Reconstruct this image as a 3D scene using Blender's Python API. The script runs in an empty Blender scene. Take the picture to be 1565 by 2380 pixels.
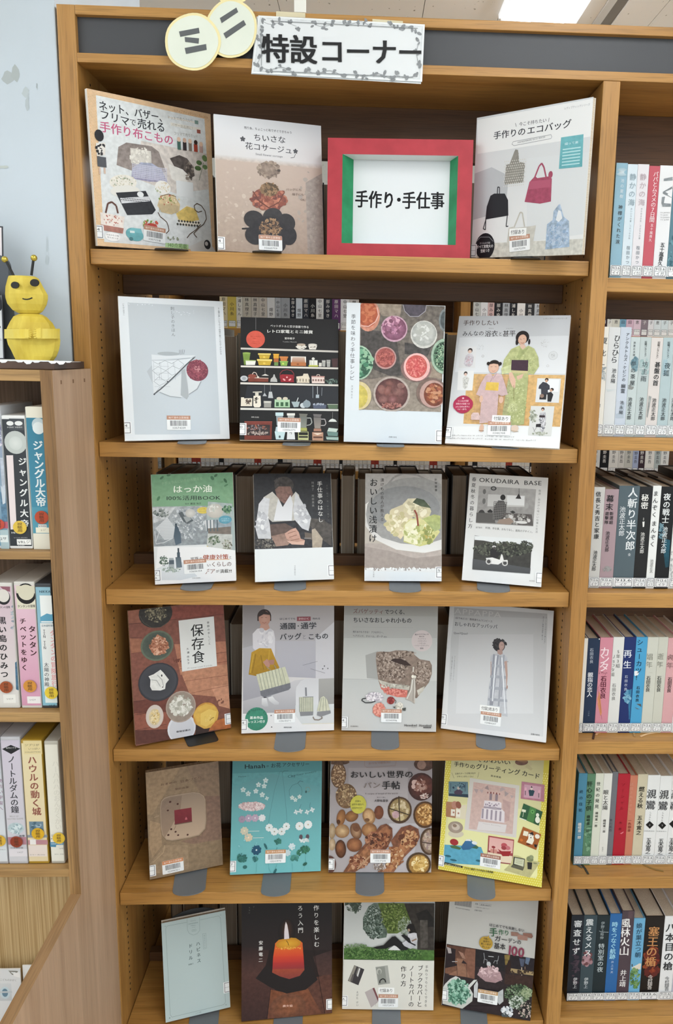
import bpy, math, random
from mathutils import Vector, Matrix
from mathutils.geometry import tessellate_polygon
S = bpy.context.scene
COL = S.collection
# ---------------------------------------------------------------- camera
CP = Vector((.4770, -1.3518, 1.52)); PITCH, YAW, ROLL = .1678, .0413, .0197
FPX, PX0, PY0 = 1758.02, 782.5+135.89, 1190-62.08
def _axes():
    cp, sp, cy, sy = math.cos(PITCH), math.sin(PITCH), math.cos(YAW), math.sin(YAW)
    g = Vector((sy*cp, cy*cp, -sp)); r = Vector((cy, -sy, 0)); u = r.cross(g)
    c, s = math.cos(ROLL), math.sin(ROLL)
    return c*r+s*u, -s*r+c*u, g
AX, AY, AZ = _axes()
cam = bpy.data.cameras.new('camera'); cam.sensor_fit = 'VERTICAL'; cam.sensor_height = 36
cam.lens = 36*FPX/2380; cam.shift_x = -135.89/2380; cam.shift_y = -62.08/2380; cam.clip_start = .02
co = bpy.data.objects.new('camera', cam); COL.objects.link(co)
co.matrix_world = Matrix(((AX.x, AY.x, -AZ.x, CP.x), (AX.y, AY.y, -AZ.y, CP.y), (AX.z, AY.z, -AZ.z, CP.z), (0, 0, 0, 1)))
S.camera = co
# ---------------------------------------------------------------- light and exposure
S.view_settings.view_transform = 'Standard'; S.view_settings.look = 'None'
S.view_settings.exposure = 0.0; S.view_settings.gamma = 1.0; S.view_settings.use_curve_mapping = False
w = bpy.data.worlds.new('world'); S.world = w; w.use_nodes = True
w.node_tree.nodes['Background'].inputs[0].default_value = (.84, .93, 1.0, 1)
w.node_tree.nodes['Background'].inputs[1].default_value = 1.1
def area(x, y, z, sx, sy, e, col=(.95, .98, 1)):
    l = bpy.data.lights.new('ceiling_lamp', 'AREA'); l.shape = 'RECTANGLE'; l.size = sx; l.size_y = sy
    l.energy = e; l.color = col
    o = bpy.data.objects.new('ceiling_lamp', l); o.location = (x, y, z); COL.objects.link(o)
LAMPS = [(1.01, .64), (1.01, -1.1), (1.01, -2.7), (-1.1, -1.1), (-1.1, -2.7), (3.1, -1.1), (3.1, .64), (-1.1, 1.9), (1.01, 2.2), (3.1, 2.2), (1.01, -4.2), (-1.1, -4.2), (3.1, -2.7), (3.1, -4.2), (-3.2, -2.7)]  # closing entries are unseen lamps added to brighten the lower shelves
for _x, _y in LAMPS:
    area(_x, _y, 2.52, .2, 1.15, 8.2)
# ---------------------------------------------------------------- helpers
def srgb(c):
    return tuple(((v/12.92) if v <= .04045 else ((v+.055)/1.055)**2.4) for v in c)
def hexc(h):
    g = 0.0
    if '~' in h: h, q = h.split('~'); g = float(q)/10
    if len(h) == 3: h = ''.join(c*2 for c in h)
    return (*srgb([int(h[i:i+2], 16)/255 for i in (0, 2, 4)]), g)
_m = {}
def mat(name, col=None, rough=.5, kind='plain', **k):
    if name in _m: return _m[name]
    m = bpy.data.materials.new(name); m.use_nodes = True; nt = m.node_tree; n = nt.nodes; l = nt.links
    b = n['Principled BSDF']; b.inputs['Roughness'].default_value = rough
    def N(t, **kw):
        x = n.new(t)
        for a, v in kw.items(): setattr(x, a, v)
        return x
    c4 = hexc(col)[:3]+(1,) if col else (1, 1, 1, 1)
    b.inputs['Base Color'].default_value = c4
    if kind == 'print':
        b.inputs['Specular IOR Level'].default_value = .2
        a = N('ShaderNodeVertexColor'); a.layer_name = 'Col'
        tc = N('ShaderNodeTexCoord'); nz = N('ShaderNodeTexNoise'); nz.inputs['Scale'].default_value = 130; nz.inputs['Detail'].default_value = 4
        l.new(tc.outputs['Object'], nz.inputs['Vector'])
        s1 = N('ShaderNodeMath', operation='SUBTRACT'); s1.inputs[1].default_value = .5; l.new(nz.outputs['Fac'], s1.inputs[0])
        s2 = N('ShaderNodeMath', operation='MULTIPLY'); l.new(s1.outputs[0], s2.inputs[0]); l.new(a.outputs['Alpha'], s2.inputs[1])
        s3 = N('ShaderNodeMath', operation='MULTIPLY_ADD'); s3.inputs[1].default_value = 4.5; s3.inputs[2].default_value = 1; l.new(s2.outputs[0], s3.inputs[0])
        v = N('ShaderNodeVectorMath', operation='SCALE'); l.new(a.outputs['Color'], v.inputs[0]); l.new(s3.outputs[0], v.inputs['Scale'])
        l.new(v.outputs[0], b.inputs['Base Color'])
        if k.get('film'):
            nb = N('ShaderNodeTexNoise'); nb.inputs['Scale'].default_value = 14; nb.inputs['Detail'].default_value = 2
            l.new(tc.outputs['Object'], nb.inputs['Vector'])
            bp = N('ShaderNodeBump'); bp.inputs['Strength'].default_value = .12; bp.inputs['Distance'].default_value = .004
            l.new(nb.outputs['Fac'], bp.inputs['Height']); l.new(bp.outputs[0], b.inputs['Coat Normal'])
            b.inputs['Coat Weight'].default_value = .15; b.inputs['Coat Roughness'].default_value = .3
    elif kind == 'wood':
        tc = N('ShaderNodeTexCoord'); mp = N('ShaderNodeMapping'); l.new(tc.outputs['Object'], mp.inputs[0])
        ax = k.get('axis', 'x'); lo, hi = 1.6, 34
        mp.inputs['Scale'].default_value = (lo if ax == 'x' else hi, lo if ax == 'y' else hi, lo if ax == 'z' else hi)
        n1 = N('ShaderNodeTexNoise'); n1.inputs['Scale'].default_value = 1; n1.inputs['Detail'].default_value = 5; n1.inputs['Distortion'].default_value = .8
        l.new(mp.outputs[0], n1.inputs['Vector'])
        mp2 = N('ShaderNodeMapping'); l.new(tc.outputs['Object'], mp2.inputs[0])
        lo, hi = 14, 420
        mp2.inputs['Scale'].default_value = (lo if ax == 'x' else hi, lo if ax == 'y' else hi, lo if ax == 'z' else hi)
        n2 = N('ShaderNodeTexNoise'); n2.inputs['Scale'].default_value = 1; n2.inputs['Detail'].default_value = 2
        l.new(mp2.outputs[0], n2.inputs['Vector'])
        r1 = N('ShaderNodeValToRGB'); cr = r1.color_ramp
        cr.elements[0].position = .3; cr.elements[0].color = hexc(k['dark'])[:3]+(1,)
        cr.elements[1].position = .68; cr.elements[1].color = c4
        l.new(n1.outputs['Fac'], r1.inputs[0])
        r2 = N('ShaderNodeValToRGB'); r2.color_ramp.elements[0].position = .36; r2.color_ramp.elements[1].position = .5
        f = k.get('fleck', .78); r2.color_ramp.elements[0].color = (f, f, f, 1); r2.color_ramp.elements[1].color = (1, 1, 1, 1)
        l.new(n2.outputs['Fac'], r2.inputs[0])
        mx = N('ShaderNodeMix', data_type='RGBA', blend_type='MULTIPLY'); mx.inputs[0].default_value = 1
        l.new(r1.outputs[0], mx.inputs[6]); l.new(r2.outputs[0], mx.inputs[7]); l.new(mx.outputs[2], b.inputs['Base Color'])
        bp = N('ShaderNodeBump'); bp.inputs['Strength'].default_value = .15; bp.inputs['Distance'].default_value = .0006
        l.new(n2.outputs['Fac'], bp.inputs['Height']); l.new(bp.outputs[0], b.inputs['Normal'])
    elif kind == 'noise':
        tc = N('ShaderNodeTexCoord'); mp = N('ShaderNodeMapping'); l.new(tc.outputs['Object'], mp.inputs[0])
        mp.inputs['Scale'].default_value = k.get('scale', (20, 20, 20))
        n1 = N('ShaderNodeTexNoise'); n1.inputs['Scale'].default_value = 1; n1.inputs['Detail'].default_value = k.get('detail', 4)
        l.new(mp.outputs[0], n1.inputs['Vector'])
        r1 = N('ShaderNodeValToRGB'); cr = r1.color_ramp; p0, p1 = k.get('pos', (.35, .65))
        cr.elements[0].position = p0; cr.elements[0].color = hexc(k['dark'])[:3]+(1,)
        cr.elements[1].position = p1; cr.elements[1].color = c4
        l.new(n1.outputs['Fac'], r1.inputs[0]); l.new(r1.outputs[0], b.inputs['Base Color'])
        if k.get('bump'):
            bp = N('ShaderNodeBump'); bp.inputs['Strength'].default_value = k['bump']; bp.inputs['Distance'].default_value = .001
            l.new(n1.outputs['Fac'], bp.inputs['Height']); l.new(bp.outputs[0], b.inputs['Normal'])
    elif kind == 'emit':
        b.inputs['Emission Color'].default_value = c4; b.inputs['Emission Strength'].default_value = k.get('e', 3)
    if 'metal' in k: b.inputs['Metallic'].default_value = k['metal']
    _m[name] = m; return m
WH = mat('oak_shelf', 'bd8e4d', .42, 'wood', dark='a6773a', axis='x')
WV = mat('oak_upright', 'bb8c4d', .42, 'wood', dark='a27338', axis='z')
WI = mat('oak_inner', '94704a', .5, 'wood', dark='7c5a36', axis='z')
WHI = mat('oak_rail_shaded', '6b4a2e', .5, 'wood', dark='543820', axis='x')  # shelf oak with the recess shade put into its colour
CW = mat('cabinet_side', 'cbab8e', .5, 'wood', dark='b39376', axis='z', fleck=.9)
CE = mat('cabinet_edge', 'a88252', .5, 'wood', dark='7c5b36', axis='z', fleck=.7)
CH = mat('cabinet_shelf', 'b9945f', .5, 'wood', dark='987548', axis='x', fleck=.75)
CR = mat('cabinet_ribbed', 'c9b083', .55, 'noise', dark='a28455', scale=(330, 30, 2), detail=2, bump=.5)
CB = mat('cabinet_back', '6a5340', .7, 'noise', dark='57432f', scale=(300, 30, 3), detail=1)
PRINT = mat('printed_paper', None, .45, 'print', film=True)
PRINTM = mat('printed_matte', None, .6, 'print')
PAGE = mat('page_block', 'd9cfbd', .8, 'noise', dark='b7aa96', scale=(900, 900, 6), detail=2)
METAL = mat('stand_metal', '70767c', .45)
BLACKM = mat('stand_black', '26282a', .5)
DARK = mat('dark_hole', '17110b', .9)
class MB:
    def __init__(s): s.v = []; s.f = []; s.c = []; s.m = []
    def face(s, pts, cols=None, mi=0):
        i = len(s.v); s.v += [tuple(p) for p in pts]; s.f.append(tuple(range(i, i+len(pts))))
        s.c.append(cols or [(1, 1, 1, 0)]*len(pts)); s.m.append(mi); return s
    def box(s, a, b, col=None, mi=0):
        (x0, y0, z0), (x1, y1, z1) = a, b
        P = [(x0,y0,z0),(x1,y0,z0),(x1,y1,z0),(x0,y1,z0),(x0,y0,z1),(x1,y0,z1),(x1,y1,z1),(x0,y1,z1)]
        for q in ((0,3,2,1),(4,5,6,7),(0,1,5,4),(1,2,6,5),(2,3,7,6),(3,0,4,7)):
            s.face([P[i] for i in q], [col]*4 if col else None, mi)
        return s
    def prism(s, pts, d, col=None, mi=0, cap=True):
        """pts: 3D loop; d: extrusion vector"""
        d = Vector(d); P = [Vector(p) for p in pts]; n = len(P); c = [col]*n if col else None
        if cap:
            tr = tessellate_polygon([P])
            for t in tr:
                s.face([P[i] for i in t], c[:3] if c else None, mi); s.face([P[i]+d for i in reversed(t)], c[:3] if c else None, mi)
        for i in range(n):
            s.face([P[i], P[(i+1) % n], P[(i+1) % n]+d, P[i]+d], [col]*4 if col else None, mi)
        return s
    def tube(s, pts, r, n=8, col=None, mi=0):
        P = [Vector(p) for p in pts]; R = r if isinstance(r, (list, tuple)) else [r]*len(P); rings = []
        for i, p in enumerate(P):
            d = (P[min(i+1, len(P)-1)]-P[max(i-1, 0)]).normalized()
            a = d.orthogonal().normalized(); b = d.cross(a)
            rings.append([p+(a*math.cos(t*2*math.pi/n)+b*math.sin(t*2*math.pi/n))*R[i] for t in range(n)])
        for i in range(len(P)-1):
            for t in range(n):
                s.face([rings[i][t], rings[i][(t+1) % n], rings[i+1][(t+1) % n], rings[i+1][t]], [col]*4 if col else None, mi)
        s.face(rings[0][::-1], [col]*n if col else None, mi); s.face(rings[-1], [col]*n if col else None, mi)
        return s
    def mesh(s, name, mats):
        me = bpy.data.meshes.new(name); me.from_pydata(s.v, [], s.f)
        a = me.color_attributes.new('Col', 'FLOAT_COLOR', 'CORNER')
        flat = [x for f in s.c for c in f for x in c]
        a.data.foreach_set('color', flat)
        if not isinstance(mats, (list, tuple)): mats = [mats]
        for m in mats: me.materials.append(m)
        if len(mats) > 1: me.polygons.foreach_set('material_index', s.m)
        me.update(); return me
    def build(s, name, mats, parent=None, bevel=0, smooth=False):
        me = s.mesh(name, mats)
        if bevel or smooth:
            import bmesh
            bm = bmesh.new(); bm.from_mesh(me); bmesh.ops.remove_doubles(bm, verts=bm.verts, dist=1e-6)
            bmesh.ops.recalc_face_normals(bm, faces=bm.faces)
            if bevel: bmesh.ops.bevel(bm, geom=[e for e in bm.edges if e.calc_face_angle(0) > .5], offset=bevel, segments=2, affect='EDGES', profile=.6)
            bm.to_mesh(me); bm.free()
            if smooth: me.shade_smooth()
        o = bpy.data.objects.new(name, me); COL.objects.link(o)
        if parent: o.parent = parent
        return o
def tag(o, label, cat=None, group=None, kind=None):
    if label: o['label'] = label
    if cat: o['category'] = cat
    if group: o['group'] = group
    if kind: o['kind'] = kind
    return o
def empty(name, mw=None):
    o = bpy.data.objects.new(name, None); o.empty_display_size = .02; COL.objects.link(o)
    if mw is not None: o.matrix_world = mw
    return o
def struct(o): o['kind'] = 'structure'; return o
def ray(x, y): return AX*((x-PX0)/FPX)-AY*((y-PY0)/FPX)+AZ
def onY(x, y, Y): d = ray(x, y); return CP+d*((Y-CP.y)/d.y)
def onZ(x, y, Z): d = ray(x, y); return CP+d*((Z-CP.z)/d.z)
# ---- glyphs
_fc = bpy.data.curves.new('lettering', 'FONT'); _fc.resolution_u = 2; _fc.fill_mode = 'FRONT'
_fo = bpy.data.objects.new('lettering', _fc); COL.objects.link(_fo)
_g = {}
def glyph(ch, off):
    k = (ch, off)
    if k not in _g:
        _fc.body = ch; _fc.offset = off
        me = bpy.data.meshes.new_from_object(_fo)
        v = [(p.co.x, p.co.y) for p in me.vertices]; f = [tuple(p.vertices) for p in me.polygons]
        bpy.data.meshes.remove(me)
        adv = 1.0 if ord(ch) > 0x2000 else ((max([a[0] for a in v])+.07) if v else .33)
        _g[k] = (v, f, adv)
    return _g[k]
EPS = .000009
class Art:
    """flat print on a real rectangle: origin O, axes U,V, size w,h; positions given as seen in a zoomed view of the photograph"""
    def __init__(s, O, U, V, w, h, ox=0, oy=0, k=1):
        s.O, s.U, s.V, s.w, s.h = O, U, V, w, h; s.N = U.cross(V); s.ox, s.oy, s.k = ox, oy, k; s.mb = MB(); s.z = 0
    def loc(s, x, y):
        d = ray(s.ox+x/s.k, s.oy+y/s.k); t = (s.O-CP).dot(s.N)/d.dot(s.N); p = CP+d*t-s.O
        return (p.dot(s.U), p.dot(s.V))
    def sc(s, x, y):
        a = s.loc(x, y); b = s.loc(x+4, y); c = s.loc(x, y+4)
        return math.sqrt(abs((b[0]-a[0])*(c[1]-a[1])-(b[1]-a[1])*(c[0]-a[0])))/4
    def poly(s, pts, cols, clip=True):
        P = [(p[0], p[1], c) for p, c in zip(pts, cols)]
        if clip and any(p[0] < 0 or p[0] > s.w or p[1] < 0 or p[1] > s.h for p in P):
            for ax, val, sg in ((0, 0, 1), (0, s.w, -1), (1, 0, 1), (1, s.h, -1)):
                out = []
                for i in range(len(P)):
                    a, b = P[i-1], P[i]; da, db = (a[ax]-val)*sg, (b[ax]-val)*sg
                    if (da >= 0) != (db >= 0):
                        t = da/(da-db); out.append((a[0]+(b[0]-a[0])*t, a[1]+(b[1]-a[1])*t, tuple(x+(y-x)*t for x, y in zip(a[2], b[2]))))
                    if db >= 0: out.append(b)
                P = out
                if len(P) < 3: return
        s.mb.face([(p[0], p[1], s.z) for p in P], [p[2] for p in P])
    def up(s, k=1): s.z += EPS*k
    def col(s, c):
        q = c.replace('*', '').split('>'); a = hexc(q[0]); return a, hexc(q[1]) if len(q) > 1 else a
    def rect(s, u0, v0, u1, v1, a, b):
        s.up(); v0, v1 = max(v0, v1), min(v0, v1); s.poly([(u0, v1), (u1, v1), (u1, v0), (u0, v0)], [b, b, a, a])
    def tess(s, L, a, b):
        s.up(); vs = [p[1] for p in L]; hi, lo = max(vs), min(vs)
        cs = [tuple(x+(y-x)*((hi-p[1])/(hi-lo+1e-9)) for x, y in zip(a, b)) for p in L]
        for t in tessellate_polygon([[Vector((p[0], p[1], 0)) for p in L]]):
            q = [L[i] for i in t]; ar = (q[1][0]-q[0][0])*(q[2][1]-q[0][1])-(q[1][1]-q[0][1])*(q[2][0]-q[0][0])
            if ar < 0: t = t[::-1]
            s.poly([L[i] for i in t], [cs[i] for i in t])
    def ell(s, u, v, ru, rv, a, b, rot=0, n=None, k=1):
        s.up(k); n = n or (24 if ru > .008 else 14 if ru > .0025 else 8); c, q = math.cos(rot), math.sin(rot)
        P = [(u+ru*math.cos(t)*c-rv*math.sin(t)*q, v+ru*math.cos(t)*q+rv*math.sin(t)*c) for t in [2*math.pi*i/n for i in range(n)]]
        if a == b: s.poly(P, [a]*n)
        else:
            for i in range(n): s.poly([(u, v), P[i], P[(i+1) % n]], [a, b, b])
    def text(s, x0, y0, x1, y1, size, c, txt, vert=False, local=False):
        if not txt: return
        bold = 0.0
        ns = c.count('*'); bold = 0.0
        shifts = ((0, 0),) if ns < 1 else ((-.009, 0), (.009, .004)) if ns == 1 else ((-.018, -.006), (.018, -.006), (0, .010)) if ns == 2 else ((-.028, -.012), (.028, -.012), (-.028, .014), (.028, .014), (0, 0))
        col = s.col(c)[0]; s.up()
        if local: a, b = (x0, y0), (x1, y1); m = 1
        else: a, b = s.loc(x0, y0), s.loc(x1, y1); m = s.sc((x0+x1)/2, (y0+y1)/2)
        L = math.hypot(b[0]-a[0], b[1]-a[1]); d = ((b[0]-a[0])/L, (b[1]-a[1])/L); sz = size*m
        if vert:
            n = len(txt); pit = L/n; g0 = (-d[0], -d[1]); r = (-d[1], d[0])
            if r[0] < 0: r = (-r[0], -r[1])
            for i, ch in enumerate(txt):
                if ch == ' ': continue
                z_ = s.z
                v, f, adv = glyph(ch, bold); cx, cy = a[0]+d[0]*pit*(i+.5), a[1]+d[1]*pit*(i+.5)
                rot = ch in 'ー～（）()…-―「」'
                for fc, sh in [(q_, w_) for w_ in shifts for q_ in f]:
                    P = []; s.z = z_+1.2e-6*shifts.index(sh)
                    for j in fc:
                        gx, gy = (v[j][0]+sh[0]-adv/2)*sz, (v[j][1]+sh[1]-.38)*sz
                        if rot: gx, gy = gy, -gx
                        P.append((cx+r[0]*gx+g0[0]*gy, cy+r[1]*gx+g0[1]*gy))
                    s.poly(P, [col]*len(P), True)
        else:
            n = (-d[1], d[0]); tot = sum(glyph(ch, bold)[2] for ch in txt); fx = L/max(tot, .01); sz = sz or fx; pos = 0
            z_ = s.z
            for ch in txt:
                v, f, adv = glyph(ch, bold)
                for fc, sh in [(q_, w_) for w_ in shifts for q_ in f]:
                    P = []; s.z = z_+1.2e-6*shifts.index(sh)
                    for j in fc:
                        gx, gy = (pos+sh[0]+v[j][0])*fx, (v[j][1]+sh[1]-.36)*sz
                        P.append((a[0]+d[0]*gx+n[0]*gy, a[1]+d[1]*gx+n[1]*gy))
                    s.poly(P, [col]*len(P), True)
                pos += adv
            s.z = z_+6e-6
    def run(s, src):
        for ln in src.strip().split('\n'):
            t = ln.split()
            if not t: continue
            o = t[0]
            if o == 'BG': a, b = s.col(t[1]); s.rect(0, s.h, s.w, 0, a, b)
            elif o == 'R':
                p, q = s.loc(float(t[1]), float(t[2])), s.loc(float(t[3]), float(t[4])); a, b = s.col(t[5]); s.rect(p[0], p[1], q[0], q[1], a, b)
            elif o == 'Q':
                a, b = s.col(t[1]); n = [float(x) for x in t[2:]]; s.tess([s.loc(n[i], n[i+1]) for i in range(0, len(n), 2)], a, b)
            elif o == 'E':
                n = [float(x) for x in t[1:5]]; a, b = s.col(t[5]); m = s.sc(n[0], n[1]); p = s.loc(n[0], n[1])
                s.ell(p[0], p[1], n[2]*m, n[3]*m, a, b, math.radians(float(t[6])) if len(t) > 6 else 0)
            elif o == 'L':
                wd = float(t[1]); a, b = s.col(t[2]); n = [float(x) for x in t[3:]]; P = [s.loc(n[i], n[i+1]) for i in range(0, len(n), 2)]; wd *= s.sc(n[0], n[1])/2; s.up()
                for p, q in zip(P, P[1:]):
                    dx, dy = q[0]-p[0], q[1]-p[1]; l = math.hypot(dx, dy) or 1; dx, dy = dx/l*wd, dy/l*wd
                    s.poly([(p[0]+dy, p[1]-dx), (q[0]+dy, q[1]-dx), (q[0]-dy, q[1]+dx), (p[0]-dy, p[1]+dx)], [a]*4)
            elif o in 'TV':
                s.text(*[float(x) for x in t[1:6]], t[6], ' '.join(t[7:]), o == 'V')
            elif o == 'S':
                n = [float(x) for x in t[1:8]]; cs = [s.col(c) for c in t[8].split(',')]; rd = random.Random(int(n[0]*7+n[1])); m = s.sc(n[0], n[1])
                for i in range(int(n[4])):
                    an, rr = rd.uniform(0, 6.283), math.sqrt(rd.random()); p = s.loc(n[0]+n[2]*rr*math.cos(an), n[1]+n[3]*rr*math.sin(an))
                    r = rd.uniform(n[5], n[6])*m; c = rd.choice(cs); s.ell(p[0], p[1], r, r*rd.uniform(.3, .9), c[0], c[1], rd.uniform(0, 3.14), 7, .15)
            elif o == 'F':
                n = [float(x) for x in t[1:5]]; a, b = s.col(t[5]); c, e = s.col(t[6]); m = s.sc(n[0], n[1])*n[2]; p = s.loc(n[0], n[1]); k = int(n[3])
                for i in range(k):
                    an = 6.283*i/k+.3; s.ell(p[0]+.55*m*math.cos(an), p[1]+.55*m*math.sin(an), m*.5, m*.36, a, b, an, 9, .2)
                s.ell(p[0], p[1], m*.2, m*.2, c, e, 0, 8)
            elif o == 'D':
                n = [float(x) for x in t[1:7]]; a, b = s.col(t[7]); p, q = s.loc(n[0], n[1]), s.loc(n[2], n[3]); m = s.sc(n[0], n[1]); pit, r = n[4]*m, n[5]*m; s.up()
                u0, u1, v0, v1 = min(p[0], q[0]), max(p[0], q[0]), min(p[1], q[1]), max(p[1], q[1])
                for i in range(int((u1-u0)/pit)+1):
                    for j in range(int((v1-v0)/pit)+1):
                        u, v = u0+(i+.5*(j % 2))*pit, v0+j*pit
                        s.poly([(u-r, v), (u, v-r), (u+r, v), (u, v+r)], [a]*4)
            elif o == 'H':
                n = [float(x) for x in t[1:7]]; a, b = s.col(t[7]); p, q = s.loc(n[0], n[1]), s.loc(n[2], n[3]); m = s.sc(n[0], n[1]); pit, r = n[4]*m, n[5]*m; s.up()
                u0, u1, v0, v1 = min(p[0], q[0]), max(p[0], q[0]), min(p[1], q[1]), max(p[1], q[1])
                if t[8] == 'v':
                    for i in range(int((u1-u0)/pit)+1): u = u0+i*pit; s.poly([(u, v0), (u+r, v0), (u+r, v1), (u, v1)], [a]*4)
                else:
                    for i in range(int((v1-v0)/pit)+1): v = v0+i*pit; s.poly([(u0, v), (u1, v), (u1, v+r), (u0, v+r)], [a]*4)
        return s
def frame_m(O, U, V):
    N = U.cross(V); return Matrix(((U.x, V.x, N.x, O.x), (U.y, V.y, N.y, O.y), (U.z, V.z, N.z, O.z), (0, 0, 0, 1)))
def rrect(a, u0, v0, u1, v1, r, col):
    a.up(); P = []
    for cx, cy, t0 in ((u1-r, v0+r, -90), (u1-r, v1-r, 0), (u0+r, v1-r, 90), (u0+r, v0+r, 180)):
        for k in range(4): t = math.radians(t0+30*k); P.append((cx+r*math.cos(t), cy+r*math.sin(t)))
    a.poly(P, [col]*len(P))
# ---------------------------------------------------------------- the setting
wall = mat('wall_paint', 'c6d1da', .7, 'noise', dark='bcc6cc', scale=(3, 3, 2), detail=5, pos=(.3, .6))
CEIL = mat('ceiling_tile', 'f6f4ee', .85, 'noise', dark='a09a8e', scale=(60, 42, 50), detail=3, pos=(.29, .32))
TRIM = mat('trim_metal', 'd8d6cf', .4)
FLOOR = mat('floor_sheet', 'c9bfae', .5, 'noise', dark='bbb09e', scale=(9, 9, 9))
struct(MB().box((-4, -5, -.05), (5, 5, 0)).build('floor', FLOOR))
c = empty('ceiling', Matrix.Translation((0, 0, 2.6))); struct(c); c['label'] = 'white speckled ceiling tiles above the bookcase'
c0 = MB().box((-4, -5, .012), (5, 5, .05)).build('ceiling_slab', mat('ceiling_joint', '6a675f', .9), c)
xs = [-4+.455*i-.01 for i in range(9)]
xj = [-3.995, -3.085, -2.175, -1.265, -.265, .19, .645, .8885]
tile = {}
def ctile(x0, x1, y0, y1):
    k = (round(x1-x0, 3), round(y1-y0, 3))
    if k not in tile: tile[k] = MB().box((.001, .001, 0), (x1-x0-.001, y1-y0-.001, .012)).mesh('ceiling_tile', CEIL)
    o = bpy.data.objects.new('ceiling_tile', tile[k]); COL.objects.link(o); o.parent = c; o.location = (x0, y0, 0)
YJ = [-5, -3.2, -1.4, .4, 1.31, 2.22, 3.5, 5]
for a, b in zip(YJ, YJ[1:]):
    for x0, x1 in list(zip(xj, xj[1:]))+[(1.262, 1.383), (1.383, 1.838), (1.838, 2.293), (2.293, 2.9), (2.9, 3.9), (3.9, 5)]: ctile(x0, x1, a, b)
    ctile(.8885, 1.198, a, b)
t = MB().box((1.198, -5, -.006), (1.222, 5, .006)).build('trim_1', TRIM); t.location.z = 2.6; struct(t)
t = MB().box((1.222, -5, .004), (1.262, 5, .011)).build('trim_2', mat('trim_gap', '8d8a84', .6)); t.location.z = 2.6; struct(t)
wl = MB().box((-1.3, .004, 0), (-.0335, .5, 2.6)).build('wall_left', [wall], None, .002); struct(wl); wl['label'] = 'pale blue white column beside the bookcase'
# peeled paint patches on the column
pm = MB()
rd = random.Random(4)
for pi_, (x, y, rx, ry, col) in enumerate(((20, 180, 20, 16, 'adb5b6'), (36, 172, 10, 22, 'abb3b3'), (60, 215, 9, 14, 'b9c3c6'), (64, 240, 5, 22, 'b4bec2'), (86, 200, 2, 10, 'a4aeb2'), (110, 568, 3, 22, 'bac5cb'), (110, 605, 5, 12, 'bac5cb'), (8, 388, 12, 4, 'bcc4c0'))):
    P = []
    for k in range(11):
        t_ = 6.283*k/11; p = onY(x+rx*rd.uniform(.6, 1.15)*math.cos(t_), y+ry*rd.uniform(.6, 1.15)*math.sin(t_), .0038); P.append((p.x, .0038-.00006*pi_, p.z))
    P = P[::-1]; pm.face(P, [hexc(col)]*11)
pp = pm.build('paint_scar', PRINTM, wl); pp['kind'] = 'stuff'
struct(MB().box((-4, 4.9, 0), (5, 5, 2.6)).build('wall_back', wall))
# ---------------------------------------------------------------- the ceiling lights
WHT = mat('lamp_housing', 'f1f3f2', .4); TUBE = mat('lamp_tube', 'ffffff', .4, 'emit', e=10)
def lamp(x, y, lab):
    r = empty('ceiling_light', Matrix.Translation((x, y, 2.6))); tag(r, lab, 'light', 'fluorescent ceiling lights')
    MB().box((-.125, -.615, -.012), (.125, .615, 0)).box((-.118, -.608, -.03), (.118, .608, -.012)).build('housing', mat('lamp_tray', 'f7fbff', .4, 'emit', e=.5), r)
    for sx in (-.052, .052):
        MB().tube([(sx, -.57, -.05), (sx, .57, -.05)], .014, 12).build('tube', TUBE, r)
        for sy in (-.585, .585):
            MB().tube([(sx, sy, -.028), (sx, sy, -.07)], .019, 14).build('lamp_holder', WHT, r)
for i, (x, y) in enumerate(LAMPS):
    lamp(x, y, 'bright two-tube fluorescent light on the ceiling above the bookcase header' if i == 0 else 'two-tube fluorescent ceiling light out of the picture, %s' % ['', 'over the near aisle', 'further behind the viewer', 'left of the near aisle', 'far left behind the viewer', 'right of the near aisle', 'right beyond the header', 'beyond the column', 'over the far aisle', 'right of the far aisle', 'added fill at the back of the room', 'added fill back left of the room', 'added fill behind right of the viewer', 'added fill in the back right corner', 'added fill on the far left side'][i])
# ---------------------------------------------------------------- the double-sided bookcase
BW = .87; T = .0295; DEPTH = .40
ROW = [None, 1.6935, 1.3600, 1.0865, .7665, .4585, .150]; TH = [0, .0255, .0265, .0295, .025, .0265, .03]
RRW = [None, 1.6663, 1.3826, 1.0858, .7815, .485, .1558]; RTH = [0, .0245, .024, .029, .0265, .027, .03]
bc = empty('bookcase', Matrix.Identity(4)); tag(bc, 'tall double-sided oak library bookcase with a dark grey header panel', 'bookcase')
RX0, RX1 = .9, 1.75
for x in (-T, BW, RX1):
    top = 2.071 if x != BW else 1.9845
    o = MB().box((x, 0, 0), (x+T, DEPTH, top)).build('upright_panel', WV, bc, .0015)
for (x0, x1) in ((0, BW), (RX0, RX1)):
    # grooved strips and peg holes
    for x, sg in ((x0, 1), (x1, -1)):
        h = MB()
        for yy in (.056, .165, .235, .345):
            z = .2
            while z < 1.97:
                h.box((x-.0003 if sg > 0 else x-.0006, yy-.0016, z), (x+.0006 if sg > 0 else x+.0003, yy+.0016, z+.0034)); z += .0138
        o = h.build('peg_holes', DARK, bc); o['kind'] = 'stuff'
MB().box((0, 0, 2.0565), (RX1, DEPTH, 2.071)).build('header_top_board', WH, bc, .0012)
MB().box((0, 0, 1.9848), (RX1, .032, 1.9992)).box((0, .032, 1.989), (RX1, DEPTH, 1.9992)).build('header_bottom_board', WH, bc, .0008)
MB().box((0, .010, 1.9992), (RX1, .018, 2.0565)).build('header_panel', mat('header_paint', '424448', .5), bc)
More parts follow.
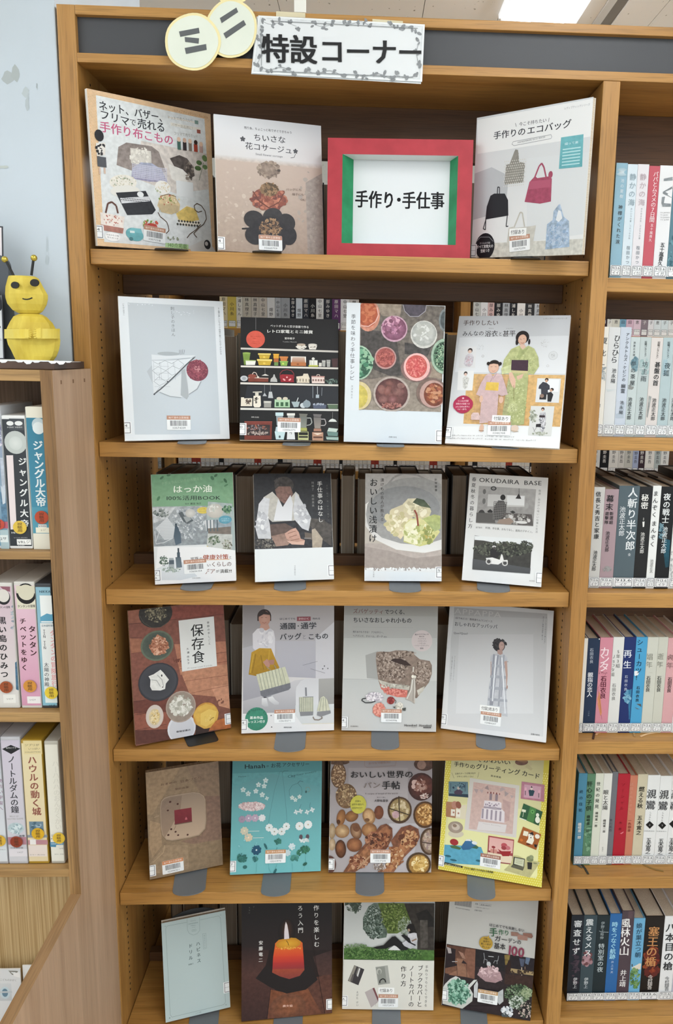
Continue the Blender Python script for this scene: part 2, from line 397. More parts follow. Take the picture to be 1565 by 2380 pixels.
MB().box((0, DEPTH-.012, 1.9992), (RX1, DEPTH-.004, 2.0565)).build('header_panel', mat('header_paint'), bc)
for (x0, x1, rows, th) in ((0, BW, ROW, TH), (RX0, RX1, RRW, RTH)):
    for i in range(1, 7):
        z, t_ = rows[i], th[i]
        MB().box((x0+.0012, .015, z-t_), (x1-.0012, .19, z)).build('shelf', WH, bc, .0015)
        MB().box((x0+.0012, .21, z-t_), (x1-.0012, DEPTH-.015, z)).build('shelf', WH, bc, .0015)
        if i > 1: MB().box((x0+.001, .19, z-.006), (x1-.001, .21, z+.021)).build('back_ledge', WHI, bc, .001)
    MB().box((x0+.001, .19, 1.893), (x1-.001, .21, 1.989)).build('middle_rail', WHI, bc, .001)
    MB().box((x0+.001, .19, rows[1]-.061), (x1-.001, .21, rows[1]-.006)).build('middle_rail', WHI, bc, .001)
    MB().box((x0, .02, 0), (x1, .38, .118)).build('plinth', WH, bc)
# ---------------------------------------------------------------- the video cabinet at the left
CX = -.0015; CT = .0185; CY = -.165
cb = empty('video_cabinet', Matrix.Identity(4)); tag(cb, 'lower brown wooden video cabinet standing left of and in front of the bookcase', 'cabinet')
for i, x in enumerate((CX-CT, -.95)):
    m = MB(); x1 = x+CT
    prof = [(CY, .597), (CY, 1.49), (-.001, 1.49), (-.001, 0), (-.62, 0), (-.62, .597)]
    m.prism([(x, y, z) for y, z in prof], (CT, 0, 0))
    me = m.mesh('side_panel', [CW, CE, mat('cabinet_edge_top', 'a2805a', .5, 'wood', dark='84633f', axis='y', fleck=.8)])
    for p in me.polygons:
        n = p.normal
        p.material_index = 0 if abs(n.x) > .5 else 2 if abs(n.z) > .5 and p.center.z < .7 else 1
    o = bpy.data.objects.new('side_panel', me); COL.objects.link(o); o.parent = cb
dw = MB()
for y in (-.133, -.083, -.033): dw.box((CX-.0004, y-.0018, 1.468), (CX+.0006, y+.0018, 1.474))
o = dw.build('dowel_plug', mat('dowel', '7d5d43', .7), cb); o['kind'] = 'stuff'
XL = -.93
MB().box((XL, CY, 1.473), (CX-CT, -.001, 1.49)).build('top_board', CH, cb, .001)
MB().box((XL, -.012, .6), (CX-CT, -.004, 1.473)).build('back_panel', CB, cb)
for z, t_ in ((1.2045, .0135), (.9315, .0175), (.644, .0145)):
    MB().box((XL, CY+.001, z-t_), (CX-CT, -.012, z)).build('shelf', CH, cb, .001)
MB().box((XL, -.13, .03), (CX-CT, -.12, .6295)).build('ribbed_panel', CR, cb)
MB().box((XL, -.60, .03), (CX-CT, -.13, .05)).build('display_tray', CH, cb)
MB().box((XL, -.615, .0), (CX-CT, -.60, .14)).build('front_lip', CH, cb)
# ---------------------------------------------------------------- the displayed books
TAN, LT = hexc('b98a72'), hexc('eef1f2')
def bars(a, u0, v0, u1, v1, seed):
    rd = random.Random(seed); u = u0; a.up(); k = hexc('30343a')
    while u < u1:
        w_ = rd.choice((.00035, .00035, .0006, .0009)); a.poly([(u, v0), (min(u+w_, u1), v0), (min(u+w_, u1), v1), (u, v1)], [k]*4); u += w_+rd.choice((.00035, .0006, .0007))
def barcode(par, a0, p, num, hue='b98a72'):
    """library barcode sticker; p = centre of the sticker as seen in the photograph's zoom"""
    W_, H_ = .042, .0265
    u, v = a0.loc(*p[:2]); rot = math.radians(p[2]) if len(p) > 2 else 0
    a = Art(Vector((0, 0, 0)), Vector((1, 0, 0)), Vector((0, 1, 0)), W_, H_)
    rrect(a, 0, 0, W_, H_, .0018, LT); a.rect(.0002, H_-.0002, W_-.0002, H_-.0075, hexc(hue+'~1'), hexc(hue+'~1'))
    a.text(.003, H_-.0039, W_-.003, H_-.0039, .0042, 'f3e4da', '袖ケ浦市立図書館', local=True)
    bars(a, .006, .0075, W_-.006, H_-.0092, int(num[-5:]))
    a.text(.009, .0040, W_-.009, .0040, .0048, '3a3f45', num, local=True)
    o = a.mb.build('barcode_label', PRINT, par)
    o.matrix_local = Matrix.Translation((u, v, a0.z+.0002)) @ Matrix.Rotation(rot, 4, 'Z') @ Matrix.Translation((-W_/2, -H_/2, 0))
    return o
def calllabel(par, W, side, y, t1, t2, zz=.0022):
    """wrapped call-number label on the lower corner next to the spine"""
    w_, h_ = .012, .022
    a = Art(Vector((0, 0, 0)), Vector((1, 0, 0)), Vector((0, 1, 0)), w_, h_)
    k = hexc('1e2834'); wh = hexc('eef1f3')
    a.rect(0, h_, w_, 0, wh, wh); b = .0009
    if side == 'L':
        a.up(); a.poly([(0, .0015), (w_-.0022, .0015), (w_-.0022, h_-.0015), (0, h_-.0015)], [k]*4); a.up(); a.poly([(0, .0015+b), (w_-.0022-b, .0015+b), (w_-.0022-b, h_-.0015-b), (0, h_-.0015-b)], [wh]*4)
        if t1: a.text(.0, h_*.68, .0055, h_*.68, .0062, '222a33', t1, local=True)
        if t2: a.text(.0, h_*.3, .0045, h_*.3, .005, '222a33', t2, local=True)
    else:
        a.up(); a.poly([(.0022, .0015), (w_, .0015), (w_, h_-.0015), (.0022, h_-.0015)], [k]*4); a.up(); a.poly([(.0022+b, .0015+b), (w_, .0015+b), (w_, h_-.0015-b), (.0022+b, h_-.0015-b)], [wh]*4)
        if t1: a.text(.0045, h_*.68, .0105, h_*.68, .0062, '222a33', t1, local=True)
    a.rect(0 if side == 'L' else .0035, h_*.5+.0002, w_-.0035 if side == 'L' else w_, h_*.5-.0002, k, k)
    o = a.mb.build('call_number_label', PRINT, par)
    o.location = (0 if side == 'L' else W-w_, y, zz+.0002)
def dbook(key, row, pose, zoom, thick, art, label, spine='L', bc=None, call=None, edge='e9e6df', hard=False):
    x, y, W, H, ps, th, ro, dz = pose
    U0 = Vector((math.cos(ps), math.sin(ps), 0)); N0 = Vector((-math.sin(ps), math.cos(ps), 0))
    V0 = Vector((0, 0, 1))*math.cos(th)+N0*math.sin(th)
    U = math.cos(ro)*U0+math.sin(ro)*V0; V = -math.sin(ro)*U0+math.cos(ro)*V0
    O = Vector((x, y, ROW[row]+dz))
    r = empty('picture_book', frame_m(O, U, V)); tag(r, label, 'book', 'face-out books on display stands')
    a = Art(O, U, V, W, H, *zoom); a.z = 0
    m = a.mb; e = hexc(edge); ct = .0022 if hard else .0007
    m.box((0, 0, -ct), (W, H, -.00001), e)
    a.run(art); m.build('front_cover', PRINT, r)
    g = .0022 if hard else .0004
    ins = (0 if spine == 'L' else g, W-(g if spine == 'L' else 0))
    MB().box((ins[0], g, -thick+ct), (ins[1], H-g, -ct)).build('page_block', PAGE, r)
    sx = -.0004 if spine == 'L' else W+.0004
    MB().box((min(sx, sx), 0, -thick), (W if spine == 'L' else W+.0004, H, -thick+ct), e).box((min(0, sx) if spine == 'L' else W, 0, -thick), (0 if spine == 'L' else sx, H, -ct*.3), e).build('back_cover', PRINT, r) if spine == 'L' else \
        MB().box((0, 0, -thick), (W+.0004, H, -thick+ct), e).box((W, 0, -thick), (sx, H, -ct*.3), e).build('back_cover', PRINT, r)
    if bc: barcode(r, a, bc[0], bc[1], bc[2] if len(bc) > 2 else 'b98a72')
    if call: calllabel(r, W, spine, call[0], call[1], call[2], a.z)
    if zoom and len(pose) and key in NOTE:
        px_, py_, ang, txt, wd = NOTE[key]; u, v = a.loc(px_, py_)
        n = Art(Vector((0, 0, 0)), Vector((1, 0, 0)), Vector((0, 1, 0)), wd, .0125); n.rect(0, .0125, wd, 0, hexc('f0f2f1'), hexc('f0f2f1'))
        n.text(.003, .0062, wd-.003, .0062, .0085, '2a2d30*', txt, local=True)
        o = n.mb.build('supplement_label', PRINT, r); o.matrix_local = Matrix.Translation((u, v, a.z+.0004)) @ Matrix.Rotation(math.radians(ang), 4, 'Z') @ Matrix.Translation((-wd/2, -.00625, 0))
    return O, U, V, W, H, ps, th, thick
NOTE = {'b3': (860, 1055, 0, '付録あり', .035), 'c4': (692, 1298, 0, '付録あり', .034), 'e4': (672, 1345, 0, '付録2枚あり', .040), 'g3': (740, 1437, 0, '付録あり', .034)}
def stand(bk, row, cx, tip, lab, wd=.056, ang=None, black=False, uh=.16, uw=.11):
    """sheet-metal book stand: tongue on the shelf, back plate leaning behind the book"""
    O, U, V, W, H, ps, th, thick = bk; z = ROW[row]
    tp = onZ(cx, tip, z+.0015) if row > 2 else Vector((onY(cx, tip, -.002).x, -.002, z))
    if row <= 2: tp.y = -.003
    an = ps*.45 if ang is None else ang
    r = empty('book_stand', Matrix.Translation((tp.x, tp.y, z+.0002)) @ Matrix.Rotation(an, 4, 'Z')); tag(r, lab, 'book stand', 'metal book stands under the displayed books')
    D = .12; P = []
    n = 10; rr = wd*.5; e = .55 if not black else .22
    for i in range(n+1):
        t_ = math.pi*(1+i/n); P.append((rr*math.cos(t_)*(1 if not black else 1), rr*e+rr*e*math.sin(t_), 0))
    if black: P = [(-rr, .006, 0), (-rr+.002, .002, 0), (-rr+.006, 0, 0), (rr-.006, 0, 0), (rr-.002, .002, 0), (rr, .006, 0)]
    P += [(rr, D, 0), (-rr, D, 0)]
    mt = BLACKM if (black or row == 1) else METAL
    MB().prism(P, (0, 0, .0014)).build('base_plate', mt, r)
    inv = r.matrix_world.inverted()
    q = MB(); b0 = O+U*(W*.5)-U.cross(V)*(thick+.0016); b0 = b0+V*((z+.0019+abs(U.z)*uw/2-b0.z)/V.z)
    Q = []
    for k in range(9):
        t_ = math.pi*k/8; Q.append((uw/2*math.cos(t_)*1.0, uh-.03+.03*math.sin(t_)))
    Q = [(uw/2, 0)]+Q+[(-uw/2, 0)]
    q.prism([b0+U*a_+V*b_ for a_, b_ in Q], -U.cross(V)*.0014)
    o = q.build('back_plate', BLACKM if uh > .2 else mt, r); o.matrix_parent_inverse = inv
POSE = {"b1": [0.0162, 0.0107, 0.2284, 0.246, 0.7304, -0.0472, 0.0465, 0.0045], "b2": [0.2158, 0.037, 0.1896, 0.2323, 0.2796, 0.1003, 0.0047, 0.0047], "fr": [0.4052, 0.0502, 0.2549, 0.2014, -0.058, 0.0507, 0.0009, 0.001], "b3": [0.6682, 0.08, 0.2249, 0.237, -0.7731, -0.0485, -0.0436, 0.0085], "c1": [0.0531, -0.0013, 0.1845, 0.2574, 0.3704, 0.1925, -0.0044, 0.0046], "c2": [0.2493, 0.0311, 0.1796, 0.2304, 0.0692, 0.2537, -0.0, 0.0045], "c3": [0.4384, 0.0368, 0.1804, 0.2534, -0.003, 0.122, -0.0102, 0.0049], "c4": [0.6259, 0.0385, 0.2083, 0.25, -0.3704, 0.3477, 0.0091, 0.0045], "d1": [0.0869, 0.0347, 0.1493, 0.2066, 0.1142, 0.1284, 0.0243, 0.0034], "d2": [0.2729, 0.0403, 0.1502, 0.2085, 0.1826, 0.3271, -0.0087, 0.008], "d3": [0.4799, 0.064, 0.1494, 0.2091, -0.0398, 0.2426, 0.0134, 0.0048], "d4": [0.6703, 0.0701, 0.1526, 0.2109, -0.2722, 0.2719, -0.003, 0.0061], "e1": [0.0445, 0.0161, 0.1852, 0.259, 0.4301, 0.2275, -0.011, 0.0066], "e2": [0.2383, 0.0671, 0.1846, 0.257, 0.089, 0.2466, -0.007, 0.0054], "e3": [0.4379, 0.0819, 0.1918, 0.257, -0.0282, 0.224, -0.002, 0.0043], "e4": [0.641, 0.0904, 0.2121, 0.2589, -0.3036, 0.2767, 0.0094, 0.0044], "f1": [0.0528, 0.0456, 0.1457, 0.2143, 0.318, 0.2247, -0.0039, 0.006], "f2": [0.212, 0.0568, 0.1854, 0.257, 0.0754, 0.2667, -0.0145, 0.007], "f3": [0.4135, 0.0657, 0.2134, 0.257, -0.0129, 0.2494, -0.0023, 0.0049], "f4": [0.6426, 0.0729, 0.2137, 0.257, -0.273, 0.226, -0.0019, 0.0043], "g1": [0.0817, 0.0185, 0.1308, 0.1954, 0.2558, 0.2814, 0.0155, 0.0063], "g2": [0.2366, 0.0202, 0.1876, 0.257, 0.0958, 0.1964, -0.0029, 0.0044], "g3": [0.4447, 0.0506, 0.1938, 0.257, -0.0366, 0.2164, 0.0007, 0.0038], "g4": [0.6567, 0.0482, 0.1866, 0.257, -0.1963, 0.245, -0.0276, 0.0092]}
Z1 = (0, 0, 1.956); Z2 = (765, 0, 1.956)
ART = {}
ART['b1'] = '''
BG e0bb90~1
D 400 400 985 1148 7 2 f2e2cb
Q e4eaec~1>dfe3e4~1 436 432 930 540 966 1140 600 1110 474 1100
T 448 478 760 540 44 2b2f36** ネット、バザー、
T 452 518 590 555 44 2b2f36** フリマ
T 588 552 620 560 32 2b2f36* で
T 624 560 752 582 46 2b2f36** 売れる
T 452 574 790 640 48 c75f86** 手作り布こもの
R 765 530 890 560 f1eee6
T 760 532 882 550 15 9a9a92 ネットで売りたい！
R 775 556 912 596 ecebe4
R 885 546 902 566 7f9c94
R 895 588 912 608 a05a50
T 780 566 885 586 15 9a9a92 バザー出品用に！
T 790 606 905 622 15 9a9a92 フリマで売りたい！
T 790 500 945 534 13 c08a5a レディブティックシリーズno.3626
Q d9d2cc~2 640 640 940 700 950 860 800 880 640 820
Q 8e8480~3>a09590~3 538 668 575 648 690 665 722 690 755 780 720 800 600 776 530 750
R 592 672 690 756 d8d4cc~2
S 640 712 46 44 60 3 8 efece4,e3dfd6
Q aeb4cc~3>9c98b4~3 598 812 600 765 640 738 690 742 735 770 762 828 680 826
H 600 742 760 826 8 3 c9cbdc v
H 600 742 760 826 8 2 d4d4e0 h
Q 5c5552~5 772 720 815 705 850 720 880 760 885 800 850 820 800 770
Q e7e5e0~1 765 745 830 770 860 800 840 850 780 812
S 860 780 24 40 30 4 9 4a4440,746a64,9c9288
E 905 740 14 10 5f7d50~3
E 930 720 12 14 6d8a58~3 30
E 900 765 16 10 587548~3
E 932 760 12 10 6c8a5c~3
L 2 6c7a5c 905 820 925 740
E 560 830 66 34 ebe8df~1 8
S 560 826 60 28 40 3 6 c9c4b0,9aa58e,d8d2c0
E 570 870 72 26 e9e8e2 8
E 740 854 38 30 f3f2ed
S 740 854 34 26 26 3 6 d9c8a8,e8ddc4,b8c0a0
R 800 820 880 900 e6eaec
Q d8c49c~2 728 888 790 885 818 930 815 960 780 975 735 965 715 935
S 768 910 48 24 34 3 6 c46858,8a9a58,efe4c8
H 722 925 812 972 7 3 b8a888 v
L 3 7a5a3c 730 892 765 882 800 895
Q 2c2e33~2>34363b~2 526 876 662 868 708 955 692 974 578 978
Q d8dade~1 545 900 676 893 684 915 552 925
D 545 897 684 922 8 3 30333a
E 638 884 16 12 e9ecee
Q efe8da 800 975 850 932 880 945 912 1020 850 1030 810 1010
Q e3c878~2 800 970 848 938 888 950 905 1000 860 1010 812 998
D 806 990 908 1028 14 6 4a4a44
L 3.5 5c4a3a 895 1080 880 1062 905 1035 925 1020 938 995 932 960 915 935 895 925 882 935 886 955 900 965 918 960
L 3.5 5a4638 718 965 728 985 745 998 758 1010 765 1030 768 1048 755 1062
L 3.5 5c4a3a 912 1020 890 1045 862 1065 850 1082
L 8 66453c 480 968 490 925 508 918 528 935 536 970
Q ece3dc~1 455 965 566 985 560 1040 458 1020
S 510 1000 46 26 26 3 4 b0584c,c87a68
Q b07c70~2 458 1020 562 1038 558 1062 460 1046
E 612 1066 42 28 6fb0b8~1 -10
Q 7fc0c8 580 1050 600 1036 640 1040 648 1062
R 590 1048 612 1060 dcecec
E 596 1086 10 8 4c8088
S 680 1020 36 18 40 4 9 b8463c,c85848,7a9a48,d8d8b8
E 690 1028 26 12 b8463c~2
E 512 1076 36 20 fafafa>f2f2f2
T 482 1066 540 1074 8 5a5a5a ゆめかわ小物
T 486 1078 538 1086 8 5a5a5a 作り方つき
Q b7d6a0 752 1104 856 1112 856 1134 750 1124
T 760 1112 850 1122 22 5c7c4c* 140点掲載
Q dcdcda 860 1120 930 1088 965 1120 985 1150 870 1148
E 942 1112 16 20 3a3a3c 10
E 938 1108 8 9 c8c8c8
E 450 616 22 26 2a2a2e~2
Q e9e6e0 435 650 478 650 478 705 440 710
S 455 678 20 30 16 4 8 3a3a3c,2a2a2e
R 440 710 484 762 55585e~1
R 448 762 458 792 d8bfae
R 470 762 480 790 d8bfae
R 805 640 822 682 4c7066
E 812 634 9 10 e8cbb4
R 830 645 848 686 3c3436
E 838 638 9 10 d8b8a4
R 856 648 872 688 8a7c70
E 863 642 9 10 e8cbb4
R 880 655 898 692 a84838
E 889 648 9 10 3a2c28
R 905 660 922 696 c8a8a0
E 913 656 9 10 e8cbb4
S 780 1085 30 8 8 4 7 9aa08a
'''
ART['b2'] = '''
BG dfe3e8>c7b6a8
R 970 700 1480 1170 c4b2a6>a69486~1
R 970 700 1480 770 d5d4d4>c2b4aa~2
Q 9f958e~2 1390 830 1480 780 1480 1170 1400 1170
S 1120 880 120 140 30 5 12 c9bbae,c0b0a3
S 1080 1000 90 120 26 5 12 bcada0,b3a294
S 1410 950 60 170 30 5 12 a89e95,aca29a
T 1110 580 1328 604 13 3a3c42* 残り糸、ちょこっと布ですぐできちゃう
T 1152 624 1300 638 34 3a3c42* ちいさな
T 1114 662 1330 686 34 3a3c42* 花コサージュ
F 1104 632 12 5 4a4c52 4a4c52
F 1344 688 11 5 4a4c52 4a4c52
L 2 3a3c42 1344 700 1338 716 1322 718
T 1162 700 1286 712 13 5a5c62 Small flower corsage
S 1222 772 48 36 160 5 13 8d7c70~3,a59484~2,7a6a60~3
E 1222 770 32 26 9d8c7e~4>8b7a6e~4
E 1268 776 8 6 4a403a
E 1222 905 76 50 8c5243~4>7c483c~4
S 1222 905 78 50 240 6 16 a0614e~3,8a4c3e~3,b8765f~3,70403a~3
E 1224 862 40 30 6e5844~4>7a6048~4
S 1224 862 40 28 120 4 10 56442f,84694c,9c7c5c
L 5 6a3a30 1150 870 1180 915 1222 945 1270 920 1290 880
E 1155 998 46 40 2b292c~3
E 1240 985 46 38 2f2d30~3 20
E 1300 1015 44 42 2b292c~3 40
E 1310 1070 40 44 27252a~3
E 1160 1070 46 42 2a282c~3
E 1240 1112 60 40 29272b~3
E 1225 1050 80 66 252328~3
L 7 232125 1100 1040 1150 1038
S 1230 1042 50 46 160 4 9 6a5240,8c6c50,4c3c32,a08060
T 1300 862 1372 864 12 6a5a50 バッグにも
T 1328 884 1382 886 12 6a5a50 帽子にも
T 1366 908 1400 910 12 6a5a50 OK！
'''
ART['b3'] = '''
BG cdd1d4>e2e4e4
Q e6e8e8 675 545 1200 448 1195 620 675 700
Q d6dadc 900 720 1195 690 1190 1060 900 1100
Q b9bdc1 660 790 740 760 820 800 800 960 655 1000
R 640 1110 1160 1190 c9c8c0~2
T 864 566 990 546 18 4a4c52* 今こそ持ちたい
L 2 4a4c52 848 560 852 576
L 2 4a4c52 1002 536 998 554
T 748 618 896 596 34 36383e** 手作りの
T 900 596 1104 560 36 36383e** エコバッグ
L 2 9a9ca0 838 644 1010 612
L 2 9a9ca0 842 662 1010 630
L 2 9a9ca0 838 644 832 656 842 662
L 2 9a9ca0 1010 612 1014 622 1010 630
T 858 648 984 622 9 7a7c80* HANDMADE ECO BAGS
T 1070 494 1188 474 11 9a9ca0 レディブティックシリーズ
Q 6fb3bb~1>64a9b1~1 1056 625 1158 610 1152 758 1046 768
T 1072 655 1135 646 12 d8eced 縫って楽
H 1064 672 1140 745 13 5 b4dcdf h
Q 8d8b84~2 806 750 822 745 845 685 860 680 866 735 892 742 884 830 798 840
D 800 735 892 838 10 3 cfcdc6
L 5 8d8b84 842 720 850 680 862 700
Q a14a62~2 912 828 938 800 948 810 1000 802 1014 812 1010 916 960 926 890 918
L 7 a14a62 934 812 956 756 968 742 978 760 988 806
Q b05870 915 825 1010 815 1005 850 905 862
E 1008 794 11 15 a14a62~2
Q d9dadb 955 805 965 762 976 806
Q 222328 735 890 752 880 800 880 815 910 816 980 712 998 718 940
L 4 2a2b30 766 882 768 850 776 852 776 880
L 4 2a2b30 718 985 702 1040 712 1045 714 990
L 4 2a2b30 812 975 806 1030 816 1028
Q c6c4bc~1 818 1035 842 1030 848 1036 905 1030 942 1024 924 1134 805 1145
L 6 c0beb4 843 1032 870 965 880 968 890 1030
Q a6b8cc~4>9db2c8~4 992 1020 1018 1000 1022 960 1045 930 1052 928 1068 985 1092 1005 1094 1122 984 1134
Q dfe3e6 1032 1000 1044 955 1055 960 1062 992 1045 1010
S 1040 1070 48 50 160 4 9 8fa8c4,b8c8d8,a8b8cc
E 710 1120 49 53 1d1f24
L 2 8a8c90 672 1098 690 1078 730 1078 748 1098
T 686 1106 734 1104 9 c9cbcf とじ込み付録
T 672 1124 748 1118 15 f0f2f4* すべて実物大の
T 690 1142 732 1138 15 f0f2f4* 型紙つき
'''
Z = (260, 670, 5.589)
ART['c1'] = '''
BG dfe5ea>e3e9ee
Q bfc7cd>c9d3db 205 185 1330 240 1410 1895 300 1900
T 140 200 141 201 1 dfe5ea .
V 148 192 158 352 24 5c6268* いちはらゆきこ
V 1388 245 1418 862 26 6a7076* 66種の美しいもようで和裁の魅力と仕立てがわかる
V 785 235 802 628 52 70757b 刺し子のきほん
E 735 850 140 26 aab2b8
Q d9dfe4 515 860 700 880 900 870 1090 870 1030 900 520 930
Q b7bfc6>bac2c8 455 1080 560 1300 700 1380 600 1200 520 1000
Q d6dce0 600 1340 900 1110 1000 1060 1160 1210 1110 1300 1000 1380 900 1415 760 1410
Q dde3e8>d8dee3 520 930 880 928 1050 910 880 1080 720 1240 545 1385 530 1180
H 540 960 880 1190 90 4 b0b7bd v
H 540 960 760 1280 90 4 b0b7bd h
L 4 858c92 520 935 700 938 870 925 1020 905
L 4 858c92 530 945 600 985 690 940 780 980 860 930 940 990
L 4 858c92 525 1070 600 1020 700 1070 790 1010 880 1050 940 990
L 4 858c92 525 1070 600 1130 705 1072 780 1130 830 1110
L 4 858c92 545 1210 610 1150 700 1210 770 1150
L 4 858c92 545 1210 620 1265 720 1215
L 4 858c92 550 1380 620 1290 680 1280
L 4 858c92 620 960 620 1010
L 4 858c92 800 960 800 1020
L 4 858c92 620 1110 620 1180
L 16 5c6166 1070 900 960 1000 860 1100 740 1215 640 1305 550 1375
L 8 44494e 1085 890 1050 925
E 552 1378 12 10 4c5156
E 725 1212 11 9 4c5156
Q adb4b9 905 1060 950 1050 1000 1400 975 1445 895 1390 900 1250
Q c3c9cd 950 1050 965 1090 995 1390 1000 1380
L 5 7a8086 880 800 875 860
L 5 7a8086 900 800 895 865
L 5 7a8086 922 795 915 860
L 5 7a8086 944 800 935 858
E 1112 1068 140 140 8f4654~3>7e4050~3
S 1100 1060 130 130 220 6 14 a85a66,96505e,7c3a4a
S 1110 1050 40 40 26 6 12 c88a90
L 10 959ca3 1160 1210 1110 1310 1000 1380
L 8 a0a7ad 620 1350 760 1405 900 1420
S 400 180 300 50 30 5 12 e2e7eb,dfe5ea
S 900 340 250 60 18 4 9 d6dce2
V 235 1830 238 1895 10 7a8086 文化出版局
'''
